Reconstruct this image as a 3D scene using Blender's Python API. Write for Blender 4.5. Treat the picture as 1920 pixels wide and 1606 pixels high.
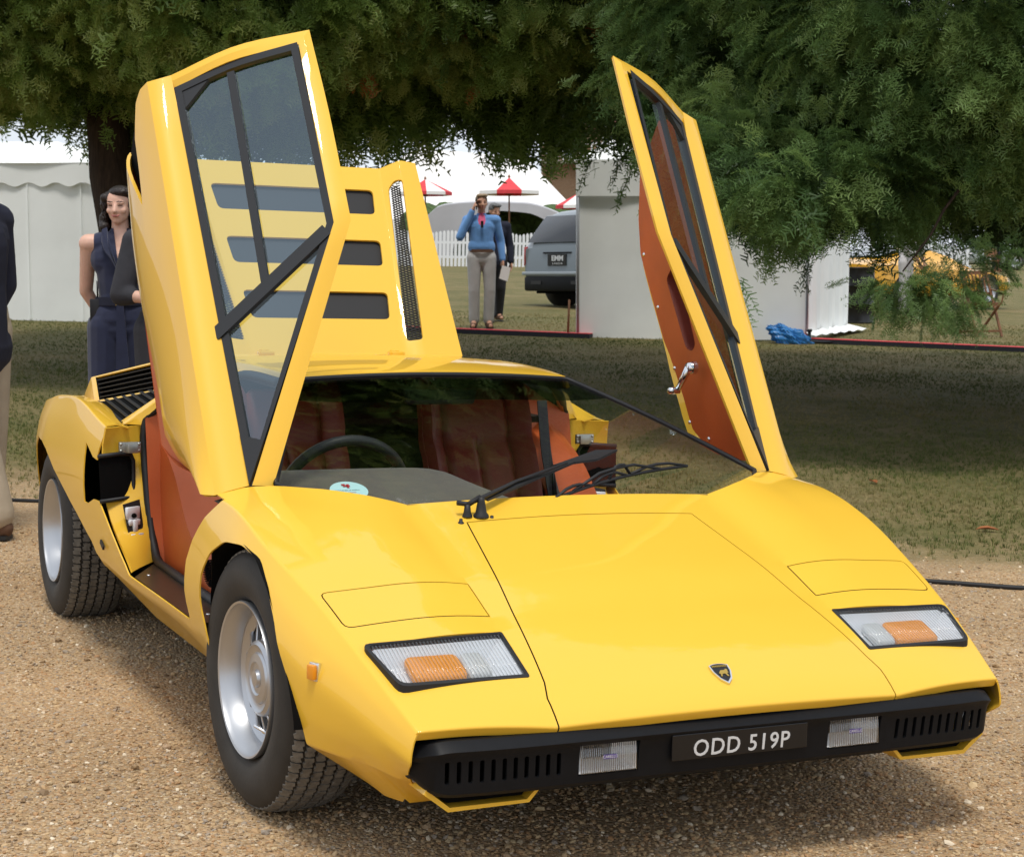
import bpy, bmesh, math, random
import numpy as np
from mathutils import Vector, Matrix, Euler

scene = bpy.context.scene
for o in list(bpy.data.objects):
    bpy.data.objects.remove(o)
COL = scene.collection
R = math.radians

# ------------------------------------------------------------------ camera
cam_data = bpy.data.cameras.new('camera')
cam = bpy.data.objects.new('camera', cam_data)
COL.objects.link(cam)
scene.camera = cam
cam_data.sensor_width = 36.0
cam_data.lens = 61.917
cam_data.clip_start = 0.05
cam_data.clip_end = 2000
CAM_C = Vector((-2.0197, -3.0629, 1.2722))
_yaw, _pit, _roll = R(-24.974), R(-4.945), R(-1.4259)
_m = (Matrix.Rotation(_yaw, 3, 'Z') @ Matrix.Rotation(_pit, 3, 'X') @ Matrix.Rotation(_roll, 3, 'Y'))
_r, _f, _u = _m.col[0], _m.col[1], _m.col[2]
cam.matrix_world = Matrix(((_r[0], _u[0], -_f[0], CAM_C[0]), (_r[1], _u[1], -_f[1], CAM_C[1]),
                           (_r[2], _u[2], -_f[2], CAM_C[2]), (0, 0, 0, 1)))
cam_data.dof.use_dof = True
cam_data.dof.focus_distance = 4.6
cam_data.dof.aperture_fstop = 18.0

# ------------------------------------------------------------------ world, sun, exposure
SUN_EL, SUN_ROT = R(70), R(205)
world = bpy.data.worlds.new('World')
scene.world = world
world.use_nodes = True
nt = world.node_tree
nt.nodes.clear()
w_out = nt.nodes.new('ShaderNodeOutputWorld')
w_bg = nt.nodes.new('ShaderNodeBackground')
w_sky = nt.nodes.new('ShaderNodeTexSky')
w_sky.sky_type = 'NISHITA'
w_sky.sun_disc = False
w_sky.sun_elevation = SUN_EL
w_sky.sun_rotation = SUN_ROT
w_sky.air_density = 1.0
w_sky.dust_density = 3.0
w_mix = nt.nodes.new('ShaderNodeMix')
w_mix.data_type = 'RGBA'
w_tc = nt.nodes.new('ShaderNodeTexCoord')
w_no = nt.nodes.new('ShaderNodeTexNoise')
w_no.inputs['Scale'].default_value = 2.2
w_no.inputs['Detail'].default_value = 6
w_ra = nt.nodes.new('ShaderNodeMapRange')
w_ra.inputs['From Min'].default_value = 0.30
w_ra.inputs['From Max'].default_value = 0.62
w_ra.inputs['To Min'].default_value = 0.62
w_ra.inputs['To Max'].default_value = 1.0
nt.links.new(w_tc.outputs['Generated'], w_no.inputs['Vector'])
nt.links.new(w_no.outputs['Fac'], w_ra.inputs['Value'])
nt.links.new(w_ra.outputs['Result'], w_mix.inputs['Factor'])
nt.links.new(w_sky.outputs['Color'], w_mix.inputs['A'])
w_mix.inputs['B'].default_value = (7.6, 8.1, 8.8, 1)       # bright even cloud
nt.links.new(w_mix.outputs['Result'], w_bg.inputs['Color'])
w_bg.inputs['Strength'].default_value = 0.12
nt.links.new(w_bg.outputs['Background'], w_out.inputs['Surface'])

sun_d = bpy.data.lights.new('sun', 'SUN')
sun_d.energy = 2.2
sun_d.angle = R(12)
sun_d.color = (1.0, 0.95, 0.87)
sun = bpy.data.objects.new('sun', sun_d)
COL.objects.link(sun)
# direction to the sun: Nishita rotation is measured from +Y towards +X
_sd = Vector((math.sin(SUN_ROT) * math.cos(SUN_EL), math.cos(SUN_ROT) * math.cos(SUN_EL), math.sin(SUN_EL)))
sun.rotation_euler = _sd.to_track_quat('Z', 'Y').to_euler()
sun.location = (0, 0, 30)

scene.view_settings.view_transform = 'Standard'
scene.view_settings.look = 'None'
scene.view_settings.gamma = 1.0
scene.view_settings.use_curve_mapping = False
scene.view_settings.exposure = 0.08
scene.render.engine = 'CYCLES'
scene.cycles.max_bounces = 10
scene.cycles.transparent_max_bounces = 24
scene.cycles.sample_clamp_indirect = 6.0
scene.render.resolution_x = 1024
scene.render.resolution_y = 856

# ------------------------------------------------------------------ materials
MATS = {}
def mat(name, col, rough=0.5, metal=0.0, coat=0.0, spec=0.5, trans=0.0, emit=None, ior=1.45, alpha=1.0, sheen=0.0):
    m = bpy.data.materials.new(name)
    m.use_nodes = True
    b = m.node_tree.nodes['Principled BSDF']
    b.inputs['Base Color'].default_value = (*col, 1)
    b.inputs['Roughness'].default_value = rough
    b.inputs['Metallic'].default_value = metal
    b.inputs['Coat Weight'].default_value = coat
    b.inputs['Coat Roughness'].default_value = 0.03
    b.inputs['Specular IOR Level'].default_value = spec
    b.inputs['Transmission Weight'].default_value = trans
    b.inputs['IOR'].default_value = ior
    b.inputs['Sheen Weight'].default_value = sheen
    MATS[name] = m
    return m

def N(m, t):
    return m.node_tree.nodes.new(t)
def LK(m, a, b):
    m.node_tree.links.new(a, b)
def BS(m):
    return m.node_tree.nodes['Principled BSDF']

def vary(m, scale=8.0, amt=0.15, detail=4.0, bump=0.0, bscale=60.0, rough_amt=0.0, obj=True, stretch=None):
    """colour mottling + optional bump + roughness variation on a principled material"""
    b = BS(m)
    tc = N(m, 'ShaderNodeTexCoord')
    src = tc.outputs['Object']
    if stretch:
        mp = N(m, 'ShaderNodeMapping'); mp.inputs['Scale'].default_value = stretch
        LK(m, src, mp.inputs['Vector']); src = mp.outputs['Vector']
    if amt:
        n = N(m, 'ShaderNodeTexNoise'); n.inputs['Scale'].default_value = scale; n.inputs['Detail'].default_value = detail
        LK(m, src, n.inputs['Vector'])
        col = b.inputs['Base Color'].default_value[:]
        r = N(m, 'ShaderNodeMapRange'); r.inputs['From Min'].default_value = 0.3; r.inputs['From Max'].default_value = 0.7
        r.inputs['To Min'].default_value = 1 - amt; r.inputs['To Max'].default_value = 1 + amt
        LK(m, n.outputs['Fac'], r.inputs['Value'])
        mx = N(m, 'ShaderNodeVectorMath'); mx.operation = 'SCALE'
        mx.inputs[0].default_value = col[:3]
        LK(m, r.outputs['Result'], mx.inputs['Scale'])
        LK(m, mx.outputs['Vector'], b.inputs['Base Color'])
        if rough_amt:
            r2 = N(m, 'ShaderNodeMapRange')
            r0 = b.inputs['Roughness'].default_value
            r2.inputs['To Min'].default_value = max(0, r0 - rough_amt); r2.inputs['To Max'].default_value = r0 + rough_amt
            LK(m, n.outputs['Fac'], r2.inputs['Value']); LK(m, r2.outputs['Result'], b.inputs['Roughness'])
    if bump:
        n2 = N(m, 'ShaderNodeTexNoise'); n2.inputs['Scale'].default_value = bscale; n2.inputs['Detail'].default_value = 5
        LK(m, src, n2.inputs['Vector'])
        bp = N(m, 'ShaderNodeBump'); bp.inputs['Strength'].default_value = bump; bp.inputs['Distance'].default_value = 0.01
        LK(m, n2.outputs['Fac'], bp.inputs['Height']); LK(m, bp.outputs['Normal'], b.inputs['Normal'])
    return m

def glass_mat(name, tint, refl=1.0, rough=0.0, ior=1.5, gcol=(1, 1, 1)):
    m = bpy.data.materials.new(name); m.use_nodes = True
    t = m.node_tree; t.nodes.clear()
    o = t.nodes.new('ShaderNodeOutputMaterial'); mx = t.nodes.new('ShaderNodeMixShader')
    tr = t.nodes.new('ShaderNodeBsdfTransparent'); tr.inputs['Color'].default_value = (*tint, 1)
    gl = t.nodes.new('ShaderNodeBsdfGlossy'); gl.inputs['Roughness'].default_value = rough; gl.inputs['Color'].default_value = (*gcol, 1)
    # Schlick reflectance of a thin sheet (the same seen from either side)
    lw = t.nodes.new('ShaderNodeLayerWeight'); lw.inputs['Blend'].default_value = 0.5
    pw = t.nodes.new('ShaderNodeMath'); pw.operation = 'POWER'; pw.inputs[1].default_value = 5.0
    f0 = 2 * ((ior - 1) / (ior + 1)) ** 2
    ma = t.nodes.new('ShaderNodeMath'); ma.operation = 'MULTIPLY_ADD'; ma.inputs[1].default_value = 1 - f0; ma.inputs[2].default_value = f0
    mu = t.nodes.new('ShaderNodeMath'); mu.operation = 'MULTIPLY'; mu.inputs[1].default_value = refl; mu.use_clamp = True
    t.links.new(lw.outputs['Facing'], pw.inputs[0]); t.links.new(pw.outputs[0], ma.inputs[0])
    t.links.new(ma.outputs[0], mu.inputs[0]); t.links.new(mu.outputs[0], mx.inputs[0])
    t.links.new(tr.outputs[0], mx.inputs[1]); t.links.new(gl.outputs[0], mx.inputs[2])
    t.links.new(mx.outputs[0], o.inputs['Surface'])
    MATS[name] = m
    return m

# ------------------------------------------------------------------ object helpers
def tag(o, label=None, cat=None, group=None, kind=None):
    if label: o['label'] = label
    if cat: o['category'] = cat
    if group: o['group'] = group
    if kind: o['kind'] = kind
    return o

def empty(name, loc=(0, 0, 0), rz=0.0):
    o = bpy.data.objects.new(name, None)
    COL.objects.link(o)
    o.location = loc
    o.rotation_euler = (0, 0, rz)
    o.empty_display_size = 0.1
    return o

def link(name, me, m, parent=None, smooth=False, world_parent=None):
    o = bpy.data.objects.new(name, me)
    COL.objects.link(o)
    ms = m if isinstance(m, (list, tuple)) else [m]
    if not me.materials:
        for k in ms: me.materials.append(k)
    if smooth:
        me.polygons.foreach_set('use_smooth', [True] * len(me.polygons))
    if parent is not None:
        o.parent = parent
        if parent.type == 'EMPTY' and parent.get('_abs'):
            o.matrix_parent_inverse = Matrix.Translation(parent.location).inverted()
    return o

def from_bm(name, bm, m, parent=None, smooth=False, sharp=None):
    me = bpy.data.meshes.new(name)
    bm.normal_update()
    if smooth and sharp:
        for e in bm.edges:
            if len(e.link_faces) == 2 and e.calc_face_angle(0) > R(sharp):
                e.smooth = False
    bm.to_mesh(me)
    bm.free()
    return link(name, me, m, parent, smooth)

def bm_new():
    return bmesh.new()

def add_box(bm, c, s, rot=None, mi=0):
    """box centre c, full sizes s, optional 3x3/4x4 rotation about its centre"""
    M = Matrix.Translation(Vector(c)) @ (rot.to_4x4() if rot else Matrix.Identity(4)) @ Matrix.Diagonal((s[0], s[1], s[2], 1))
    r = bmesh.ops.create_cube(bm, size=1.0, matrix=M)
    if mi:
        for f in {f for v in r['verts'] for f in v.link_faces}: f.material_index = mi
    return r['verts']

def add_prism(bm, pts, vec, mi=0, cap=True):
    """polygon pts (3-D) extruded by vec"""
    v0 = [bm.verts.new(Vector(p)) for p in pts]
    v1 = [bm.verts.new(Vector(p) + Vector(vec)) for p in pts]
    n = len(pts)
    fs = []
    if cap:
        fs.append(bm.faces.new(v0[::-1])); fs.append(bm.faces.new(v1))
    for i in range(n):
        j = (i + 1) % n
        fs.append(bm.faces.new((v0[i], v0[j], v1[j], v1[i])))
    for f in fs: f.material_index = mi
    bmesh.ops.recalc_face_normals(bm, faces=fs)
    return fs

def add_tube(bm, pts, r, seg=10, mi=0, caps=True):
    """round tube along a polyline; r a number or one radius per point"""
    pts = [Vector(p) for p in pts]
    rr = r if isinstance(r, (list, tuple)) else [r] * len(pts)
    rings = []
    up = None
    for i, p in enumerate(pts):
        if i == 0: t = pts[1] - pts[0]
        elif i == len(pts) - 1: t = pts[-1] - pts[-2]
        else: t = (pts[i + 1] - pts[i]).normalized() + (pts[i] - pts[i - 1]).normalized()
        t.normalize()
        if up is None:
            up = Vector((0, 0, 1)) if abs(t.z) < 0.9 else Vector((1, 0, 0))
        a = t.cross(up).normalized(); b = a.cross(t).normalized(); up = b
        rings.append([bm.verts.new(p + (a * math.cos(2 * math.pi * k / seg) + b * math.sin(2 * math.pi * k / seg)) * rr[i]) for k in range(seg)])
    fs = []
    for A, B in zip(rings[:-1], rings[1:]):
        for k in range(seg):
            fs.append(bm.faces.new((A[k], A[(k + 1) % seg], B[(k + 1) % seg], B[k])))
    if caps:
        fs.append(bm.faces.new(rings[0][::-1])); fs.append(bm.faces.new(rings[-1]))
    for f in fs: f.material_index = mi; f.smooth = True
    bmesh.ops.recalc_face_normals(bm, faces=fs)
    return fs

def add_lathe(bm, prof, M=None, seg=48, mi=0, closed=False):
    """profile list of (r, h) revolved about local Z, then transformed by M"""
    M = M or Matrix.Identity(4)
    rings = []
    for (r, h) in prof:
        if r < 1e-6:
            rings.append([bm.verts.new(M @ Vector((0, 0, h)))])
        else:
            rings.append([bm.verts.new(M @ Vector((r * math.cos(2 * math.pi * k / seg), r * math.sin(2 * math.pi * k / seg), h))) for k in range(seg)])
    fs = []
    pairs = list(zip(rings[:-1], rings[1:]))
    if closed: pairs.append((rings[-1], rings[0]))
    for A, B in pairs:
        for k in range(seg):
            j = (k + 1) % seg
            if len(A) == 1 and len(B) == 1: continue
            if len(A) == 1: fs.append(bm.faces.new((A[0], B[j], B[k])))
            elif len(B) == 1: fs.append(bm.faces.new((A[k], A[j], B[0])))
            else: fs.append(bm.faces.new((A[k], A[j], B[j], B[k])))
    for f in fs: f.material_index = mi; f.smooth = True
    return fs

def herm(xs, ys, x):
    """cubic interpolation through (xs, ys) with limited slopes (no overshoot)"""
    xs = np.asarray(xs, float); ys = np.asarray(ys, float); x = np.asarray(x, float)
    h = np.diff(xs); d = np.diff(ys) / h
    m = np.zeros_like(ys)
    m[0], m[-1] = d[0], d[-1]
    for i in range(1, len(xs) - 1):
        m[i] = 0 if d[i - 1] * d[i] <= 0 else (h[i - 1] + h[i]) * 3 / ((2 * h[i] + h[i - 1]) / d[i - 1] + (h[i] + 2 * h[i - 1]) / d[i])
    i = np.clip(np.searchsorted(xs, x, 'right') - 1, 0, len(xs) - 2)
    t = (x - xs[i]) / h[i]
    t = np.clip(t, -0.5, 1.5)
    return ((2 * t**3 - 3 * t**2 + 1) * ys[i] + (t**3 - 2 * t**2 + t) * h[i] * m[i] + (-2 * t**3 + 3 * t**2) * ys[i + 1] + (t**3 - t**2) * h[i] * m[i + 1])

def crv(pts, n):
    """n points along a smooth curve through pts"""
    P = np.array(pts, float)
    d = np.r_[0, np.cumsum(np.linalg.norm(np.diff(P, axis=0), axis=1))]
    s = np.linspace(0, d[-1], n)
    return np.stack([herm(d, P[:, k], s) for k in range(P.shape[1])], 1)

def lin(pts, n):
    P = np.array(pts, float)
    d = np.r_[0, np.cumsum(np.linalg.norm(np.diff(P, axis=0), axis=1))]
    s = np.linspace(0, d[-1], n)
    return np.stack([np.interp(s, d, P[:, k]) for k in range(P.shape[1])], 1)

def grid(bm, G, out=None, mi=0):
    """G: (n, m, 3) array to a quad grid; `out` a direction its faces should look to"""
    n, m = G.shape[:2]
    V = [[bm.verts.new(G[i, j]) for j in range(m)] for i in range(n)]
    a = G[n // 2 + (0 if n > 2 else -1)][m // 2] if n > 2 else G[0, 0]
    i0, j0 = (n - 1) // 2, (m - 1) // 2
    nn = np.cross(G[i0 + 1, j0] - G[i0, j0], G[i0, j0 + 1] - G[i0, j0])
    flip = out is not None and float(np.dot(nn, out)) < 0
    fs = []
    for i in range(n - 1):
        for j in range(m - 1):
            q = [V[i][j], V[i + 1][j], V[i + 1][j + 1], V[i][j + 1]]
            if flip: q.reverse()
            f = bm.faces.new(q); f.smooth = True; f.material_index = mi
            fs.append(f)
    return fs

def inside(poly, x, y):
    c = False
    n = len(poly)
    j = n - 1
    for i in range(n):
        xi, yi = poly[i]; xj, yj = poly[j]
        if (yi > y) != (yj > y) and x < (xj - xi) * (y - yi) / (yj - yi) + xi:
            c = not c
        j = i
    return c

def score(bm, poly, ax=(1, 2), cond=None):
    """cut the mesh along the outline of a polygon given in the two axes ax; returns the faces inside it"""
    a0, a1 = ax
    P = np.array(poly)
    lo, hi = P.min(0) - 0.01, P.max(0) + 0.01
    def near(f):
        if cond and not cond(f.calc_center_median()): return False
        xs = [v.co[a0] for v in f.verts]; ys = [v.co[a1] for v in f.verts]
        return max(xs) > lo[0] and min(xs) < hi[0] and max(ys) > lo[1] and min(ys) < hi[1]
    n = len(poly)
    for i in range(n):
        p, q = poly[i], poly[(i + 1) % n]
        no = Vector((0, 0, 0)); no[a0] = q[1] - p[1]; no[a1] = -(q[0] - p[0])
        if no.length < 1e-9: continue
        co = Vector((0, 0, 0)); co[a0], co[a1] = p
        no.normalize()
        # only faces the edge itself comes near
        mx0, mx1 = min(p[0], q[0]) - 0.004, max(p[0], q[0]) + 0.004
        my0, my1 = min(p[1], q[1]) - 0.004, max(p[1], q[1]) + 0.004
        fs = []
        for f in bm.faces:
            if not near(f): continue
            xs = [v.co[a0] for v in f.verts]; ys = [v.co[a1] for v in f.verts]
            if max(xs) > mx0 and min(xs) < mx1 and max(ys) > my0 and min(ys) < my1: fs.append(f)
        g = set(fs)
        for f in fs: g.update(f.edges); g.update(f.verts)
        if g: bmesh.ops.bisect_plane(bm, geom=list(g), dist=1e-6, plane_co=co, plane_no=no)
    res = []
    for f in bm.faces:
        c = f.calc_center_median()
        if cond and not cond(c): continue
        if inside(poly, c[a0], c[a1]): res.append(f)
    return res

def offset_poly(poly, d):
    """move every side of a polygon inwards (d > 0 shrinks)"""
    P = [Vector(p) for p in poly]
    n = len(P)
    ar = sum(P[i].x * P[(i + 1) % n].y - P[(i + 1) % n].x * P[i].y for i in range(n))
    s = 1 if ar > 0 else -1
    out = []
    for i in range(n):
        a, b, c = P[i - 1], P[i], P[(i + 1) % n]
        e1 = (b - a).normalized(); e2 = (c - b).normalized()
        n1 = Vector((-e1.y, e1.x)) * s; n2 = Vector((-e2.y, e2.x)) * s
        k = (n1 + n2); k = k / max(0.3, (1 + n1.dot(n2)))
        out.append(tuple(b + k * d))
    return out

def round_poly(poly, r, k=4):
    P = [Vector(p) for p in poly]; n = len(P); out = []
    rr = r if isinstance(r, (list, tuple)) else [r] * n
    for i in range(n):
        a, b, c = P[i - 1], P[i], P[(i + 1) % n]
        q = min(rr[i], (a - b).length * .45, (c - b).length * .45)
        if q < 1e-5: out.append(tuple(b)); continue
        s = b + (a - b).normalized() * q; e = b + (c - b).normalized() * q
        for t in range(k + 1):
            u = t / k
            out.append(tuple(s * (1 - u)**2 + b * 2 * u * (1 - u) + e * u**2))
    return out

def mirror_bm(bm):
    g = bm.verts[:] + bm.edges[:] + bm.faces[:]
    r = bmesh.ops.duplicate(bm, geom=g)
    vs = [e for e in r['geom'] if isinstance(e, bmesh.types.BMVert)]
    fs = [e for e in r['geom'] if isinstance(e, bmesh.types.BMFace)]
    for v in vs: v.co.x = -v.co.x
    bmesh.ops.reverse_faces(bm, faces=fs)
    bmesh.ops.remove_doubles(bm, verts=[v for v in bm.verts if abs(v.co.x) < 1e-4], dist=1e-4)

def mirrored(bm):
    """a mirrored copy (other side of the car) of a bmesh"""
    b = bm.copy()
    for v in b.verts: v.co.x = -v.co.x
    bmesh.ops.reverse_faces(b, faces=b.faces[:])
    return b

def bevel_sharp(bm, ang=24, w=0.010, seg=3):
    bm.normal_update()
    es = [e for e in bm.edges if len(e.link_faces) == 2 and e.calc_face_angle(0) > R(ang)]
    if es:
        bmesh.ops.bevel(bm, geom=es, offset=w, segments=seg, profile=0.55, affect='EDGES', clamp_overlap=True, offset_type='OFFSET')

def solidify(o, t, off=-1):
    md = o.modifiers.new('thickness', 'SOLIDIFY'); md.thickness = t; md.offset = off
    es = o.modifiers.new('edges', 'EDGE_SPLIT'); es.split_angle = R(38)
    return md

def text_mesh(name, s, size, M, m, parent=None, extrude=0.0006, shear=0.0, spacing=1.0, sx=1.0, bold=0.0):
    cu = bpy.data.curves.new(name, 'FONT')
    cu.body = s; cu.size = size; cu.extrude = extrude; cu.align_x = 'CENTER'; cu.align_y = 'CENTER'
    cu.shear = shear; cu.space_character = spacing; cu.offset = bold; cu.resolution_u = 3
    t = bpy.data.objects.new('tmp', cu); COL.objects.link(t)
    dg = bpy.context.evaluated_depsgraph_get()
    me = bpy.data.meshes.new_from_object(t.evaluated_get(dg))
    me.name = name
    bpy.data.objects.remove(t); bpy.data.curves.remove(cu)
    me.transform(M @ Matrix.Diagonal((sx, 1, 1, 1)))
    me.materials.clear()
    return link(name, me, m, parent)

rng = random.Random(7)
nrng = np.random.default_rng(11)
# =================================================================== GROUND
VF = Vector((.4225, .9064, 0)); VR = Vector((.9064, -.4225, 0))
_hx = [0, 5, 9, 14, 24.5, 34, 52, 70, 100, 400]
_hz = [0, 0, .05, .21, .57, .83, 1.42, 2.0, 2.8, 3.4]
def height(x, y):
    s = VF.x * (x - CAM_C.x) + VF.y * (y - CAM_C.y)
    return float(np.interp(s, _hx, _hz))
def spot(lat, dep, dz=0.0):
    """a place on the ground, lat metres to the right and dep metres ahead of where the photographer stands"""
    p = Vector((CAM_C.x, CAM_C.y, 0)) + VR * lat + VF * dep
    p.z = height(p.x, p.y) + dz
    return p
# the lawn tilts slightly against the drive: things on it stand plumb with this small lean
PLUMB = Matrix.Rotation(R(-1.5), 4, VF)
VIEW_RZ = math.atan2(-.4225, .9064)          # turn that makes local +X point right across the view
def stand(o, loc, rz=0.0):
    o.matrix_world = Matrix.Translation(loc) @ PLUMB @ Matrix.Rotation(VIEW_RZ + rz, 4, 'Z')
    return o

# --- ground sheet: gravel drive in front, dry lawn behind
gm = bpy.data.materials.new('gravel_and_lawn'); gm.use_nodes = True
b = BS(gm); b.inputs['Roughness'].default_value = 0.9; b.inputs['Specular IOR Level'].default_value = 0.25
tc = N(gm, 'ShaderNodeTexCoord'); ob = tc.outputs['Object']
def noise(scale, detail=5, rough=.55, src=ob):
    n = N(gm, 'ShaderNodeTexNoise'); n.inputs['Scale'].default_value = scale; n.inputs['Detail'].default_value = detail; n.inputs['Roughness'].default_value = rough
    LK(gm, src, n.inputs['Vector']); return n
def ramp(fac, stops):
    r = N(gm, 'ShaderNodeValToRGB'); e = r.color_ramp.elements
    while len(e) < len(stops): e.new(.5)
    for k, (p, c) in enumerate(stops):
        e[k].position = p; e[k].color = (*c, 1)
    LK(gm, fac, r.inputs['Fac']); return r
def mixc(f, a, b_, mode='MIX'):
    m = N(gm, 'ShaderNodeMix'); m.data_type = 'RGBA'; m.blend_type = mode
    if isinstance(f, float): m.inputs['Factor'].default_value = f
    else: LK(gm, f, m.inputs['Factor'])
    LK(gm, a, m.inputs['A']); LK(gm, b_, m.inputs['B']); return m.outputs['Result']
vo = N(gm, 'ShaderNodeTexVoronoi'); vo.inputs['Scale'].default_value = 105; LK(gm, ob, vo.inputs['Vector'])
vo2 = N(gm, 'ShaderNodeTexVoronoi'); vo2.inputs['Scale'].default_value = 190; LK(gm, ob, vo2.inputs['Vector'])
sepv = N(gm, 'ShaderNodeSeparateColor'); LK(gm, vo.outputs['Color'], sepv.inputs['Color'])
sepv2 = N(gm, 'ShaderNodeSeparateColor'); LK(gm, vo2.outputs['Color'], sepv2.inputs['Color'])
STONES = [(0.0, (.20, .135, .08)), (.18, (.36, .24, .125)), (.36, (.50, .35, .19)), (.52, (.40, .225, .105)), (.66, (.56, .42, .24)), (.80, (.30, .25, .20)), (.90, (.44, .29, .16)), (1.0, (.74, .64, .48))]
c1 = ramp(sepv.outputs['Red'], STONES); c2 = ramp(sepv2.outputs['Red'], STONES)
bign = noise(1.1, 6); 
grav = mixc(.5, c1.outputs['Color'], c2.outputs['Color'])
tone = ramp(bign.outputs['Fac'], [(.30, (.80, .78, .75)), (.70, (1.12, 1.1, 1.08))])
grav = mixc(1.0, grav, tone.outputs['Color'], 'MULTIPLY')
# lawn
ln1 = noise(.9, 6, .6); ln2 = noise(9, 6, .65); ln3 = noise(60, 4, .7)
lawn = ramp(ln1.outputs['Fac'], [(.30, (.070, .080, .022)), (.46, (.135, .125, .042)), (.58, (.22, .170, .075)), (.75, (.29, .215, .110))])
lawn2 = ramp(ln2.outputs['Fac'], [(.25, (.060, .070, .018)), (.5, (.155, .135, .05)), (.75, (.27, .20, .10))])
lw = mixc(.5, lawn.outputs['Color'], lawn2.outputs['Color'])
sh3 = ramp(ln3.outputs['Fac'], [(.3, (.6, .6, .6)), (.7, (1.3, 1.3, 1.3))])
lw = mixc(1.0, lw, sh3.outputs['Color'], 'MULTIPLY')
# drive edge: runs diagonally behind the car (x + y = 6), ragged
sx_ = N(gm, 'ShaderNodeSeparateXYZ'); LK(gm, ob, sx_.inputs['Vector'])
ad = N(gm, 'ShaderNodeMath'); LK(gm, sx_.outputs['X'], ad.inputs[0]); LK(gm, sx_.outputs['Y'], ad.inputs[1])
en = noise(1.6, 7, .7)
ed = N(gm, 'ShaderNodeMath'); ed.operation = 'MULTIPLY_ADD'; ed.inputs[1].default_value = 3.4
LK(gm, en.outputs['Fac'], ed.inputs[0]); LK(gm, ad.outputs[0], ed.inputs[2])
mr = N(gm, 'ShaderNodeMapRange'); mr.inputs['From Min'].default_value = 7.5; mr.inputs['From Max'].default_value = 9.2
LK(gm, ed.outputs[0], mr.inputs['Value'])
col = mixc(mr.outputs['Result'], grav, lw)
LK(gm, col, b.inputs['Base Color'])
inv = N(gm, 'ShaderNodeMath'); inv.operation = 'SUBTRACT'; inv.inputs[0].default_value = 1.0; LK(gm, vo.outputs['Distance'], inv.inputs[1])
bp = N(gm, 'ShaderNodeBump'); bp.inputs['Strength'].default_value = .8; bp.inputs['Distance'].default_value = .008
LK(gm, inv.outputs[0], bp.inputs['Height'])
LK(gm, bp.outputs['Normal'], b.inputs['Normal'])
bm = bm_new()
us = np.r_[np.linspace(-120, -20, 12), np.linspace(-16, 20, 40), np.linspace(24, 160, 14)]
vs_ = np.r_[np.linspace(-60, -6, 8), np.linspace(-4, 36, 60), np.linspace(40, 110, 24), np.linspace(130, 500, 8)]
G = np.zeros((len(us), len(vs_), 3))
for i, u in enumerate(us):
    for j, v in enumerate(vs_):
        p = Vector((CAM_C.x, CAM_C.y, 0)) + VR * u + VF * v
        G[i, j] = (p.x, p.y, height(p.x, p.y))
grid(bm, G, (0, 0, 1))
tag(from_bm('ground', bm, gm, None, True), kind='structure')

# --- scatter helper: points with geometry-node instances of a few small meshes
def scatter(name, pts, scl, rots, protos, parent=None, rnd=None):
    """pts (n,3), scl (n,), rots (n,3 euler) -> object whose geometry nodes put one of protos on each point"""
    me = bpy.data.meshes.new(name)
    n = len(pts)
    me.vertices.add(n)
    me.vertices.foreach_set('co', np.asarray(pts, np.float32).ravel())
    a = me.attributes.new('scl', 'FLOAT', 'POINT'); a.data.foreach_set('value', np.asarray(scl, np.float32))
    a = me.attributes.new('rot', 'FLOAT_VECTOR', 'POINT'); a.data.foreach_set('vector', np.asarray(rots, np.float32).ravel())
    a = me.attributes.new('pick', 'INT', 'POINT'); a.data.foreach_set('value', nrng.integers(0, len(protos), n).astype(np.int32))
    if rnd is not None:
        a = me.attributes.new('tone', 'FLOAT', 'POINT'); a.data.foreach_set('value', np.asarray(rnd, np.float32))
    o = bpy.data.objects.new(name, me); COL.objects.link(o)
    if parent: o.parent = parent
    ng = bpy.data.node_groups.new(name + '_scatter', 'GeometryNodeTree')
    ng.interface.new_socket('Geometry', in_out='INPUT', socket_type='NodeSocketGeometry')
    ng.interface.new_socket('Geometry', in_out='OUTPUT', socket_type='NodeSocketGeometry')
    A = ng.nodes.new
    gi, go = A('NodeGroupInput'), A('NodeGroupOutput')
    m2p = A('GeometryNodeMeshToPoints')
    ng.links.new(gi.outputs[0], m2p.inputs[0])
    iop = A('GeometryNodeInstanceOnPoints')
    ng.links.new(m2p.outputs[0], iop.inputs['Points'])
    g2i = A('GeometryNodeGeometryToInstance')
    for p in reversed(protos):
        oi = A('GeometryNodeObjectInfo'); oi.inputs['Object'].default_value = p; oi.inputs['As Instance'].default_value = True
        ng.links.new(oi.outputs['Geometry'], g2i.inputs[0])
    ng.links.new(g2i.outputs[0], iop.inputs['Instance'])
    iop.inputs['Pick Instance'].default_value = True
    def at_(nm, ty):
        q = A('GeometryNodeInputNamedAttribute'); q.data_type = ty; q.inputs['Name'].default_value = nm
        return q.outputs['Attribute']
    ng.links.new(at_('pick', 'INT'), iop.inputs['Instance Index'])
    ng.links.new(at_('scl', 'FLOAT'), iop.inputs['Scale'])
    e2r = A('FunctionNodeEulerToRotation')
    ng.links.new(at_('rot', 'FLOAT_VECTOR'), e2r.inputs[0])
    ng.links.new(e2r.outputs[0], iop.inputs['Rotation'])
    ng.links.new(iop.outputs[0], go.inputs[0])
    md = o.modifiers.new('scatter', 'NODES'); md.node_group = ng
    return o
PROTO = []
def proto(name, bm, m):
    """a small mesh kept out of the scene, used only by scatter()"""
    me = bpy.data.meshes.new(name); bm.to_mesh(me); bm.free()
    me.materials.append(m)
    o = bpy.data.objects.new(name, me)
    PROTO.append(o)
    return o

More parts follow.
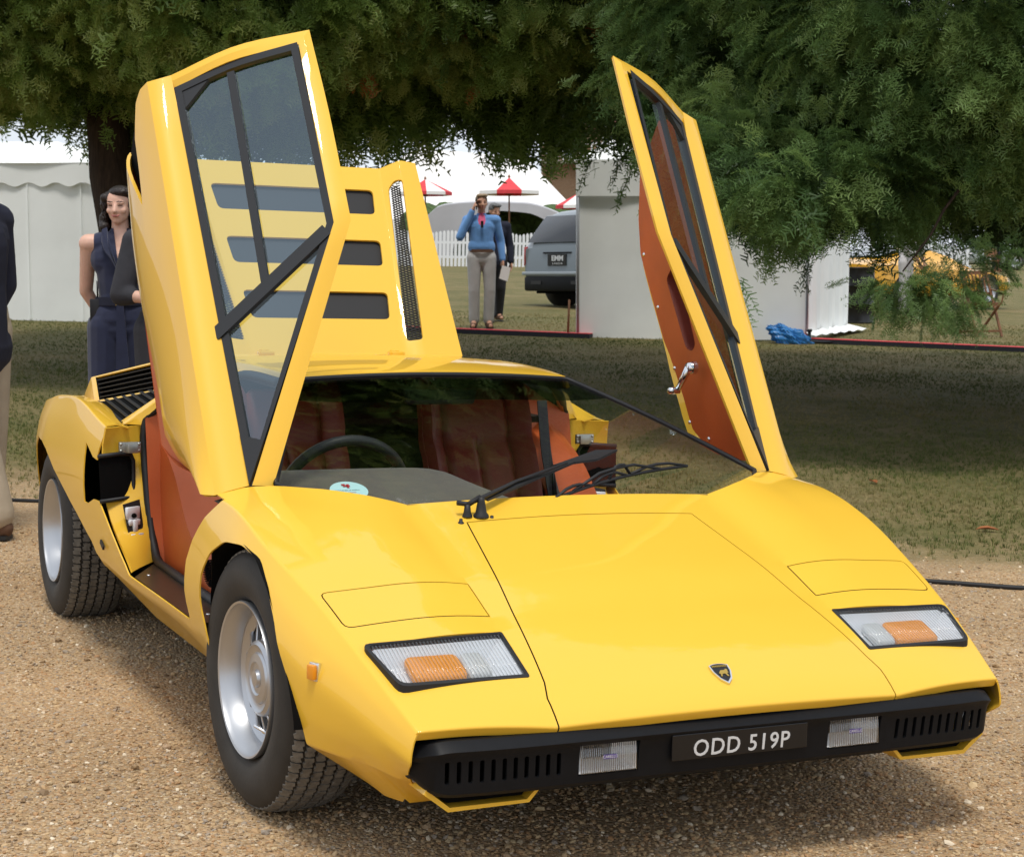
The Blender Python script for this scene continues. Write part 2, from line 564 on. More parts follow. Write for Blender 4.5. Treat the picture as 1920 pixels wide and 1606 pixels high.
# pebbles
def tone_mat(name, stops, rough=.8, attr=None, trans=None, spec=.3):
    m = bpy.data.materials.new(name); m.use_nodes = True
    bb = BS(m); bb.inputs['Roughness'].default_value = rough; bb.inputs['Specular IOR Level'].default_value = spec
    r = N(m, 'ShaderNodeValToRGB'); e = r.color_ramp.elements
    while len(e) < len(stops): e.new(.5)
    for k, (p, c) in enumerate(stops): e[k].position = p; e[k].color = (*c, 1)
    if attr:
        q = N(m, 'ShaderNodeAttribute'); q.attribute_type = 'INSTANCER'; q.attribute_name = attr; LK(m, q.outputs['Fac'], r.inputs['Fac'])
    else:
        q = N(m, 'ShaderNodeObjectInfo'); LK(m, q.outputs['Random'], r.inputs['Fac'])
    LK(m, r.outputs['Color'], bb.inputs['Base Color'])
    if trans:
        bb.inputs['Subsurface Weight'].default_value = 0
    MATS[name] = m
    return m
pebble_m = tone_mat('pebble', STONES, .8, 'tone')
pp = []
for k in range(4):
    bm = bm_new()
    bmesh.ops.create_icosphere(bm, subdivisions=1, radius=1.0)
    for v in bm.verts:
        v.co *= 1 + rng.uniform(-.22, .22)
        v.co.z *= .6; v.co.x *= 1.2
    pp.append(proto('pebble_shape', bm, pebble_m))
n = 88000
dep = 3.1 + 5.2 * nrng.random(n) ** 1.25
lat = (nrng.random(n) - .5) * 2 * (.43 * dep)
P2 = np.array([CAM_C.x, CAM_C.y])[None] + np.outer(lat, [VR.x, VR.y]) + np.outer(dep, [VF.x, VF.y])
keep = (P2.sum(1) < 5.4 + nrng.random(n) * 1.2)
P2 = P2[keep]; n = len(P2)
hz = np.interp((P2 - np.array([[CAM_C.x, CAM_C.y]])) @ np.array([VF.x, VF.y]), _hx, _hz)
sc = nrng.lognormal(math.log(.0037), .38, n).clip(.002, .013)
g_ = scatter('loose_gravel', np.c_[P2, hz + sc * .25], sc, np.c_[nrng.normal(0, .3, n), nrng.normal(0, .3, n), nrng.random(n) * 6.28], pp, rnd=nrng.random(n))
tag(g_, 'tan and grey loose gravel covering the drive around the car', 'gravel', kind='stuff')

# grass blades on the lawn
grass_m = tone_mat('grass_blade', [(0, (.075, .095, .022)), (.35, (.125, .140, .035)), (.6, (.23, .19, .07)), (1, (.38, .29, .15))], .8, 'tone')
gp = []
for k in range(4):
    bm = bm_new()
    for q in range(7):
        a = rng.uniform(0, 6.28); r0 = rng.uniform(0, .5); h = rng.uniform(.5, 1.0); w_ = rng.uniform(.035, .07)
        base = Vector((r0 * math.cos(a), r0 * math.sin(a), 0)); lean = Vector((math.cos(a), math.sin(a), 0)) * rng.uniform(.1, .6)
        s = Vector((-math.sin(a), math.cos(a), 0)) * w_
        v = [bm.verts.new(base - s), bm.verts.new(base + s), bm.verts.new(base + lean * .4 + Vector((0, 0, h * .6)) + s * .7), bm.verts.new(base + lean * .4 + Vector((0, 0, h * .6)) - s * .7), bm.verts.new(base + lean + Vector((0, 0, h)))]
        bm.faces.new((v[0], v[1], v[2], v[3])); bm.faces.new((v[3], v[2], v[4]))
    gp.append(proto('grass_tuft_shape', bm, grass_m))
n = 200000
dep = 6.5 + 22 * nrng.random(n) ** 1.3
lat = (nrng.random(n) - .5) * 2 * (.44 * dep)
P2 = np.array([CAM_C.x, CAM_C.y])[None] + np.outer(lat, [VR.x, VR.y]) + np.outer(dep, [VF.x, VF.y])
def vnoise(P, f, seed):
    """smooth value noise on the plane"""
    g = np.random.default_rng(seed).random((64, 64))
    q = P * f + 1000; i = np.floor(q).astype(int); t = q - i; t = t * t * (3 - 2 * t)
    g00 = g[i[:, 0] % 64, i[:, 1] % 64]; g10 = g[(i[:, 0] + 1) % 64, i[:, 1] % 64]; g01 = g[i[:, 0] % 64, (i[:, 1] + 1) % 64]; g11 = g[(i[:, 0] + 1) % 64, (i[:, 1] + 1) % 64]
    return (g00 * (1 - t[:, 0]) + g10 * t[:, 0]) * (1 - t[:, 1]) + (g01 * (1 - t[:, 0]) + g11 * t[:, 0]) * t[:, 1]
edge = P2.sum(1) + 2.2 * (vnoise(P2, 1.3, 3) - .5)
dens = np.clip((edge - 5.6) / 2.4, 0, 1) * (.35 + .65 * vnoise(P2, 1.7, 4))
keep = nrng.random(n) < dens
P2 = P2[keep]; n = len(P2)
hz = np.interp((P2 - np.array([[CAM_C.x, CAM_C.y]])) @ np.array([VF.x, VF.y]), _hx, _hz)
tone = np.clip(.75 - .75 * vnoise(P2, .8, 9) + .35 * (vnoise(P2, 4, 5) - .5) + nrng.normal(0, .14, n), 0, 1)
sc = (.012 + .020 * nrng.random(n)) * (1.15 - .4 * tone)
g_ = scatter('grass', np.c_[P2, hz], sc, np.c_[np.zeros(n), np.zeros(n), nrng.random(n) * 6.28], gp, rnd=tone)
tag(g_, 'short patchy half-dry grass of the lawn behind the car', 'grass', kind='stuff')

# fallen leaves lying about
leaf_m = vary(mat('fallen_leaf', (.30, .10, .03), .7), 20, .3)
for k, (u, v, s_, lb) in enumerate(((2.40, 8.8, .055, 'curled orange fallen leaf on the grass right of the car'),
                                (1.75, 11.5, .050, 'small orange fallen leaf in the shade beyond the car wing'),
                                (2.95, 9.6, .045, 'brown fallen leaf at the right edge of the lawn shade'),
                                (2.15, 10.4, .05, 'pale brown fallen leaf on the sunlit edge of the tree shade'))):
    bm = bm_new()
    pts = [(-1, 0, 0), (-.5, .35, .18), (.1, .42, .25), (.7, .25, .15), (1.1, 0, .02), (.7, -.25, .12), (.1, -.42, .22), (-.5, -.35, .15)]
    c = bm.verts.new((0, 0, .05)); V = [bm.verts.new(p) for p in pts]
    for i in range(8): bm.faces.new((c, V[i], V[(i + 1) % 8]))
    o = from_bm('fallen_leaf', bm, leaf_m, None, True)
    o.location = spot(u, v, .012); o.scale = (s_, s_, s_ * 1.2); o.rotation_euler = (0, 0, rng.uniform(0, 6))
    tag(o, lb, 'leaf', 'fallen leaves')
    solidify(o, .03)
# black cables across the drive
cable_m = mat('black_cable', (.012, .012, .013), .6)
def cable(pts, lb, r=.011):
    bm = bm_new()
    C3 = crv([tuple(spot(u, v, r * .8)) for u, v in pts], 24)
    add_tube(bm, C3, r, 8)
    tag(from_bm('cable', bm, cable_m, None, True), lb, 'cable', 'cables on the drive')
cable([(-9, 9.4), (-3.6, 9.02), (-2.9, 9.04), (-2.60, 9.0), (-2.35, 8.98), (-1.6, 8.9)], 'black cable lying on the gravel behind the rear wheel')
cable([(1.2, 7.42), (1.75, 7.33), (2.05, 7.24), (2.4, 7.18), (3.2, 7.15), (8, 7.4)], 'black cable lying on the gravel right of the car')
# =================================================================== THE YELLOW CAR
paint = mat('yellow_paint', (0.80, 0.475, 0.040), rough=0.42, coat=0.6, spec=0.25)
black_plastic = vary(mat('black_bumper_plastic', (0.007, 0.0075, 0.009), rough=0.45, spec=.16), 40, .1, bump=.05, bscale=400)
black_rubber = mat('black_rubber', (0.010, 0.010, 0.011), rough=0.55)
dark_void = mat('dark_cavity', (0.004, 0.004, 0.004), rough=0.9, spec=0.1)
liner = mat('dark_inner_shade', (0.012, 0.010, 0.006), rough=0.8)  # dark inner surfaces; also paints shade onto panel edges
tyre_rubber = vary(mat('tyre_rubber', (0.030, 0.027, 0.023), rough=0.72), 14, .18, bump=.08, bscale=120)
tread_rubber = vary(mat('worn_tread_rubber', (0.17, 0.155, 0.13), rough=0.85), 60, .3, bump=.2, bscale=200)
alloy = mat('silver_alloy', (0.50, 0.51, 0.53), rough=0.36, metal=0.9, coat=.1)
chrome = mat('chrome', (0.75, 0.76, 0.78), rough=0.16, metal=1.0)
satin_steel = mat('satin_steel', (0.72, 0.73, 0.75), rough=0.45, metal=.3)
zinc = mat('zinc_plate', (0.42, 0.43, 0.40), rough=0.35, metal=.9)
leather = vary(mat('tan_leather', (0.45, 0.088, 0.018), rough=0.45), 6, .10, bump=.12, bscale=350)
seat_leather = vary(mat('cognac_seat_leather', (0.20, 0.042, 0.026), rough=0.42), 8, .12, bump=.15, bscale=300)
suede = vary(mat('olive_suede', (0.062, 0.048, 0.024), rough=0.95, sheen=.3), 25, .22, bump=.1, bscale=300)
carpet = vary(mat('dark_carpet', (0.02, 0.012, 0.008), rough=1), 60, .3, bump=.3, bscale=400)
black_leather = mat('black_leather', (0.010, 0.011, 0.013), rough=0.45)
glass = glass_mat('windscreen_glass', (0.92, 0.94, 0.93), .62, ior=1.52)
side_glass = glass_mat('side_window_glass', (0.70, 0.84, 0.90), 1.7, ior=1.52, gcol=(.72, .88, 1.0))  # reflections tinted blue here, painting in a bluer sky
frame_black = mat('satin_black_frame', (0.016, 0.017, 0.019), rough=0.42)
amber = mat('amber_lens', (0.96, 0.36, 0.014), rough=0.12, trans=.25, coat=.6)
clear_lens = mat('clear_lens', (0.75, 0.76, 0.74), rough=0.14, trans=.35, coat=.5)
reflector = mat('lamp_bowl', (0.88, 0.89, 0.90), rough=0.2, metal=.15)
white_paint = mat('white_bowl', (0.66, 0.68, 0.70), rough=0.3)
silver_letters = mat('silver_letters', (0.62, 0.63, 0.64), rough=0.4, metal=.2)
plate_black = mat('plate_black', (0.006, 0.006, 0.007), rough=0.25)
mesh_black = mat('louvre_black', (0.012, 0.012, 0.013), rough=0.6)
purple = mat('purple_label', (0.07, 0.04, 0.20), rough=.4)
gold = mat('gold', (0.62, 0.42, 0.10), rough=.3, metal=.9)
sticker_blue = mat('pale_blue_paper', (0.42, 0.66, 0.66), rough=.6)
red_ink = mat('red_ink', (0.4, 0.02, 0.03), rough=.6)
dark_ink = mat('dark_ink', (0.05, 0.07, 0.06), rough=.6)

car = empty('sports_car', (0, 2.05, 0))
car['_abs'] = 1
tag(car, 'yellow wedge-shaped sports car with its scissor doors raised and engine cover open', 'car')

# ---- key curves (x > 0 half; y runs from the nose backwards)
CY = [.12, .23, .33, .43, .53, .63, .73, .83, .93, 1.03, 1.185]
CX = [.727, .75, .769, .786, .801, .819, .835, .846, .849, .851, .853]
CZ = [.366, .421, .470, .514, .555, .591, .626, .657, .685, .703, .714]
ZIy = [.10, .135, .22, .37, .436, .566, .70, .834, .954]
ZIz = [.354, .384, .433, .497, .521, .573, .618, .662, .704]
def zI(y): return herm(ZIy, ZIz, y)
NS = 40
sv = np.linspace(0, 1, NS)
I_y = .10 + sv * (.954 - .10)
O_y = .12 + sv * (1.185 - .12)
Ip = np.stack([np.full(NS, .43), I_y, zI(I_y)], 1)
Op = np.stack([herm(CY, CX, O_y), O_y, herm(CY, CZ, O_y)], 1)
LAST = crv([(.43, .954, .704), (.48, .962, .717), (.55, .99, .731), (.63, 1.05, .738), (.71, 1.135, .737), (.79, 1.175, .729), (.853, 1.185, .714)], 15)
tv = np.linspace(0, 1, 15)
Dl = LAST - (Ip[-1][None] * (1 - tv)[:, None] + Op[-1][None] * tv[:, None])
w = np.clip((sv - .05) / .95, 0, 1) ** 1.9
FT = Ip[:, None] * (1 - tv)[None, :, None] + Op[:, None] * tv[None, :, None] + w[:, None, None] * Dl[None]
FT[:, :, 2] += (.006 * np.sin(np.pi * tv))[None, :] * (1 - w)[:, None]
hv = np.linspace(0, .43, 12)
HD = np.zeros((NS, 12, 3))
for j, x in enumerate(hv):
    k = x / .43
    HD[:, j, 0] = x
    yy = (.10 - .016 * (1 - k * k)) * (1 - sv) + sv * (.954 - .012 * (1 - k * k))
    HD[:, j, 1] = yy
    HD[:, j, 2] = Ip[:, 2] + .012 * (1 - k * k)
HD[:, -1] = Ip

def flank_cols(y):
    Y = [.12, .3, .5, .7, .9, 1.1, 1.3, 1.7, 2.1, 2.4, 2.8, 3.2, 3.6, 4.0]
    wx = [.742, .802, .862, .889, .899, .899, .893, .888, .890, .898, .905, .905, .868, .78]
    wz = [.305, .365, .42, .48, .52, .50, .48, .47, .50, .56, .60, .62, .60, .56]
    lx = [.730, .795, .858, .880, .886, .884, .872, .868, .868, .872, .875, .875, .85, .77]
    lz = [.272, .305, .335, .36, .37, .37, .365, .355, .345, .36, .38, .39, .40, .42]
    bx = [.705, .775, .845, .86, .86, .85, .825, .805, .800, .815, .82, .82, .82, .79]
    bz = [.238, .260, .262, .255, .255, .262, .276, .282, .284, .292, .29, .29, .30, .34]
    f = lambda a: herm(Y, a, y)
    return f(wx), f(wz), f(lx), f(lz), f(bx), f(bz)
ry = np.r_[O_y, np.linspace(1.185, 4.0, 64)[1:]]
ccx = np.r_[Op[:, 0], herm([1.185, 1.7, 2.3, 2.8, 3.2, 3.6, 4.0], [.853, .862, .868, .875, .868, .832, .72], ry[NS:])]
ccz = np.r_[Op[:, 2], herm([1.185, 1.7, 2.2, 2.36, 2.82, 3.1, 3.4, 4.0], [.714, .74, .765, .775, .838, .825, .79, .73], ry[NS:])]
wx, wz, lx, lz, bx, bz = flank_cols(ry)
FL = np.zeros((len(ry), 17, 3))
tt = np.linspace(0, 1, 17)
for i in range(len(ry)):
    mx = ccx[i] + .66 * (wx[i] - ccx[i]); mz = ccz[i] + .42 * (wz[i] - ccz[i])
    yb = ry[i] + max(0, .08 * (1 - (ry[i] - .12) / .1)) if ry[i] < .22 else ry[i]
    ctl = np.array([(ccx[i], ry[i], ccz[i]), (mx, ry[i], mz), (wx[i], ry[i], wz[i]), (lx[i], (ry[i] + yb) / 2, lz[i]), (bx[i], yb, bz[i])])
    u = np.array([0, .26, .56, .82, 1.0])
    for k in range(3): FL[i, :, k] = herm(u, ctl[:, k], tt)

def half_shell():
    bm = bm_new()
    grid(bm, HD, (0, 0, 1)); grid(bm, FT, (0, 0, 1)); grid(bm, FL, (1, 0, 0))
    # nose lip turning down to the bumper
    lip_t = np.concatenate([HD[0], FT[0][1:]])
    lip_b = lip_t + np.array([0, .012, -.020])
    grid(bm, np.stack([lip_t, lip_b]), (0, -1, 0))
    # tuck-under along the bottom edge
    bot = FL[:, -1]
    inn = bot.copy(); inn[:, 0] = np.minimum(bot[:, 0] - .10, .70); inn[:, 2] = .165
    inn[:, 1] = np.clip(inn[:, 1], .30, 4.0)
    grid(bm, np.stack([bot, inn]), (0, 0, -1))
    # rear shoulder from the crest inwards, and rear deck
    k = ry > 2.36
    ys = ry[k]; cr_ = np.stack([ccx[k], ys, ccz[k]], 1)
    sx = herm([2.36, 2.6, 3.05, 3.5, 4.0], [.80, .765, .74, .735, .70], ys)
    sz = herm([2.36, 2.45, 3.05, 3.5, 4.0], [.775, .772, .802, .79, .735], ys)
    sh = np.stack([sx, ys, sz], 1)
    mid = (cr_ + sh) / 2 + np.array([0, 0, .008])
    grid(bm, np.stack([cr_, mid, sh]), (0, 0, 1))
    kk = ys > 3.05
    dk = sh[kk].copy(); dk[:, 0] = 0; dk[:, 2] += .02
    grid(bm, np.stack([sh[kk], (sh[kk] + dk) / 2 + np.array([0, 0, .02]), dk]), (0, 0, 1))
    # tail panel
    t0 = FL[-1]; t1 = t0.copy(); t1[:, 0] = 0
    grid(bm, np.stack([t0, t1]), (0, 1, 0))
    bmesh.ops.remove_doubles(bm, verts=bm.verts[:], dist=4e-4)
    return bm

ARCH_F = round_poly([(1.135, .10), (1.135, .385), (1.155, .45), (1.14, .525), (1.085, .585), (.99, .626), (.88, .634), (.775, .614), (.685, .56), (.612, .50), (.556, .43), (.512, .37), (.478, .31), (.455, .10)], .02, 2)
ARCH_R = [(2.40, .10), (2.42, .32), (2.53, .40), (2.717, .467), (2.89, .520), (3.07, .575), (3.20, .628), (3.30, .648), (3.48, .648), (3.60, .60), (3.70, .45), (3.72, .10)]
DOOR_C = [(1.06, .80), (1.105, .712), (1.196, .656), (1.271, .587), (1.309, .53), (1.320, .451), (1.320, .385), (1.335, .372), (2.02, .372), (2.06, .40), (2.353, .555), (2.40, .60), (2.41, .68), (2.362, .80)]
NACA_C = [(2.30, .552), (2.42, .548), (2.505, .524), (2.56, .523), (2.568, .712), (2.53, .700), (2.46, .676), (2.40, .671), (2.30, .685)]
HOODP = [(-.1, .05), (.426, .05), (.424, .16), (.412, .20), (.318, .842), (-.1, .842)]
LID = [(.43, .566), (.787, .567), (.771, .432), (.431, .436)]
LAMP = [(.432, .374), (.760, .364), (.727, .221), (.434, .220)]

lid_p = round_poly(LID, [.003, .02, .02, .003], 3)
lamp_p = round_poly(LAMP, [.006, .02, .02, .006], 3)
top = lambda c: c.z > .33 and c.x < .845
bm = half_shell()
bevel_sharp(bm, 22, .016, 3)
bmesh.ops.delete(bm, geom=score(bm, ARCH_F, (1, 2), lambda c: c.x > .70), context='FACES')
bmesh.ops.delete(bm, geom=score(bm, ARCH_R, (1, 2), lambda c: c.x > .70), context='FACES')
bmesh.ops.delete(bm, geom=score(bm, DOOR_C, (1, 2), lambda c: c.x > .835 and c.y > .9), context='FACES')
bmesh.ops.delete(bm, geom=score(bm, NACA_C, (1, 2), lambda c: c.x > .80), context='FACES')
lamp_top = lambda c: c.z > .36 and c.y < .6
bmesh.ops.delete(bm, geom=score(bm, lamp_p, (0, 1), lamp_top), context='FACES')

def take(bm, poly, gap, cond, cut_out=True):
    """separate the panel inside poly from bm, leaving a gap round it; returns a new bmesh with the panel"""
    inner = offset_poly(poly, gap)
    score(bm, poly, (0, 1), cond); score(bm, inner, (0, 1), cond)
    fo = [f for f in bm.faces if cond(f.calc_center_median()) and inside(poly, f.calc_center_median().x, f.calc_center_median().y)]
    fi = [f for f in fo if inside(inner, f.calc_center_median().x, f.calc_center_median().y)]
    fs = set(fi)
    nb = bm.copy()
    idx = {f.index for f in fi}
    bm.faces.index_update()
    idx = {f.index for f in fi}
    nb.free(); nb = bm.copy(); nb.faces.ensure_lookup_table()
    bmesh.ops.delete(nb, geom=[f for f in nb.faces if f.index not in idx], context='FACES')
    bmesh.ops.delete(bm, geom=fo, context='FACES')
    return nb
topc = lambda c: c.z > .345 and c.y < .60
lid_bm = take(bm, lid_p, .0030, topc)
hood_bm = take(bm, HOODP, .0034, lambda c: c.y < .9 and c.x < .44 and (c.z > .30))
bmesh.ops.delete(bm, geom=[v for v in bm.verts if not v.link_faces], context='VERTS')
mirror_bm(bm)
body = from_bm('body', bm, paint, car, True)
solidify(body, .004)
wn = body.modifiers.new('wn', 'WEIGHTED_NORMAL'); wn.keep_sharp = True
mirror_bm(hood_bm)
hood = from_bm('hood', hood_bm, paint, car, True)
hood.data.materials.append(liner); solidify(hood, .012).material_offset_rim = 1  # hood edge coloured dark so the shut line reads as shade
for sgn in (1, -1):
    b2 = lid_bm.copy() if sgn > 0 else mirrored(lid_bm)
    o = from_bm('headlamp_lid', b2, paint, car, True)
    o.data.materials.append(liner); solidify(o, .012).material_offset_rim = 1  # lid edge coloured dark, painting shade into its gap
lid_bm.free()

# dark sheet under the deck (closes the shut lines)
bm = bm_new()
def lower(G, d=.016):
    g = G.copy(); g[..., 2] -= d; return g
grid(bm, lower(HD)[1:], (0, 0, 1)); grid(bm, lower(FT)[1:], (0, 0, 1))
bmesh.ops.remove_doubles(bm, verts=bm.verts[:], dist=5e-4)
bmesh.ops.delete(bm, geom=score(bm, offset_poly(LAMP, -.004), (0, 1)), context='FACES')
mirror_bm(bm)
from_bm('deck_liner', bm, liner, car, True)

# floor pan with dark boxes added inside to block light; wheel wells
bm = bm_new()
add_box(bm, (0, 2.1, .17), (1.36, 3.6, .02))
add_box(bm, (0, .36, .232), (1.24, .26, .012))
add_box(bm, (0, 3.55, .45), (1.2, .9, .5))
add_box(bm, (0, .66, .32), (.9, .4, .24))
from_bm('floor_and_light_block', bm, liner, car)
for sx in (1, -1):
    for A_, x0, x1 in ((ARCH_F, .50, .868), (ARCH_R, .46, .885)):
        bm = bm_new()
        pl = [q for q in A_ if q[1] > .2]
        if A_ is ARCH_F: pl = [(1.137, .20)] + pl
        lift = .004
        grid(bm, np.array([[(sx * x, y, z + lift) for x in (x0, min(x1, .80 if y > 3.3 else (.835 if z < .46 and y > 2 else 9)))] for y, z in pl]), None)
        cy = sum(q[0] for q in pl) / len(pl)
        V_ = [bm.verts.new((sx * (x0 + .001), y, z)) for y, z in pl] + [bm.verts.new((sx * (x0 + .001), pl[-1][0], .2)), bm.verts.new((sx * (x0 + .001), pl[0][0], .2))]
        bm.faces.new(V_)
        from_bm('wheel_well', bm, dark_void, car)

# ------------------------------------------------------------------ indicator lamps in the nose
def lamp_unit(sx):
    z_at = lambda x, y: float(zI(y)) - .004
    bm = bm_new()
    pin = round_poly(offset_poly(LAMP, .0072), [.006, .018, .018, .006], 3)
    def ring(pp, dz): return [Vector((sx * x, y, z_at(x, y) + dz)) for x, y in pp]
    o, i = ring(lamp_p, .006), ring(pin, .007)
    ob, ib = ring(lamp_p, -.03), ring(pin, -.02)
    n = len(o)
    VO, VI, VB, VC = [[bm.verts.new(v) for v in L] for L in (o, i, ob, ib)]
    for k in range(n):
        j = (k + 1) % n
        bm.faces.new((VO[k], VO[j], VI[j], VI[k])); bm.faces.new((VO[k], VB[k], VB[j], VO[j])); bm.faces.new((VI[k], VI[j], VC[j], VC[k]))
    bmesh.ops.recalc_face_normals(bm, faces=bm.faces[:])
    root = from_bm('indicator_lamp', bm, black_rubber, car)
    # bowl: sunken tray with a raised inner wedge
    bm = bm_new()
    cx, cy = .60, .292
    low = [(cx + (x - cx) * .72, cy + (y - cy) * .66) for x, y in LAMP]
    T = [Vector((sx * x, y, z_at(x, y) - .002)) for x, y in offset_poly(LAMP, .006)]
    B = [Vector((sx * x, y, z_at(x, y) - .036)) for x, y in low]
    VT = [bm.verts.new(v) for v in T]; VB = [bm.verts.new(v) for v in B]
    for k in range(4):
        j = (k + 1) % 4
        bm.faces.new((VT[k], VT[j], VB[j], VB[k]))
    bm.faces.new(VB)
    bmesh.ops.recalc_face_normals(bm, faces=bm.faces[:])
    from_bm('lamp_bowl', bm, white_paint, root)
    # amber and clear bulbs covers
    def pod(name, x0, x1, m):
        bm = bm_new()
        pp = round_poly([(x0, .270), (x1, .270), (x1, .346), (x0, .346)], .018, 4)
        add_prism(bm, [Vector((sx * x, y, z_at(x, y) - .036)) for x, y in pp], (0, -.004, .022))
        bevel_sharp(bm, 40, .009, 3)
        p = from_bm(name, bm, m, root, True, 35)
        return p
    pod('amber_lens', .552, .676, amber)
    pod('clear_lens', .494, .551, clear_lens)
    # fluted cover glass: fine ribs
    bm = bm_new()
    pc = offset_poly(LAMP, .0065)
    x0, x1 = min(p[0] for p in pc), max(p[0] for p in pc)
    def yspan(x):
        ys = []
        for k in range(4):
            (ax, ay), (bx_, by_) = pc[k], pc[(k + 1) % 4]
            if (ax - x) * (bx_ - x) <= 0 and abs(bx_ - ax) > 1e-6:
                ys.append(ay + (by_ - ay) * (x - ax) / (bx_ - ax))
        return (min(ys), max(ys)) if len(ys) > 1 else None
    xs = np.arange(x0 + .0005, x1 - .0005, .0042)
    prev = None
    for k, x in enumerate(xs):
        s = yspan(x)
        if not s: continue
        dz = .004 + (.0016 if k % 2 else 0)
        a = bm.verts.new((sx * x, s[0], z_at(x, s[0]) + dz)); b = bm.verts.new((sx * x, s[1], z_at(x, s[1]) + dz))
        if prev: bm.faces.new((prev[0], a, b, prev[1]))
        prev = (a, b)
    bmesh.ops.recalc_face_normals(bm, faces=bm.faces[:])
    from_bm('fluted_cover', bm, lens_glass, root)
    bm = bm_new()
    for k in range(0, len(xs), 2):
        s = yspan(xs[k])
        if not s: continue
        add_tube(bm, [(sx * xs[k], s[0], z_at(0, s[0]) + .0052), (sx * xs[k], s[1], z_at(0, s[1]) + .0052)], .00055, 4)
    from_bm('cover_rib', bm, rib_mat, root)['kind'] = 'stuff'
lens_glass = glass_mat('lens_cover_glass', (0.93, 0.94, 0.95), 1.0, 0.08)
rib_mat = glass_mat('lens_rib_glass', (0.72, 0.73, 0.75), 2.2, 0.15)
fog_rib = glass_mat('fog_rib_glass', (0.55, 0.58, 0.60), 3.0, 0.1)
for sx in (1, -1): lamp_unit(sx)

# side marker lamps on the front wings
for sx in (1, -1):
    bm = bm_new()
    add_box(bm, (sx * .838, .428, .430), (.012, .030, .040), Matrix.Rotation(-sx * .32, 3, 'Z'))
    bevel_sharp(bm, 40, .003, 2)
    mk = from_bm('side_marker', bm, chrome, car, True, 35)
    bm = bm_new()
    add_box(bm, (sx * .847, .425, .430), (.012, .023, .032), Matrix.Rotation(-sx * .32, 3, 'Z'))
    bevel_sharp(bm, 40, .003, 2)
    from_bm('amber_lens', bm, amber, mk, True, 35)

# hood badge
bm = bm_new()
sh = [(-.024, .024), (-.012, .028), (0, .029), (.012, .028), (.024, .024), (.023, .004), (.014, -.018), (0, -.031), (-.014, -.018), (-.023, .004)]
sl = math.atan2(.058, .12)
def on_hood(u, v, h=0.0, yc=.158):
    y = yc + v * math.cos(.44)
    return Vector((u, y, float(zI(y + .0150)) + .0118 + h))
add_prism(bm, [on_hood(u, v, .0015) for u, v in sh], (0, -.002, .004))
bd = from_bm('badge', bm, chrome, car)
bm = bm_new()
add_prism(bm, [on_hood(u * .86, v * .88, .0056) for u, v in sh], (0, -.0005, .0012))
from_bm('badge_shield', bm, plate_black, bd)
bm = bm_new()   # small golden beast on the shield, and the gold band above it
for q in ([(-.011, -.004), (-.004, .004), (.006, .004), (.012, .000), (.013, -.004), (.008, -.005), (.010, -.014), (.006, -.014), (.003, -.006), (-.004, -.007), (-.007, -.014), (-.010, -.013), (-.008, -.007)],
          [(.006, .004), (.010, .008), (.014, .005), (.012, .000)]):
    add_prism(bm, [on_hood(u, v, .0070) for u, v in q], (0, -.0003, .0008))
for k in range(9):
    u = -.017 + k * .0042
    add_prism(bm, [on_hood(u - .0012, .0145, .0070), on_hood(u + .0012, .0145, .0070), on_hood(u + .0012, .0195, .0070), on_hood(u - .0012, .0195, .0070)], (0, -.0003, .0008))
from_bm('badge_emblem', bm, gold, bd)

# ------------------------------------------------------------------ bumper
def bump_y(x): return .088 + .020 * (abs(x) / .70) ** 8 + max(0, abs(x) - .69) * .9      # plan curve of the bumper face
def bump_sec(x):
    e = max(0, (abs(x) - .64) / .087)
    y = bump_y(x)
    e = min(1, e * 1.15)
    zb = .228 + .034 * e ** 3
    zt = .342 - .014 * e ** 3
    return [(y + .06, zt), (y + .016, zt - .002), (y + .002, zt - .012), (y - .004, zt - .017), (y + .004, zt - .026), (y + .008, .30), (y + .014, zb + .008), (y + .024, zb), (y + .08 - .045 * e, zb)]
bxs = np.r_[np.linspace(-.724, -.64, 12), np.linspace(-.62, .62, 40), np.linspace(.64, .724, 12)]
G = np.array([[(x, a, b) for a, b in bump_sec(x)] for x in bxs])
SLOTX = [.424 + k * .0242 for k in range(11)]
def slot_poly(xc, sg): return round_poly([(sg * (xc - .0052), .256), (sg * (xc + .0042), .256), (sg * (xc + .0060), .304), (sg * (xc - .0034), .304)], .0042, 3)
bm = bm_new()
grid(bm, G, (0, -1, .3))
for s_ in (0, -1):
    vs = [bm.verts.new(p) for p in G[s_]]
    bm.faces.new(vs if s_ else vs[::-1])
bmesh.ops.remove_doubles(bm, verts=bm.verts[:], dist=1e-5)
front = lambda c: c.y < .17 and .235 < c.z < .318
for xc in SLOTX:
    for sg in (1, -1):
        bmesh.ops.delete(bm, geom=score(bm, slot_poly(xc, sg), (0, 2), front), context='FACES')
for sg in (1, -1):
    bmesh.ops.delete(bm, geom=score(bm, [(sg * .238, .249), (sg * .378, .249), (sg * .378, .317), (sg * .238, .317)], (0, 2), lambda c: c.y < .17 and .235 < c.z < .33), context='FACES')
bmesh.ops.recalc_face_normals(bm, faces=bm.faces[:])
bumper = from_bm('front_bumper', bm, black_plastic, car, True, 28)
solidify(bumper, .008, 0)
bm = bm_new()
add_box(bm, (0, .165, .285), (1.25, .03, .09))
from_bm('bumper_backing', bm, dark_void, bumper)
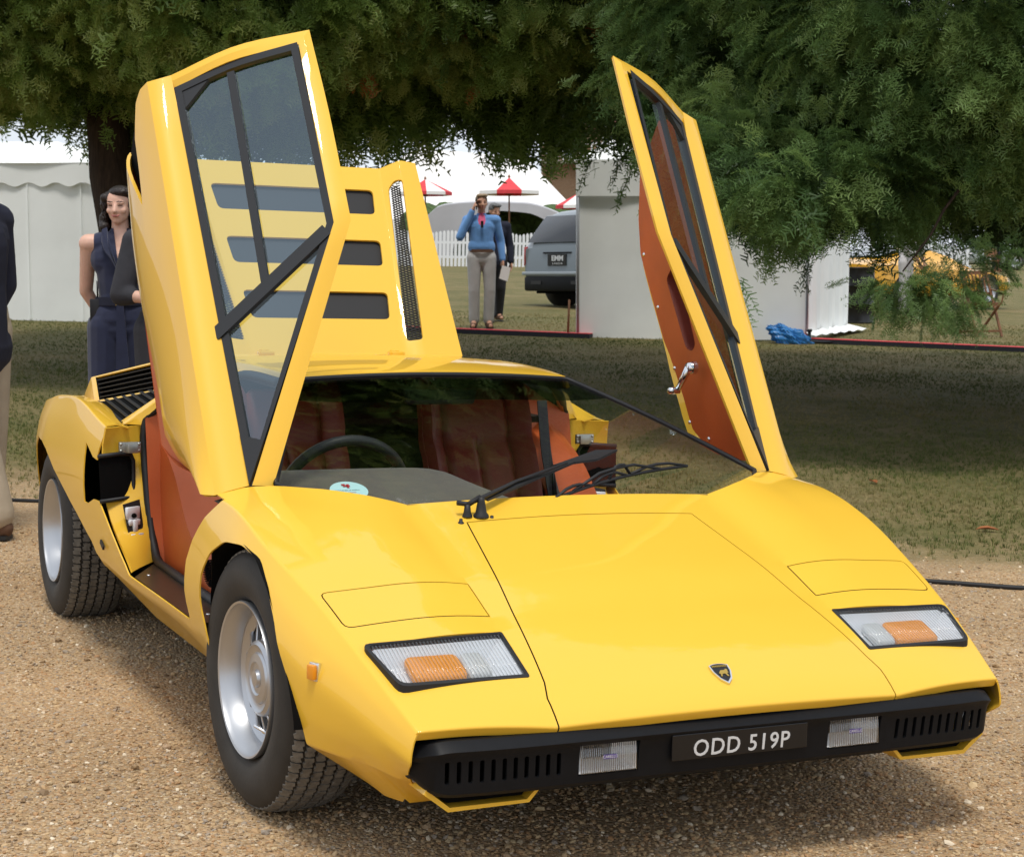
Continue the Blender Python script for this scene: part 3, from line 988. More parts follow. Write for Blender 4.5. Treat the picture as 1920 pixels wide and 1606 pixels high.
for sg in (1, -1):
    bm = bm_new()                       # bowl
    Mx = [(sg * .242, .30), (sg * .374, .30)]
    a = [Vector((sg * x, .100, z)) for x, z in ((.241, .252), (.375, .252), (.375, .314), (.241, .314))]
    b = [Vector((sg * x, .150, z)) for x, z in ((.275, .268), (.341, .268), (.341, .298), (.275, .298))]
    VA = [bm.verts.new(v) for v in a]; VB = [bm.verts.new(v) for v in b]
    for k in range(4):
        j = (k + 1) % 4
        bm.faces.new((VA[k], VA[j], VB[j], VB[k]))
    bm.faces.new(VB)
    fog = from_bm('fog_lamp', bm, reflector, car)
    bm = bm_new()                       # ribbed lens
    nr = 44
    prev = None
    for k in range(nr + 1):
        x = .2415 + (.1335) * k / nr
        y = .094 - (.0028 if k % 2 else 0)
        p = (bm.verts.new((sg * x, y, .2525)), bm.verts.new((sg * x, y + .003, .3135)))
        if prev: bm.faces.new((prev[0], p[0], p[1], prev[1]))
        prev = p
    from_bm('ribbed_lens', bm, fog_glass if 'fog_glass' in globals() else glass_mat('fog_lens_glass', (0.95, 0.96, 0.97), 1.2, .05), fog)
    fog_glass = MATS['fog_lens_glass']
    bm = bm_new()
    for k in range(0, 27):
        x = .244 + .1285 * k / 26
        add_tube(bm, [(sg * x, .0925, .2530), (sg * x, .0955, .3130)], .0011, 5)
    from_bm('lens_rib', bm, fog_rib, fog)['kind'] = 'stuff'
    bm = bm_new()
    add_box(bm, (sg * .308, .0895, .286), (.032, .002, .009))
    lb = from_bm('lens_label', bm, purple, fog)
    text_mesh('lens_label_text', 'CARELLO', .0085, Matrix.Translation((sg * .308, .0882, .286)) @ Matrix.Rotation(R(90), 4, 'X'), silver_letters, fog, .0002)
bm = bm_new()
add_box(bm, (.006, .0865, .2905), (.340, .006, .056))
bevel_sharp(bm, 40, .002, 2)
plate = from_bm('number_plate', bm, plate_black, car)
text_mesh('plate_text', 'ODD 519P', .050, Matrix.Translation((.007, .083, .2845)) @ Matrix.Rotation(R(90), 4, 'X'), silver_letters, plate, .0008, spacing=1.10, sx=.98, shear=.08, bold=.0004)
# brake-duct scoops under the bumper ends
for sg in (1, -1):
    bm = bm_new()
    pts = [(.700, .242), (.648, .200), (.475, .200), (.450, .226), (.440, .226), (.470, .193), (.652, .191), (.705, .232)]
    add_prism(bm, [(sg * x, .135, z) for x, z in pts], (0, .12, 0))
    sc = from_bm('brake_scoop', bm, paint, car)
    bm = bm_new()
    add_prism(bm, [(sg * x, .155, z) for x, z in ((.69, .238), (.645, .204), (.478, .204), (.455, .230))], (0, .01, 0))
    from_bm('scoop_mesh', bm, dark_void, sc)
    # yellow wing end below the bumper tip
# ------------------------------------------------------------------ windscreen
WS_B = [(0, .942), (.15, .943), (.30, .947), (.43, .954), (.48, .960), (.55, .988), (.63, 1.046), (.705, 1.150)]
def ws_z(x, y): return .703 + .305 * (y - .942) - .055 * x * x
bl = crv([(x, y, 0) for x, y in WS_B], 22)
tl = np.array([(x, 1.822 - .012 * (x / .435) ** 2, 0) for x in np.linspace(0, .435, 22)])
WG = np.zeros((14, 22, 3))
for i, s_ in enumerate(np.linspace(0, 1, 14)):
    WG[i] = bl * (1 - s_) + tl * s_
    bulge = .035 * math.sin(math.pi * s_) * 0
    for j in range(22):
        x, y = WG[i, j, 0], WG[i, j, 1]
        WG[i, j, 2] = ws_z(x, y) + .008 * math.sin(math.pi * s_)
WFULL = np.concatenate([WG[:, ::-1] * np.array([-1, 1, 1]), WG[:, 1:]], axis=1)
bm = bm_new(); grid(bm, WFULL, (0, 0, 1))
ws = from_bm('windscreen', bm, glass, car, True)
bm = bm_new()
edge = np.concatenate([WFULL[0], WFULL[1:, -1], WFULL[-1][::-1][1:], WFULL[::-1][1:-1, 0]])
add_tube(bm, [Vector(p) + Vector((0, 0, .001)) for p in edge] + [Vector(edge[0]) + Vector((0, 0, .001))], .007, 6, caps=False)
from_bm('windscreen_seal', bm, black_rubber, ws, True)
# dark tint band at the top of the glass
bm = bm_new(); grid(bm, WFULL[-4:] + np.array([0, 0, -.003]), (0, 0, 1))
from_bm('tint_band', bm, glass_mat('tint_band_glass', (0.16, 0.19, 0.22), .3), ws, True)

# ------------------------------------------------------------------ roof
rys = np.linspace(1.826, 2.79, 16)
RX = np.linspace(0, 1, 11)
RG = np.zeros((16, 11, 3))
for i, y in enumerate(rys):
    hw = herm([1.826, 2.0, 2.3, 2.79], [.440, .455, .465, .470], y)
    zc = herm([1.826, 1.95, 2.2, 2.5, 2.79], [.976, .992, 1.003, .998, .982], y)
    ze = herm([1.826, 2.0, 2.3, 2.79], [.966, .977, .985, .972], y)
    for j, k in enumerate(RX):
        RG[i, j] = (hw * k, y, zc + (ze - zc) * k ** 2.2)
bm = bm_new(); grid(bm, RG, (0, 0, 1))
fr0 = RG[0].copy(); fr0[:, 2] -= .012; fr0[:, 1] -= .004
grid(bm, np.stack([RG[0], fr0]), (0, -1, 0))
sd = RG[:, -1].copy(); sd[:, 0] += .012; sd[:, 2] -= .035
grid(bm, np.stack([RG[:, -1], sd]), (1, 0, 0))
bmesh.ops.remove_doubles(bm, verts=bm.verts[:], dist=1e-4)
bevel_sharp(bm, 25, .008, 3)
# rear-view channel in the roof
ch = [(-.01, 2.45), (.10, 2.45), (.13, 2.77), (-.01, 2.77)]
bmesh.ops.delete(bm, geom=score(bm, ch, (0, 1)), context='FACES')
mirror_bm(bm)
roof = from_bm('roof', bm, paint, car, True); solidify(roof, .01)
bm = bm_new()
add_box(bm, (0, 2.61, .955), (.30, .34, .006))
from_bm('roof_channel', bm, dark_void, roof)
for sx in (1, -1):
    bm = bm_new()
    add_prism(bm, [(sx * .47, 1.86, .925), (sx * .47, 2.45, .935), (sx * .47, 2.45, .955), (sx * .47, 1.86, .958)], (-sx * .05, 0, 0))
    from_bm('roof_rail', bm, black_rubber, roof)

# engine-bay quarter panels: from the roof back to the shoulders, air boxes, grilles, jambs
for sx in (1, -1):
    S = lambda p: (sx * p[0], p[1], p[2])
    # quarter pillar outside: yellow strip rising from the door jamb to the roof
    bm = bm_new()
    pil = [(.742, 2.43, .775), (.80, 2.45, .778), (.70, 2.33, .872), (.60, 2.30, .925), (.472, 2.30, .955), (.472, 2.24, .955), (.58, 2.25, .925), (.66, 2.30, .878)]
    add_prism(bm, [S(p) for p in pil], (0, .05, .004))
    bevel_sharp(bm, 40, .006, 2)
    q = from_bm('quarter_pillar', bm, paint, car, True, 35)
    # engine side walls (dark) below the air box
    bm = bm_new()
    vs = [bm.verts.new(S(p)) for p in ((.80, 2.449, .774), (.76, 3.04, .803), (.64, 2.63, .878), (.66, 2.33, .87))]
    bm.faces.new(vs)
    vs = [bm.verts.new(S(p)) for p in ((.50, 2.30, .91), (.50, 2.70, .91), (.64, 2.63, .878), (.66, 2.33, .87))]
    bm.faces.new(vs)
    g = from_bm('side_grille', bm, dark_void, car)
    for k in range(7):
        f = k / 7.0
        a = Vector((.795, 2.47 + .02 * f, .782)).lerp(Vector((.665, 2.34, .872)), f)
        b = Vector((.762, 3.02, .808)).lerp(Vector((.645, 2.63, .880)), f)
        bm = bm_new()
        add_box(bm, (0, 0, 0), (1, 1, 1))
        d = (b - a)
        M = Matrix.Translation((a + b) / 2 * 1.0) @ d.to_track_quat('Y', 'Z').to_matrix().to_4x4() @ Matrix.Diagonal((.012, d.length, .003, 1))
        bm.transform(M)
        for v in bm.verts: v.co.x *= sx
        if sx < 0: bmesh.ops.reverse_faces(bm, faces=bm.faces[:])
        from_bm('grille_slat', bm, mesh_black, g)
    # air box: yellow housing with a slatted mouth
    F = [(.62, 2.70, .968), (.645, 2.60, .872), (.765, 3.05, .800), (.745, 3.22, .880)]      # mouth corners: top front, bottom front, bottom rear, top rear
    Ft = [Vector(S(p)) for p in F]
    cen = sum(Ft, Vector()) / 4
    inn = [cen + (p - cen) * .86 for p in Ft]
    bm = bm_new()
    Va = [bm.verts.new(p) for p in Ft]; Vi = [bm.verts.new(p) for p in inn]
    for k in range(4):
        j = (k + 1) % 4
        bm.faces.new((Va[k], Va[j], Vi[j], Vi[k]))
    back = [S(p) for p in ((.40, 2.72, .975), (.46, 3.5, .86), (.70, 3.55, .80), (.74, 3.30, .845))]
    Vb = [bm.verts.new(p) for p in back]
    bm.faces.new((Va[0], Va[3], Vb[3], Vb[1], Vb[0]))
    bm.faces.new((Vb[3], Vb[2], Vb[1]))
    low_r = bm.verts.new(S((.745, 3.34, .79)))
    bm.faces.new((Va[3], Va[2], low_r, Vb[3]))
    bm.faces.new((Vb[3], low_r, Vb[2]))
    bmesh.ops.recalc_face_normals(bm, faces=bm.faces[:])
    c = sum((v.co for v in bm.verts), Vector()) / len(bm.verts)
    bevel_sharp(bm, 25, .006, 2)
    ab = from_bm('air_box', bm, paint, car, True, 30); solidify(ab, .008)
    bm = bm_new()
    bm.faces.new([bm.verts.new(p - Vector((sx * .05, 0, .01))) for p in inn])
    Vq = [bm.verts.new(p) for p in inn]; Vw = [bm.verts.new(p - Vector((sx * .05, 0, .01))) for p in inn]
    for k in range(4):
        j = (k + 1) % 4
        bm.faces.new((Vq[k], Vq[j], Vw[j], Vw[k]))
    from_bm('air_box_mouth', bm, dark_void, ab)
    for k in range(5):
        f = (k + .7) / 5.4
        a = inn[1].lerp(inn[0], f); b = inn[2].lerp(inn[3], f)
        d = b - a
        bm = bm_new()
        add_box(bm, (0, 0, 0), (1, 1, 1))
        bm.transform(Matrix.Translation((a + b) / 2 - Vector((sx * .012, 0, 0))) @ d.to_track_quat('Y', 'Z').to_matrix().to_4x4() @ Matrix.Diagonal((.020, d.length * .985, .0035, 1)))
        from_bm('air_box_slat', bm, mesh_black, ab)
    # door jamb
    jo = [(.874, 2.352, .775), (.880, 2.372, .70), (.872, 2.36, .56), (.858, 2.05, .378)]
    ji = [(.742, 2.43, .775), (.742, 2.42, .70), (.742, 2.36, .56), (.742, 2.26, .372)]
    JO, JI = crv(jo, 12), crv(ji, 12)
    bm = bm_new()
    JJ = np.stack([JO, (JO * 2 + JI) / 3 + np.array([0, .006, 0]), (JO + 2 * JI) / 3 + np.array([0, .004, 0]), JI], 0)
    JJ[:, :, 0] *= sx
    grid(bm, JJ, (0, -1, 0))
    jb = from_bm('door_jamb', bm, paint, car, True); solidify(jb, .006)
    # NACA intake: rubber-edged hole with a dark box behind
    bm = bm_new()
    add_prism(bm, [S(p) for p in ((.86, 2.43, .50), (.885, 2.66, .49), (.885, 2.66, .73), (.86, 2.43, .72))], (-sx * .02, 0, 0))
    for f in bm.faces: pass
    bm.transform(Matrix.Translation((-sx * .06, 0, 0)))
    ic = from_bm('side_intake', bm, dark_void, jb)
    bm = bm_new()
    inl = [(.900, 2.343, .690), (.83, 2.376, .693), (.790, 2.398, .690), (.780, 2.404, .668), (.782, 2.386, .572), (.795, 2.378, .556), (.895, 2.33, .552)]
    pl = [Vector(S(p)) + Vector((0, -.004, 0)) for p in inl]
    vs = [bm.verts.new(p) for p in pl]
    bm.faces.new(vs)
    from_bm('intake_mouth', bm, dark_void, jb)
    bm = bm_new()
    add_tube(bm, [p + Vector((0, -.003, 0)) for p in pl], .007, 8)
    from_bm('intake_rubber', bm, black_rubber, jb, True)
    # striker and lock
    bm = bm_new()
    add_box(bm, S((.795, 2.380, .712)), (.068, .012, .034)); add_box(bm, S((.788, 2.370, .710)), (.034, .016, .030))
    for (u, v) in ((.767, .722), (.767, .702), (.823, .722), (.823, .702)):
        add_lathe(bm, [(0.0, .004), (.004, .003), (.005, 0)], Matrix.Translation(S((u, 2.374, v))) @ Matrix.Rotation(R(90), 4, 'X'), 8)
    bevel_sharp(bm, 50, .002, 2)
    from_bm('striker', bm, zinc, jb, True, 35)
    bm = bm_new()
    pl = [(.835, 2.300, .545), (.775, 2.338, .555), (.765, 2.300, .435), (.772, 2.288, .425), (.812, 2.262, .425), (.822, 2.262, .440)]
    add_prism(bm, [S((p[0], p[1] - .006, p[2])) for p in pl], (0, -.006, 0))
    lk = from_bm('door_lock', bm, black_rubber, car)
    bm = bm_new()
    for (z0, z1, hw_) in ((.500, .538, .027), (.452, .500, .009), (.438, .458, .026), (.482, .500, .022)):
        for s2 in (0,):
            zc = (z0 + z1) / 2
            yv = 2.300 - (.545 - zc) * .28
            add_box(bm, S((.802 + (zc - .49) * .12, yv - .004, zc)), (hw_ * 2, .012, z1 - z0), Matrix.Rotation(-sx * .55, 3, 'Z'))
    bevel_sharp(bm, 50, .002, 1)
    from_bm('lock_plate', bm, satin_steel, lk, True, 35)
    bm = bm_new()
    add_lathe(bm, [(0.0, .002), (.008, .002), (.008, 0)], Matrix.Translation(S((.803, 2.276, .512))) @ Matrix.Rotation(R(90), 4, 'X'), 14)
    from_bm('lock_hole', bm, dark_void, lk)
    # rubber seal round the door opening
    bm = bm_new()
    sl_ = crv([(.47, 1.86, .945), (.50, 2.1, .955), (.58, 2.22, .915), (.66, 2.31, .872), (.735, 2.415, .79), (.742, 2.416, .74), (.742, 2.38, .62), (.742, 2.28, .42), (.742, 2.24, .385)], 40)
    sl2 = crv([(.742, 2.24, .385), (.742, 2.20, .372), (.745, 1.9, .372), (.748, 1.5, .372), (.75, 1.33, .375)], 20)
    add_tube(bm, [S(p) for p in np.concatenate([sl_, sl2[1:]])], .014, 10)
    from_bm('door_seal', bm, black_rubber, car, True)
    # sill step
    bm = bm_new()
    add_prism(bm, [S(p) for p in ((.856, 1.31, .366), (.856, 2.03, .366), (.742, 2.26, .366), (.742, 1.31, .366))], (0, 0, -.03))
    st = from_bm('sill_step', bm, vary(mat('dark_sill_plate', (.035, .022, .012), .35), 30, .2), car)
    for (u, v) in ((.80, 1.62), (.81, 2.05), (.80, 1.42)):
        bm = bm_new()
        add_lathe(bm, [(0, .002), (.006, .0015), (.007, 0)], Matrix.Translation(S((u, v, .3662))), 10)
        from_bm('sill_screw', bm, chrome, st)
    # front footwell / kick panel closing the opening in front
    bm = bm_new()
    add_prism(bm, [S(p) for p in ((.74, 1.10, .20), (.74, 1.36, .20), (.74, 1.36, .58), (.74, 1.20, .64), (.74, 1.10, .64))], (-sx * .02, 0, 0))
    add_prism(bm, [S(p) for p in ((.72, 1.17, .20), (.86, 1.17, .20), (.86, 1.17, .62), (.72, 1.17, .64))], (0, .008, 0))
    from_bm('kick_panel', bm, liner, car)

# ------------------------------------------------------------------ engine cover, standing open behind the roof
LP, LNv = Vector((0, 3.249, 1.583)), Vector((0, -.797, .604))
LU = Vector((0, .604, .797))
def lidp(x, v, h=0.0):
    """x across, v metres up the cover from its hinge line, h out of its face"""
    p0 = Vector((0, 2.787, .974))
    return p0 + LU * v + LNv * h + Vector((x, 0, 0))
bm = bm_new()
Lv = np.linspace(.0, .870, 15)
Lx = [0, .12, .24, .335, .348, .385, .425, .438, .47, .497]
LG = np.zeros((15, len(Lx), 3))
for i, v in enumerate(Lv):
    k = v / .87
    inner = .285 + (.365 - .285) * k
    lift = .012 + .040 * k
    cols = [(0, 0), (.10, 0), (.20, 0), (inner - .015, 0), (inner, 0), (inner + .03, lift * .5), (inner + .062, lift), (inner + .075, lift), (.45 + .02 * k, lift * .9), (.497, lift * .8)]
    for j, (x, h) in enumerate(cols): LG[i, j] = lidp(x, v, h)
grid(bm, LG, LNv[:])
bmesh.ops.remove_doubles(bm, verts=bm.verts[:], dist=1e-5)
def uv_of(p):
    d = Vector(p) - lidp(0, 0)
    return d.x, d.dot(LU)
# work in the cover's own plane to cut the louvres
def to_plane(bm):
    for v in bm.verts:
        d = v.co - lidp(0, 0); v.co = Vector((d.x, d.dot(LU), d.dot(LNv)))
def from_plane(bm):
    for v in bm.verts:
        v.co = lidp(v.co.x, v.co.y, v.co.z)
to_plane(bm)
LOUV = [[(-.02, .645), (.300, .645), (.314, .762), (-.02, .762)], [(-.02, .405), (.281, .405), (.294, .522), (-.02, .522)], [(-.02, .165), (.256, .165), (.272, .285), (-.02, .285)]]
LOUV_R = [round_poly(q, [0, .022, .022, 0], 4) for q in LOUV]
for q in LOUV_R:
    bmesh.ops.delete(bm, geom=score(bm, q, (0, 1)), context='FACES')
GR = round_poly([(.300, .068), (.358, .068), (.423, .778), (.398, .790), (.372, .760)], .014, 3)
bmesh.ops.delete(bm, geom=score(bm, GR, (0, 1)), context='FACES')
from_plane(bm)
mirror_bm(bm)
bevel_sharp(bm, 18, .006, 2)
ec = from_bm('engine_cover', bm, paint, car, True)
solidify(ec, .008)
for q in LOUV:
    bm = bm_new()
    x0, y0 = q[1]; x1, y1 = q[2]
    # angled dark slat panel inside each louvre
    vs = [bm.verts.new(lidp(*p)) for p in ((-x0 - .01, y0 - .012, -.020), (x0 + .01, y0 - .012, -.020), (x1 + .012, y1 + .012, -.012), (-x1 - .012, y1 + .012, -.012))]
    bm.faces.new(vs)
    lv = from_bm('louvre', bm, mesh_black, ec); solidify(lv, .004)
wire = mat('grille_wire', (.02, .02, .02), .7)
for sx in (1, -1):
    bm = bm_new()
    def gq(t, s_):     # s_ 0..1 across, t 0..1 up
        v = .068 + t * (.785 - .068)
        k = v / .87; inner = .285 + .08 * k; lift = .012 + .040 * k
        xa = .300 + (.385 - .300) * t; xb = .358 + (.423 - .358) * t
        x = xa + (xb - xa) * s_
        return lidp(sx * x, v, lift * .45 - .006)
    n = 64
    for k in range(n):
        t = (k + .5) / n
        for dd in (.030, -.030):
            if 0 < t + dd < 1:
                add_tube(bm, [gq(t, 0), gq(t + dd, 1)], .0023, 4, caps=False)
    from_bm('cover_grille', bm, wire, ec)['kind'] = 'stuff'
# lower hinge strip of the cover
bm = bm_new()
add_prism(bm, [lidp(-.49, .0, .004), lidp(.49, .0, .004), lidp(.49, -.012, .004), lidp(-.49, -.012, .004)], LNv * .014)
bevel_sharp(bm, 40, .003, 2)
from_bm('hinge_strip', bm, paint, ec, True, 35)
for sx in (1, -1):
    bm = bm_new()
    add_box(bm, (sx * .24, 2.775, .985), (.05, .05, .02)); add_box(bm, (sx * .24, 2.80, .975), (.03, .04, .05))
    bevel_sharp(bm, 40, .005, 2)
    from_bm('cover_hinge', bm, paint, ec, True, 35)
    bm = bm_new()
    add_tube(bm, [(sx * .40, 3.35, .80), (sx * .36, 3.16, 1.42)], [.012, .009], 8)
    from_bm('cover_stay', bm, black_rubber, ec, True)
# engine under the cover (dark block with air cleaners, mostly hidden)
bm = bm_new()
add_box(bm, (0, 3.15, .70), (.86, .6, .20))
for sx in (1, -1):
    add_lathe(bm, [(0, .08), (.09, .08), (.10, .06), (.10, 0)], Matrix.Translation((sx * .2, 3.1, .80)), 20)
from_bm('engine', bm, mesh_black, car)
# ------------------------------------------------------------------ scissor doors, raised
dAb, dK, dT, dS = map(np.array, ((.708, 1.162, .732), (.459, 1.316, 1.408), (.473, 1.643, 1.932), (.815, 1.809, 1.800)))
wT_, wK_, wTp, wR_ = map(np.array, ((.765, 1.174, .735), (.505, 1.319, 1.400), (.51, 1.622, 1.888), (.809, 1.797, 1.764)))
cB, cC = np.array((.852, 1.181, .712)), np.array((.877, 1.83, 1.779))
dvT, dvB, dgB = map(np.array, ((.679, 1.704, 1.812), (.675, 1.373, 1.246), (.793, 1.422, 1.078)))

# window plane (least squares) and its outward normal
_wp = np.array([wT_, wK_, wTp, wR_]); W0 = _wp.mean(0)
_n = np.linalg.svd(_wp - W0)[2][2]
WN = _n if _n[0] > 0 else -_n
def onw(p, h=0.0):
    p = np.array(p, float); return p - WN * float((p - W0) @ WN) + WN * h

def make_door(sx):
    S = lambda p: Vector((sx * p[0], p[1], p[2]))
    root = empty('door', (sx * .80, 1.18, .72)); root.parent = car
    root.matrix_parent_inverse = Matrix.Translation(car.location).inverted()
    root['_abs'] = 1
    def put(name, bm, m, par=root, smooth=False, sharp=None):
        return from_bm(name, bm, m, par, smooth, sharp)
    # ---- outer skin: pillar, roof rail, rear strip, belt, flank
    bm = bm_new()
    n = 10
    outw = np.array((1, -.5, 0)) * np.array((sx, 1, 1))
    def strip(A, B, k=3, bulge=0.004):
        G = np.stack([A * (1 - t) + B * t + WN * bulge * math.sin(math.pi * t) for t in np.linspace(0, 1, k)])
        G = G.copy(); G[..., 0] *= sx
        grid(bm, G, outw)
    rail = crv([dK, (dK + dT) / 2 + np.array((-.004, .0, .004)), dT], n)
    railin = lin([wK_, wTp], n)
    strip(lin([dAb, dK], n), lin([wT_ + (dAb - wT_) * .10, wK_], n))
    strip(rail, railin)
    topo = crv([dT, (dT + dS) / 2 + np.array((.0, -.004, .022)), dS], n)
    topi = crv([wTp, (wTp + wR_) / 2 + np.array((0, -.004, .020)), wR_], n)
    strip(topo, topi)
    # belt strip from the window line out to the crease
    belt_i = lin([wT_, wR_], 16)
    belt_o = lin([cB, cC], 16)
    end_i = dS
    Gb = np.stack([belt_i * (1 - t) + belt_o * t + np.array((.010, -.006, .0)) * math.sin(math.pi * t) for t in np.linspace(0, 1, 6)])
    Gb[:, -1, :] = np.stack([(dS * (1 - t) + cC * t) for t in np.linspace(0, 1, 6)])
    Gb = Gb.copy(); Gb[..., 0] *= sx
    grid(bm, Gb, outw)
    # flank below the crease
    C_ = lin([cB, cC], 26)
    Bt = crv([(.850, 1.22, .716), (.846, 1.40, .738), (.843, 1.54, .752), (.838, 1.66, .772), (.836, 1.735, .79), (.836, 1.782, .86), (.838, 1.845, .95), (.844, 1.91, 1.05), (.849, 1.98, 1.15), (.85, 2.045, 1.25), (.85, 2.095, 1.35), (.857, 2.108, 1.47), (.862, 2.10, 1.60)], 26)
    ks = np.linspace(0, 1, 12)
    Gf = np.stack([C_ * (1 - t) + Bt * t + np.array((.034, 0, 0)) * math.sin(math.pi * min(1, t * 1.0)) ** .8 for t in ks])
    Gf = Gf.copy(); Gf[..., 0] *= sx
    grid(bm, Gf, (sx, 0, 0))
    bmesh.ops.remove_doubles(bm, verts=bm.verts[:], dist=6e-4)
    bevel_sharp(bm, 20, .010, 3)
    NOT = [(1.838, 1.80), (1.880, 1.723), (1.878, 1.624), (1.800, 1.440), (2.118, 1.612), (2.2, 1.9)]
    bmesh.ops.delete(bm, geom=score(bm, NOT, (1, 2), lambda c: abs(c.x) > .845 and c.y > 1.7), context='FACES')
    skin = put('door_skin', bm, paint, root, True); solidify(skin, .010)
    wn = skin.modifiers.new('wn', 'WEIGHTED_NORMAL'); wn.keep_sharp = True
    # dark intake channel showing in the notch
    bm = bm_new()
    add_prism(bm, [S((.862, y, z)) for y, z in ((1.82, 1.70), (1.76, 1.42), (1.86, 1.42), (2.10, 1.58), (2.05, 1.66))], (-sx * .02, 0, 0))
    put('intake_channel', bm, dark_void, root)
    # ---- window: black frame, bars, panes
    def bar(bm, a, b, w1, w2, th=.012, h=.004):
        a, b = np.array(a, float), np.array(b, float)
        d = (b - a) / np.linalg.norm(b - a); s = np.cross(d, WN)
        pts = [onw(a + s * w1 / 2, h), onw(b + s * w1 / 2, h), onw(b - s * w2 / 2, h), onw(a - s * w2 / 2, h)]
        add_prism(bm, [S(p) for p in pts], S(-WN * th))
    bm = bm_new()
    loop = [wT_] + [wK_] + list(lin([wK_, wTp], 6)[1:]) + list(topi[1:]) + list(lin([wR_, wT_], 10)[1:-1])
    loop = [np.array(p) for p in loop]
    cen = np.mean([wT_, wK_, wTp, wR_], axis=0)
    L2 = []
    # inset loop in the window plane
    ex = (wR_ - wT_) / np.linalg.norm(wR_ - wT_); ey = np.cross(WN, ex)
    P2 = [((p - W0) @ ex, (p - W0) @ ey) for p in loop]
    I2 = offset_poly(P2, .021)
    VO, VI, VO2, VI2 = [], [], [], []
    for (a, b), (c, d) in zip(P2, I2):
        po = W0 + ex * a + ey * b; pi = W0 + ex * c + ey * d
        VO.append(bm.verts.new(S(po + WN * .003))); VI.append(bm.verts.new(S(pi + WN * .003)))
        VI2.append(bm.verts.new(S(pi - WN * .014))); VO2.append(bm.verts.new(S(po - WN * .030)))
    for k in range(len(VO)):
        j = (k + 1) % len(VO)
        bm.faces.new((VO[k], VO[j], VI[j], VI[k])); bm.faces.new((VI[k], VI[j], VI2[j], VI2[k])); bm.faces.new((VI2[k], VI2[j], VO2[j], VO2[k]))
    bmesh.ops.recalc_face_normals(bm, faces=bm.faces[:])
    wf = put('window_frame', bm, frame_black, root)
    bm = bm_new(); bar(bm, dvT, dvB, .022, .022); put('window_bar', bm, frame_black, root)
    bm = bm_new(); bar(bm, wK_ + (dgB - wK_) * .06, wK_ + (dgB - wK_) * .965, .036, .036, .016, .007); put('window_bar', bm, frame_black, root)
    bm = bm_new()
    add_prism(bm, [S(onw(p, .002)) for p in (wR_, wR_ + (dvT - wR_) * .62, wR_ + (wT_ - wR_) * .075)], S(-WN * .012))
    put('corner_plate', bm, frame_black, root)
    bm = bm_new()
    add_prism(bm, [S(onw(p, .002)) for p in (wT_, wT_ + (wR_ - wT_) * .115, wT_ + (wK_ - wT_) * .165)], S(-WN * .012))
    put('corner_plate', bm, frame_black, root)
    for quad in ((dvT, wTp, wK_, dvB), (wR_, dvT, dvB, dgB), (dgB, wK_, wT_)):
        q = [np.array(p) for p in quad]
        if len(q) == 4 and quad[0] is wR_: q = [wR_, dvT, dvB, dgB]
        bm = bm_new()
        bm.faces.new([bm.verts.new(S(onw(p, -.008))) for p in q])
        put('window_pane', bm, side_glass, root)
    # ---- inner panel: tan leather with pocket, crank and screws
    xin = lambda y, z: .792 + .045 * min(1, max(0, ((y - 1.25) * .855 - (z - .80) * .52) / .42))
    outl = [(1.26, .76), (1.40, .756), (1.54, .758), (1.66, .775), (1.73, .795), (1.785, .885), (1.83, .958), (1.90, 1.07), (1.97, 1.182), (2.035, 1.285), (2.08, 1.36), (2.094, 1.47), (2.075, 1.62), (1.93, 1.765), (1.86, 1.765), (1.81, 1.735), (1.55, 1.30)]
    outl = offset_poly(outl, -.014)
    pocket = [(1.895, 1.275), (1.840, 1.320), (1.800, 1.300), (1.688, 1.075), (1.708, 1.052), (1.752, 1.056)]
    bm = bm_new()
    yy, zz = np.meshgrid(np.linspace(1.2, 2.15, 40), np.linspace(.70, 1.85, 46), indexing='ij')
    G = np.stack([np.vectorize(xin)(yy, zz) * sx, yy, zz], -1)
    grid(bm, G, (-sx, 0, 0))
    keep = set(score(bm, outl, (1, 2)))
    bmesh.ops.delete(bm, geom=[f for f in bm.faces if f not in keep], context='FACES')
    pk = round_poly(pocket, .02, 3)
    bmesh.ops.delete(bm, geom=score(bm, pk, (1, 2)), context='FACES')
    ip = put('inner_panel', bm, leather, root, True); solidify(ip, .014)
    bm = bm_new()
    A = [bm.verts.new((sx * (xin(y, z) - .001), y, z)) for y, z in pk]
    B = [bm.verts.new((sx * (xin(y, z) + .045), y, z)) for y, z in offset_poly(pk, .008)]
    for k in range(len(A)):
        j = (k + 1) % len(A); bm.faces.new((A[k], A[j], B[j], B[k]))
    bm.faces.new(B)
    put('map_pocket', bm, seat_leather, root)  # darker leather paints the shade inside the pocket
    bm = bm_new()       # perimeter edge closing skin to panel
    oo = outl
    A = [bm.verts.new((sx * xin(y, z), y, z)) for y, z in oo]; B = [bm.verts.new((sx * (.852), y * 1.0, z)) for y, z in oo]
    for k in range(len(oo) - 2):
        bm.faces.new((A[k], A[k + 1], B[k + 1], B[k]))
    put('door_edge', bm, leather, root)
    bm = bm_new()       # window crank
    M0 = Vector(S((.780, 1.640, 1.003))); M1 = Vector(S((.772, 1.700, .928)))
    add_lathe(bm, [(0, .030), (.015, .028), (.019, .012), (.021, 0)], Matrix.Translation(S((.79, 1.640, 1.003))) @ Matrix.Rotation(-sx * R(90), 4, 'Y'), 16)
    add_tube(bm, [M0 + Vector((-sx * .012, 0, 0)), M1 + Vector((-sx * .008, 0, 0))], [.013, .008], 8)
    add_lathe(bm, [(0, .040), (.010, .038), (.012, .02), (.009, 0)], Matrix.Translation(M1) @ Matrix.Rotation(-sx * R(90), 4, 'Y'), 12)
    put('window_crank', bm, chrome, root, True)
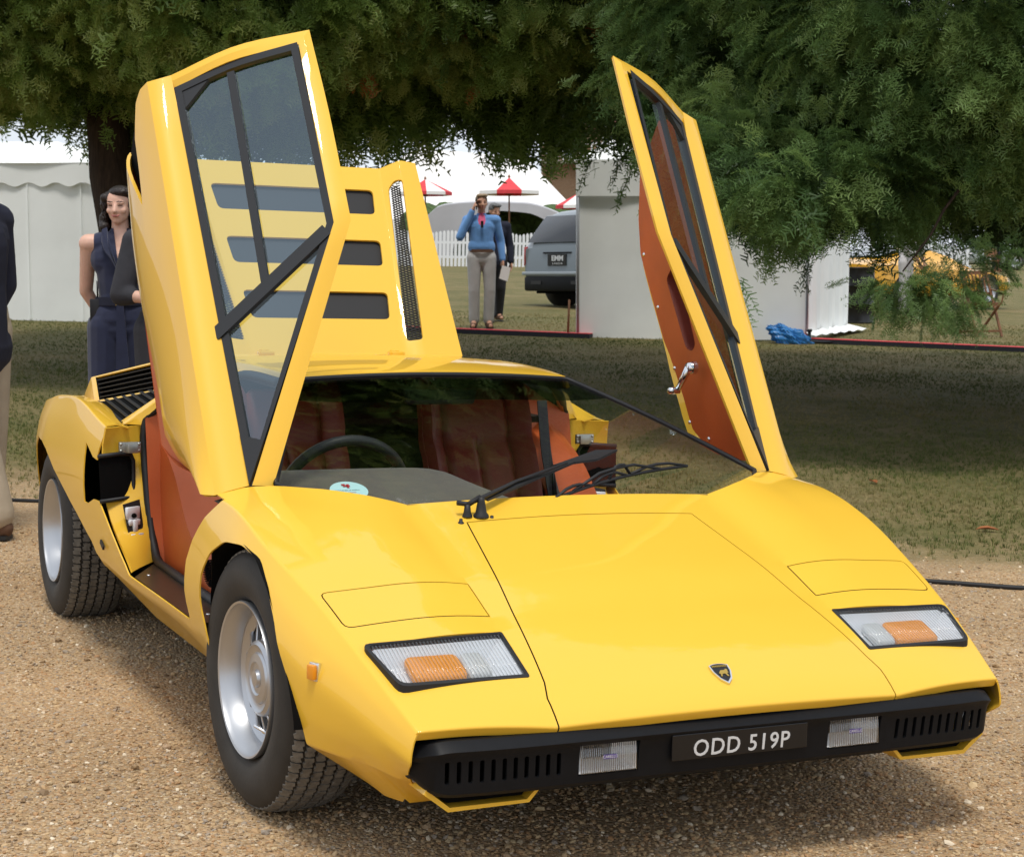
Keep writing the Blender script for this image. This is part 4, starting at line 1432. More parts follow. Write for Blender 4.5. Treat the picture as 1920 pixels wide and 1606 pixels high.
    for (y, z) in ((2.068, 1.353), (1.963, 1.182), (1.842, .990), (1.735, .825), (1.60, .785)):
        bm = bm_new()
        add_lathe(bm, [(0, .004), (.005, .003), (.007, 0)], Matrix.Translation((sx * (xin(y, z) - .001), y, z)) @ Matrix.Rotation(-sx * R(90), 4, 'Y'), 10)
        put('screw', bm, chrome, root)
    bm = bm_new()       # lock knob
    p = Vector(S((.78, 1.90, 1.60)))
    add_tube(bm, [p, p + Vector((-sx * .03, 0, 0))], [.006, .009], 8)
    put('lock_knob', bm, black_rubber, root, True)
for sx in (1, -1): make_door(sx)

# ------------------------------------------------------------------ wheels
def make_tread(rad, half, zc):
    """interlocking wavy tread blocks, merged"""
    bm = bm_new()
    rows = 6; nb = 64
    wrow = 2 * half / rows
    for r in range(rows):
        h0 = -half + r * wrow
        for k in range(nb):
            a0 = 2 * math.pi * (k + (r % 2) * .5) / nb; da = 2 * math.pi / nb
            # zig-zag block outline (angle, across)
            g = .10
            pl = [(g, .06), (.45, .20), (.55, .02), (1 - g, .10), (1 - g * .6, .55), (1 - g, .92), (.55, .82), (.45, 1.0), (g, .92), (g * .4, .5)]
            t0, t1 = [], []
            for (u, v) in pl:
                a = a0 + u * da; hh = h0 + wrow * (.05 + .90 * v)
                e = abs(hh) / half
                rr = rad - .012 * max(0, e - .45) ** 2 / .30
                t0.append(bm.verts.new(((rr - .007) * math.cos(a), (rr - .007) * math.sin(a), hh)))
                t1.append(bm.verts.new((rr * math.cos(a), rr * math.sin(a), hh)))
            bm.faces.new(t1)
            m_ = len(pl)
            for i in range(m_):
                j = (i + 1) % m_
                bm.faces.new((t0[i], t0[j], t1[j], t1[i]))
    bmesh.ops.recalc_face_normals(bm, faces=bm.faces[:])
    return bm
def make_wheel(loc, sx, rad, width, steer=0.0, dish=.058):
    root = empty('wheel', loc); root.parent = car
    root.matrix_parent_inverse = Matrix.Translation(car.location).inverted()
    # local Z = axle, outwards
    root.rotation_euler = Euler((0, sx * R(90), R(steer)), 'XYZ')
    hw = width / 2
    # tyre
    bm = bm_new()
    rl = .190
    prof = [(rl - .012, hw - .030), (rl, hw - .012), (rl + .010, hw - .004), (rl + .035, hw + .004), (rl + .065, hw + .006), (rl + .092, hw - .002), (rad - .018, hw - .012), (rad - .010, hw - .024),
            (rad - .007, hw - .05), (rad - .006, 0), (rad - .007, -hw + .05), (rad - .010, -hw + .024), (rad - .018, -hw + .012), (rl + .065, -hw - .006), (rl + .01, -hw + .004), (rl - .012, -hw + .03)]
    add_lathe(bm, prof, seg=72)
    bmesh.ops.recalc_face_normals(bm, faces=bm.faces[:])
    ty = from_bm('tyre', bm, tyre_rubber, root, True)
    td = from_bm('tread', make_tread(rad, hw - .014, 0), tread_rubber, root)
    td['kind'] = 'stuff'
    # rim
    bm = bm_new()
    d = hw - dish
    prof = [(rl - .010, hw - .026), (rl - .004, hw - .006), (rl - .006, hw + .001), (rl - .011, hw - .001), (rl - .015, hw - .012), (rl - .022, hw - .020), (rl - .028, hw - .050), (rl - .036, d + .010), (.143, d), (.136, d - .003)]
    add_lathe(bm, prof, seg=72)
    add_lathe(bm, [(.092, d + .008), (.089, d + .020), (.080, d + .026), (.076, d + .022), (.062, d + .020), (.058, d + .025), (.040, d + .028), (.036, d + .024), (.022, d + .024), (.019, d + .031), (.0, d + .033)], seg=64)
    add_lathe(bm, [(.092, d + .008), (.093, d - .006), (.088, d - .03)], seg=64)
    rim = from_bm('rim', bm, alloy, root, True, 40)
    bm = bm_new()
    add_lathe(bm, [(.155, d - .012), (.0, d - .034)], seg=48)
    add_lathe(bm, [(.176, d + .02), (.172, -hw + .03)], seg=48)
    from_bm('brake_disc', bm, mat('brake_iron_%d' % len(MATS), (.10, .10, .10), .45, metal=.7), root, True)
    for k in range(14):
        a = 2 * math.pi * k / 14
        bm = bm_new()
        ca, sa = math.cos(a), math.sin(a); t = Vector((-sa, ca, 0)); rr = Vector((ca, sa, 0)); zz = Vector((0, 0, 1))
        base = [rr * .089 + t * .003 + zz * (d + .014), rr * .140 + t * .011 + zz * (d + .003), rr * .140 - t * .004 + zz * (d + .003), rr * .089 - t * .003 + zz * (d + .014)]
        add_prism(bm, base, (0, 0, -.022))
        bevel_sharp(bm, 50, .002, 1)
        from_bm('vane', bm, alloy, root, True, 35)
    a = R(205) if sx < 0 else R(25)
    bm = bm_new()
    p = Vector((.140 * math.cos(a), .140 * math.sin(a), d + .006))
    q = p + Vector((-.030 * math.cos(a), -.030 * math.sin(a), .040))
    add_tube(bm, [p, p.lerp(q, .5), p.lerp(q, .55), q], [.006, .006, .004, .004], 8)
    from_bm('valve', bm, chrome, root, True)
    return root
make_wheel((-.758, .90, .311), -1, .313, .200, 3.0)
make_wheel((.758, .90, .311), 1, .313, .200, 3.0)
make_wheel((-.748, 3.35, .317), -1, .319, .215, 0, dish=.075)
make_wheel((.748, 3.35, .317), 1, .319, .215, 0, dish=.075)

# ------------------------------------------------------------------ interior
bm = bm_new()
# shelf at the base of the screen, then the instrument binnacle on the driver's side (viewer's left)
xs = np.linspace(-.74, .74, 38)
def dash_pt(x, t):
    hump = 1 / (1 + math.exp((x + .06) / .035))
    y0 = .93 + .26 * max(0, (abs(x) - .43) / .30)
    y1 = 1.40 if x < -.1 else 1.22
    y1 = 1.10 + (1.43 - 1.10) * hump + .10 * max(0, (abs(x) - .5) / .25) * (1 - hump)
    z0 = .690 if abs(x) < .5 else .700
    z1 = .600 + (.742 - .600) * hump
    return (x, y0 + (y1 - y0) * t, z0 + (z1 - z0) * (t ** .8))
G = np.array([[dash_pt(x, t) for t in np.linspace(0, 1, 12)] for x in xs])
grid(bm, G, (0, 0, 1))
bk = G[:, -1].copy(); lo = bk.copy(); lo[:, 2] -= .16; lo[:, 1] += .0
lo[:, 2] = np.maximum(lo[:, 2], .44)
grid(bm, np.stack([bk, lo]), (0, 1, 0))
bmesh.ops.remove_doubles(bm, verts=bm.verts[:], dist=1e-4)
bevel_sharp(bm, 35, .015, 3)
dash = from_bm('dashboard', bm, suede, car, True)
bm = bm_new()
M = Matrix.Translation((-.405, 1.50, .655)) @ Matrix.Rotation(R(-66), 4, 'X')
ring = [M @ Vector((.178 * math.cos(a), .178 * math.sin(a), 0)) for a in np.linspace(0, 2 * math.pi, 49)]
add_tube(bm, ring, .0155, 12, caps=False)
bmesh.ops.remove_doubles(bm, verts=bm.verts[:], dist=1e-4)
stw = from_bm('steering_wheel', bm, black_leather, car, True)
bm = bm_new()
add_lathe(bm, [(0, .02), (.045, .018), (.055, 0), (.05, -.03), (.03, -.10)], M, 24)
for a in (90, 210, 330):
    a = R(a)
    add_tube(bm, [M @ Vector((.04 * math.cos(a), .04 * math.sin(a), 0)), M @ Vector((.17 * math.cos(a), .17 * math.sin(a), 0))], .014, 6)
from_bm('wheel_spokes', bm, black_leather, stw, True)
def make_seat(xc):
    root = empty('seat', (xc, 1.9, .2)); root.parent = car
    root.matrix_parent_inverse = Matrix.Translation(car.location).inverted(); root['_abs'] = 1
    def cush(name, prof, w, bol):
        """prof: list of (y, z) down the cushion; w half width; bolsters raised at the sides"""
        bm = bm_new()
        P = crv(prof, 22)
        cols = np.linspace(-1, 1, 41)
        G = np.zeros((22, 41, 3))
        d = np.gradient(P, axis=0); nrm = np.stack([d[:, 1], -d[:, 0]], 1); nrm /= np.linalg.norm(nrm, axis=1)[:, None]
        for i in range(22):
            for j, c in enumerate(cols):
                b = bol * np.clip((abs(c) - .62) / .25, 0, 1) - (bol + .03) * np.clip((abs(c) - .90) / .10, 0, 1) ** 1.5
                seam = -.018 * math.exp(-(c / .05) ** 2) * (1 if i > 7 else 0) - .016 * math.exp(-((abs(c) - .60) / .05) ** 2)
                rib = -.018 * math.exp(-((i - 7.5) / .8) ** 2) - .012 * math.exp(-((i - 14.5) / .8) ** 2)
                h = b + seam + rib
                ww = w * (1 - .10 * max(0, (6 - i) / 6.0) ** 2)
                G[i, j] = (xc + c * ww, P[i, 0] + nrm[i, 0] * h, P[i, 1] + nrm[i, 1] * h)
        grid(bm, G, (0, -1, .6))
        o = from_bm(name, bm, seat_leather, root, True)
        solidify(o, .05)
        return o
    cush('backrest', [(2.26, .895), (2.215, .905), (2.19, .88), (2.15, .78), (2.08, .62), (2.00, .46), (1.965, .36)], .195, .045)
    cush('cushion', [(1.99, .40), (1.9, .36), (1.7, .37), (1.55, .40), (1.50, .385), (1.48, .32)], .20, .045)
    return root
make_seat(.285); make_seat(-.36)
bm = bm_new()
add_prism(bm, [(-.72, 2.43, .2), (.72, 2.43, .2), (.72, 2.43, .76), (.47, 2.43, .925), (-.47, 2.43, .925), (-.72, 2.43, .76)], (0, .03, 0))           # rear bulkhead
add_box(bm, (0, 2.30, .80), (1.10, .22, .02))
blk = from_bm('bulkhead', bm, carpet, car)
bm = bm_new()
add_box(bm, (-.02, 1.85, .36), (.19, 1.2, .24)); bevel_sharp(bm, 40, .02, 3)
from_bm('centre_tunnel', bm, seat_leather, car, True, 35)
for sx in (1, -1):
    # tan side trim behind the seats seen through the door opening
    bm = bm_new()
    a = [(.742, 2.40, .80), (.742, 2.34, .56), (.742, 2.24, .36)]
    b = [(.62, 2.36, .86), (.56, 2.34, .56), (.52, 2.22, .30)]
    c = [(.50, 2.28, .92), (.48, 2.20, .56), (.48, 2.08, .28)]
    G = np.stack([crv(a, 10), crv(b, 10), crv(c, 10)]); G[..., 0] *= sx
    grid(bm, G, (0, -1, .1))
    from_bm('side_trim', bm, leather, car, True)
    bm = bm_new()       # inner sill wall in tan leather with speaker holes
    wall = np.stack([lin([(.735, 1.30, .375), (.735, 2.26, .375)], 12), lin([(.70, 1.30, .26), (.70, 2.24, .26)], 12), lin([(.66, 1.30, .20), (.66, 2.2, .20)], 12)])
    wall[..., 0] *= sx
    grid(bm, wall, (-sx, 0, .3))
    from_bm('sill_wall', bm, leather, car, True)
    bm = bm_new()       # big tan bolster beside the seat (visible in the open door)
    cs = [(2.40, .80), (2.20, .70), (2.02, .55), (1.80, .47), (1.50, .43), (1.34, .42)]
    C1 = crv([(y, z) for y, z in cs], 24)
    G = np.zeros((4, 24, 3))
    for i, y in enumerate(C1[:, 0]):
        G[0, i] = (.50, y, C1[i, 1] - .015); G[1, i] = (.63, y, C1[i, 1]); G[2, i] = (.700, y, C1[i, 1] - .05); G[3, i] = (.715, y, .36)
    G[..., 0] *= sx
    grid(bm, G, (sx, -.3, .6))
    tb = from_bm('side_bolster', bm, leather, car, True); solidify(tb, .01)
    bm = bm_new()
    cxy = (1.72, .44)
    for r in range(1, 7):
        for k in range(6 * r):
            aa = 2 * math.pi * k / (6 * r)
            y, z = cxy[0] + .011 * r * math.cos(aa), .42 + .011 * r * math.sin(aa) * .55
            x = .7085 if z < .43 else .706
            add_box(bm, (sx * .7115, y, z), (.012, .003, .003))
    from_bm('speaker_holes', bm, dark_void, tb)['kind'] = 'stuff'
    bm = bm_new()       # seat belt
    pts = crv([(.52, 2.20, .86), (.50, 2.10, .66), (.50, 2.02, .50), (.49, 1.90, .42)], 12)
    add_prism(bm, [(sx * p[0], p[1], p[2]) for p in pts] + [(sx * (p[0] + .04), p[1] + .01, p[2]) for p in pts[::-1]], (0, -.004, .002))
    from_bm('seat_belt', bm, black_leather, car)
bm = bm_new()
add_box(bm, (-.06, 2.402, .90), (.55, .01, .07))
from_bm('rear_window', bm, black_rubber, car)
bm = bm_new()           # interior mirror
add_prism(bm, [(-.11, 1.78, .885), (.11, 1.78, .885), (.12, 1.78, .93), (-.12, 1.78, .93)], (0, .02, 0))
bevel_sharp(bm, 40, .008, 2)
from_bm('rear_view_mirror', bm, black_leather, car, True, 35)
# paper disc inside the screen
SC = Vector((-.540, 1.075, 0))
def ws_in(x, y, h=-.004): return Vector((x, y, ws_z(x, y) + .003 + h))
bm = bm_new()
bm.faces.new([bm.verts.new(ws_in(-.537 + .048 * math.cos(a), 1.078 + .052 * math.sin(a))) for a in np.linspace(0, 2 * math.pi, 33)[:-1]])
stk = from_bm('entry_sticker', bm, sticker_blue, car)
Mt = Matrix.Translation(ws_in(-.537, 1.078, -.0025)) @ Matrix.Rotation(math.atan(.305), 4, 'X')
text_mesh('sticker_number', '35', .018, Mt @ Matrix.Translation((.012, -.034, 0)), dark_ink, stk, .0001)
text_mesh('sticker_text', 'CONCOURS OF ELEGANCE', .0062, Mt @ Matrix.Translation((0, -.002, 0)), dark_ink, stk, .0001)
text_mesh('sticker_text', 'ENTRANT', .0065, Mt @ Matrix.Translation((0, -.016, 0)), red_ink, stk, .0001)
bm = bm_new()
for (a, b) in (((-.008, .020), (.004, .026)), ((.002, .020), (.010, .034)), ((-.010, .028), (.0, .036)), ((.0, .012), (.006, .024))):
    add_prism(bm, [Mt @ Vector((a[0], a[1], 0)), Mt @ Vector((b[0], a[1], 0)), Mt @ Vector((b[0], b[1], 0)), Mt @ Vector((a[0], b[1], 0))], (0, 0, .0003))
from_bm('sticker_emblem', bm, red_ink, stk)

# ------------------------------------------------------------------ wiper, washers
def wsp(x, y, h): return Vector((x, y, ws_z(x, y) + h))
bm = bm_new()
add_lathe(bm, [(0, .050), (.007, .050), (.009, .040), (.011, .030), (.014, .012), (.019, .006), (.020, 0)], Matrix.Translation((-.270, .862, .668 + .012)), 16)
wp = from_bm('wiper', bm, black_rubber, car, True)
bm = bm_new()
add_lathe(bm, [(0, .03), (.007, .03), (.009, .012), (.013, 0)], Matrix.Translation((-.305, .866, .682)), 12)
add_tube(bm, [(-.306, .866, .712), (-.262, .87, .728), (-.13, .965, .752), (.06, 1.055, .786)], [.006, .006, .005, .004], 6)
add_tube(bm, [(-.33, .872, .716), (-.30, .870, .712), (-.27, .866, .730)], .007, 6)
a0 = wsp(-.25, .89, .035); a1 = wsp(.10, 1.10, .030); a2 = wsp(.22, 1.155, .022)
for (p, q, w_) in ((a0, a1, .012), (a1, a2, .010)):
    d = (q - p).normalized(); s = d.cross(Vector((0, -.3, 1))).normalized()
    add_prism(bm, [p + s * w_, q + s * w_ * .6, q - s * w_ * .6, p - s * w_], (0, 0, .006))
from_bm('wiper_arm', bm, black_rubber, wp, False)
bm = bm_new()           # blade: spine, yokes and rubber
b0, b1 = (-.04, .93), (.478, 1.142)
Bp = lambda t, h: wsp(b0[0] + (b1[0] - b0[0]) * t, b0[1] + (b1[1] - b0[1]) * t + .02 * math.sin(math.pi * t), h)
add_tube(bm, [Bp(t, .008) for t in np.linspace(0, 1, 12)], .0045, 6)
for (t0, t1, h0) in ((.02, .28, .016), (.30, .55, .018), (.58, .98, .016), (.15, .80, .028), (.42, .58, .034)):
    add_tube(bm, [Bp(t0, .010), Bp(t0 * .7 + t1 * .3, h0 + .006), Bp((t0 + t1) / 2, h0 + .008), Bp(t0 * .3 + t1 * .7, h0 + .006), Bp(t1, .010)], .0042, 6)
from_bm('wiper_blade', bm, black_rubber, wp, True)
bm = bm_new()
add_prism(bm, [wsp(.03, 1.075, .03), wsp(.20, 1.16, .034), wsp(.275, 1.175, .03), wsp(.18, 1.11, .03)], (0, 0, .006))
from_bm('wiper_spoiler', bm, black_rubber, wp)
for (x, y) in ((-.332, .842), (-.245, .852)):
    bm = bm_new()
    add_lathe(bm, [(0, .014), (.004, .013), (.005, .006), (.008, .004), (.009, 0)], Matrix.Translation((x, y, float(zI(y)) + .003)), 10)
    from_bm('washer_jet', bm, black_rubber, car, True)
# little script plate low on the rear wing
for sx in (-1, 1):
    bm = bm_new()
    add_box(bm, (sx * .889, 2.33, .418), (.006, .045, .012), Matrix.Rotation(R(20), 3, 'X'))
    from_bm('wing_script', bm, black_rubber, car)
# =================================================================== TREES
bark = vary(mat('yew_bark', (.045, .028, .018), .95), 14, .4, bump=.6, bscale=18, stretch=(3, 3, .5))
twig_m = mat('twig', (.075, .045, .02), .9)
def needle_mat(name, stops):
    m = tone_mat(name, stops, .40, 'tone', spec=.5)
    t = m.node_tree
    o = t.nodes['Material Output']; bb = BS(m)
    tr = N(m, 'ShaderNodeBsdfTranslucent'); mx = N(m, 'ShaderNodeMixShader'); mx.inputs[0].default_value = .42
    rmp = [x for x in t.nodes if x.type == 'VALTORGB'][0]
    LK(m, rmp.outputs['Color'], tr.inputs['Color'])
    LK(m, bb.outputs[0], mx.inputs[1]); LK(m, tr.outputs[0], mx.inputs[2]); LK(m, mx.outputs[0], o.inputs['Surface'])
    return m
needle_a = needle_mat('yew_needles_olive', [(0, (.070, .115, .030)), (.4, (.18, .285, .066)), (.75, (.29, .41, .10)), (.97, (.40, .46, .14)), (1, (.44, .18, .05))])
needle_b = needle_mat('yew_needles_green', [(0, (.050, .092, .034)), (.4, (.125, .22, .070)), (.75, (.195, .305, .095)), (1, (.27, .38, .12))])
def spray_bm(r, nside=4, needle=.020, ln=.17, flat=.35, nw=.0042, step=.0085):
    """a feathery yew spray: main shoot along +X with side shoots, flat rows of needles"""
    bm = bm_new()
    def shoot(p0, d, L, up):
        n = int(L / step)
        s = d.cross(up).normalized()
        for k in range(n):
            t = (k + .5) / n
            p = p0 + d * (L * t) + Vector((0, 0, -.35 * L * t * t))
            nl = needle * (1.0 - .45 * t ** 3) * (.55 + .75 * r.random())
            for sd in (-1, 1):
                dr = (s * sd + d * r.uniform(.2, 1.0) + up * r.uniform(-flat, flat)).normalized()
                w_ = d * nw
                a = p - w_ * .5; b_ = p + w_ * .5
                q = p + dr * nl
                v = [bm.verts.new(a), bm.verts.new(b_), bm.verts.new(q + w_ * .25), bm.verts.new(q - w_ * .25)]
                bm.faces.new(v)
        # stem
        e = p0 + d * L + Vector((0, 0, -.35 * L))
        m_ = p0 + d * L * .5 + Vector((0, 0, -.35 * L * .25))
        w_ = s * .0014
        v = [bm.verts.new(x) for x in (p0 - w_, p0 + w_, m_ + w_, m_ - w_, e)]
        f1 = bm.faces.new((v[0], v[1], v[2], v[3])); f2 = bm.faces.new((v[3], v[2], v[4]))
    up = Vector((0, 0, 1))
    shoot(Vector((0, 0, 0)), Vector((1, 0, 0)), ln, up)
    for k in range(nside):
        t = .12 + .7 * k / nside
        sd = 1 if k % 2 else -1
        d = Vector((.75, sd * r.uniform(.55, .9), r.uniform(-.15, .15))).normalized()
        shoot(Vector((ln * t, 0, -.35 * ln * t * t)), d, ln * r.uniform(.35, .6) * (1.15 - .5 * t), up)
    return bm
rs = random.Random(3)
SPR_A = [proto('yew_spray_shape', spray_bm(rs, 6, .034, .17, 1.0, .0105, .016), needle_a) for _ in range(5)]
SPR_B = [proto('yew_spray_shape', spray_bm(rs, 6, .030, .20, .8, .0080, .0140), needle_b) for _ in range(5)]

def crown(name, root, lobes, protos, n_clump, per, clump_r, scl, droop, seed, clip=None, dark_core=None, tone0=.45, see=None, core=None):
    """foliage: clumps of sprays on the surface of a few ellipsoid lobes (centre, radii)"""
    g = np.random.default_rng(seed)
    cl, nr = [], []
    tot = sum(l[1][0] * l[1][2] for l in lobes)
    for (c, r) in lobes:
        m = int(n_clump * r[0] * r[2] / tot)
        v = g.normal(size=(m, 3)); v /= np.linalg.norm(v, axis=1)[:, None]
        rad = 1 - .30 * g.random(m) ** 2.0
        if core: rad = core * (1 - .35 * g.random(m))
        P = np.array(c) + v * np.array(r) * rad[:, None]
        nn = v / np.array(r); nn /= np.linalg.norm(nn, axis=1)[:, None]
        ok = np.ones(m, bool)
        for (c2, r2) in lobes:
            if c2 is c: continue
            ok &= (((P - np.array(c2)) / np.array(r2)) ** 2).sum(1) > .72
        cl.append(P[ok]); nr.append(nn[ok])
    P = np.concatenate(cl); nn = np.concatenate(nr)
    if clip is not None:
        k = clip(P); P, nn = P[k], nn[k]
    m = len(P)
    # sprays of each clump
    idx = np.repeat(np.arange(m), per)
    k = len(idx)
    off = g.normal(size=(k, 3)) * np.array([1, 1, .55]) * clump_r
    Q = P[idx] + off
    d = nn[idx] * .8 + off / clump_r * .45 + g.normal(size=(k, 3)) * .35
    d[:, 2] -= droop
    d /= np.linalg.norm(d, axis=1)[:, None]
    yaw = np.arctan2(d[:, 1], d[:, 0]); pit = -np.arcsin(np.clip(d[:, 2], -1, 1))
    rot = np.c_[g.normal(0, .5, k), pit, yaw]
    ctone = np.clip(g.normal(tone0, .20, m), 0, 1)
    # outer sprays of a clump toned lighter, painting in lit tips
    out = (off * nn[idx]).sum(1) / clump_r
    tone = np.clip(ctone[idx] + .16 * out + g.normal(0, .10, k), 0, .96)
    tone[g.random(k) < .006] = 1.0
    sc = scl * (.75 + .5 * g.random(k))
    if see is not None:
        s_ = see(Q); sc = sc * s_
    return Q, sc, rot, tone
def limb(bm, a, b, r0, r1, sag=0.0, n=7, r=None, wob=.06):
    a, b = Vector(a), Vector(b)
    pts = []
    for k in range(n):
        t = k / (n - 1)
        p = a.lerp(b, t); p.z += sag * math.sin(math.pi * t)
        if 0 < k < n - 1: p += Vector((rs.uniform(-wob, wob), rs.uniform(-wob, wob), rs.uniform(-wob, wob)))
        pts.append(p)
    add_tube(bm, pts, [r0 + (r1 - r0) * k / (n - 1) for k in range(n)], 8)
def yew(name, label, base, top, lobes, protos, seed, rings, trunk_r, limbs):
    root = empty(name, base)
    root['_abs'] = 1
    tag(root, label, 'tree')
    bm = bm_new()
    limb(bm, base, top, trunk_r, trunk_r * .55, 0, 8, wob=.05)
    tk = from_bm('trunk', bm, bark, root, True)
    for (a, b_, r0) in limbs:
        bm = bm_new(); limb(bm, a, b_, r0, r0 * .25, .15, 8)
        from_bm('limb', bm, bark, root, True)
    parts = [crown(name, root, kw.pop('lobes', lobes), protos, **kw) for kw in rings]
    print(name, 'sprays', [len(p[0]) for p in parts])
    Q = np.concatenate([p[0] for p in parts]); S_ = np.concatenate([p[1] for p in parts]); Rr = np.concatenate([p[2] for p in parts]); T = np.concatenate([p[3] for p in parts])
    o = scatter('crown', Q, S_, Rr, protos, rnd=T)
    o.parent = root; o.matrix_parent_inverse = Matrix.Translation(root.location).inverted()
    o['kind'] = 'stuff'
    return root
V3 = lambda lat, dep, z: tuple(Vector((CAM_C.x, CAM_C.y, 0)) + VR * lat + VF * dep + Vector((0, 0, z)))
def lat_dep(P):
    q = P[:, :2] - np.array([[CAM_C.x, CAM_C.y]])
    return q @ np.array([VR.x, VR.y]), q @ np.array([VF.x, VF.y])
# which part of a crown lies towards the drive (fine sprays) or away from it (coarser, fewer)
def near_side(dep0, zmax, lat0=-9, lat1=9):
    def f(P):
        la, de = lat_dep(P)
        return (de < dep0) & (P[:, 2] < zmax) & (la > lat0) & (la < lat1)
    return f
def not_(f): return lambda P: ~f(P)

# right-hand yew: dense, close, bright green, hanging low over the lawn
RL = [(V3(3.75, 13.8, 4.5), (2.9, 3.0, 2.45)), (V3(2.02, 12.7, 3.55), (1.25, 1.4, 1.75)), (V3(3.2, 11.9, 3.62), (1.8, 1.4, 1.6)), (V3(5.2, 12.3, 3.75), (2.0, 1.7, 1.7)), (V3(1.75, 13.0, 5.2), (1.3, 1.5, 1.5)), (V3(3.4, 12.0, 5.6), (2.2, 1.8, 1.6)), (V3(3.2, 13.6, 8.2), (2.6, 2.4, 2.6)), (V3(3.4, 14.2, 10.6), (1.8, 1.8, 2.0)), (V3(4.6, 17.2, 4.15), (2.8, 2.4, 2.0)), (V3(2.6, 16.0, 4.1), (1.9, 2.0, 1.9)), (V3(7.2, 15.0, 4.2), (2.2, 2.4, 2.0)), (V3(3.35, 11.6, 2.5), (.75, .6, .5)), (V3(1.85, 11.5, 2.0), (.7, .5, .45))]  # rear lobes added behind the near ones to darken the shade below
fineR = near_side(14.0, 4.0, .2, 4.9)
yew('yew_tree', 'dense dark-green yew tree hanging low over the lawn at the right', spot(5.1, 14.2), V3(4.8, 14.0, 4.5), RL, SPR_B, 5,
    [dict(n_clump=5200, per=34, clump_r=.14, scl=1.05, droop=.35, seed=21, clip=fineR, tone0=.60),
     dict(n_clump=3400, per=20, clump_r=.30, scl=2.0, droop=.3, seed=22, clip=not_(fineR), tone0=.35),
     dict(lobes=[(V3(2.42, 10.9, 1.27), (.17, .2, .09)), (V3(2.64, 10.9, 1.20), (.16, .2, .11)), (V3(2.86, 11.1, 1.42), (.10, .2, .10))], n_clump=30, per=10, clump_r=.07, scl=.72, droop=.6, seed=27, tone0=.6),
     dict(n_clump=420, per=14, clump_r=.40, scl=1.8, droop=.3, seed=23, core=.72, tone0=.12)], .32,  # inner sprays toned dark, painting shade inside the crown
    [(V3(5.0, 14.1, 2.6), V3(1.8, 13.4, 3.4), .10), (V3(5.0, 14.1, 2.4), V3(3.4, 12.4, 2.8), .08), (V3(5.1, 14.1, 2.3), V3(5.6, 12.0, 2.6), .10), (V3(4.9, 14.1, 3.5), V3(3.0, 12.9, 5.5), .09), (V3(3.5, 11.9, 2.3), V3(2.38, 10.9, 1.36), .020)])
# left-hand yew: olive, lighter, arching across the top of the view
LLb = [(V3(-2.6, 17.4, 5.17), (3.8, 3.2, 2.45)), (V3(-4.8, 15.6, 4.17), (2.2, 1.9, 1.45)), (V3(-2.2, 15.2, 4.27), (2.1, 1.7, 1.4)), (V3(-.5, 15.4, 4.37), (1.5, 1.6, 1.3)), (V3(.1, 17.4, 4.42), (1.2, 1.5, 1.6)), (V3(-3, 16.5, 6.82), (3.6, 2.6, 1.8)), (V3(-.2, 16.6, 5.82), (2.2, 1.9, 1.5)), (V3(-2.2, 16.8, 9.02), (3.2, 2.4, 2.6)), (V3(-2.4, 16.8, 11.12), (2.2, 2.0, 1.8)), (V3(.3, 16.4, 7.82), (1.9, 1.7, 1.8))]
fineL = near_side(16.9, 4.7, -6.6, 1.6)
yew('yew_tree', 'olive-green yew tree arching over the lawn at the left', spot(-3.62, 17.0), V3(-4.25, 17.1, 4.6), LLb, SPR_A, 6,
    [dict(n_clump=7000, per=30, clump_r=.15, scl=1.15, droop=.15, seed=31, clip=fineL, tone0=.64),
     dict(n_clump=4000, per=20, clump_r=.32, scl=2.1, droop=.2, seed=32, clip=not_(fineL), tone0=.35),
     dict(n_clump=520, per=14, clump_r=.40, scl=1.8, droop=.2, seed=33, core=.72, tone0=.12)], .27,  # core sprays coloured dark to stand for shade within the foliage
    [(V3(-3.98, 17.05, 2.6), V3(-5.6, 15.4, 3.8), .10), (V3(-4.0, 17.05, 2.8), V3(-1.8, 15.2, 3.9), .11), (V3(-4.03, 17.08, 3.0), V3(.4, 16.6, 3.8), .12), (V3(-4.1, 17.08, 3.4), V3(-3, 16, 6), .1), (V3(-2.6, 15.9, 3.6), V3(-.4, 14.6, 3.3), .045), (V3(-4.9, 16.0, 3.4), V3(-5.0, 14.6, 3.2), .045)])
# =================================================================== BACKGROUND THINGS
canvas = vary(mat('white_canvas', (.86, .88, .87), .75), 1.5, .05, bump=.25, bscale=2.2)
canvas2 = vary(mat('grey_canvas', (.42, .42, .44), .8), 1.5, .05)
white_p = mat('white_timber_paint', (.78, .79, .80), .5)
teak = vary(mat('brown_timber', (.20, .085, .035), .6), 20, .25, stretch=(1, 1, .2))
red_cloth = vary(mat('red_cloth', (.62, .05, .06), .8), 8, .1)
white_cloth = mat('white_cloth', (.80, .78, .76), .8)
dark_metal = mat('dark_metal', (.015, .015, .017), .4)

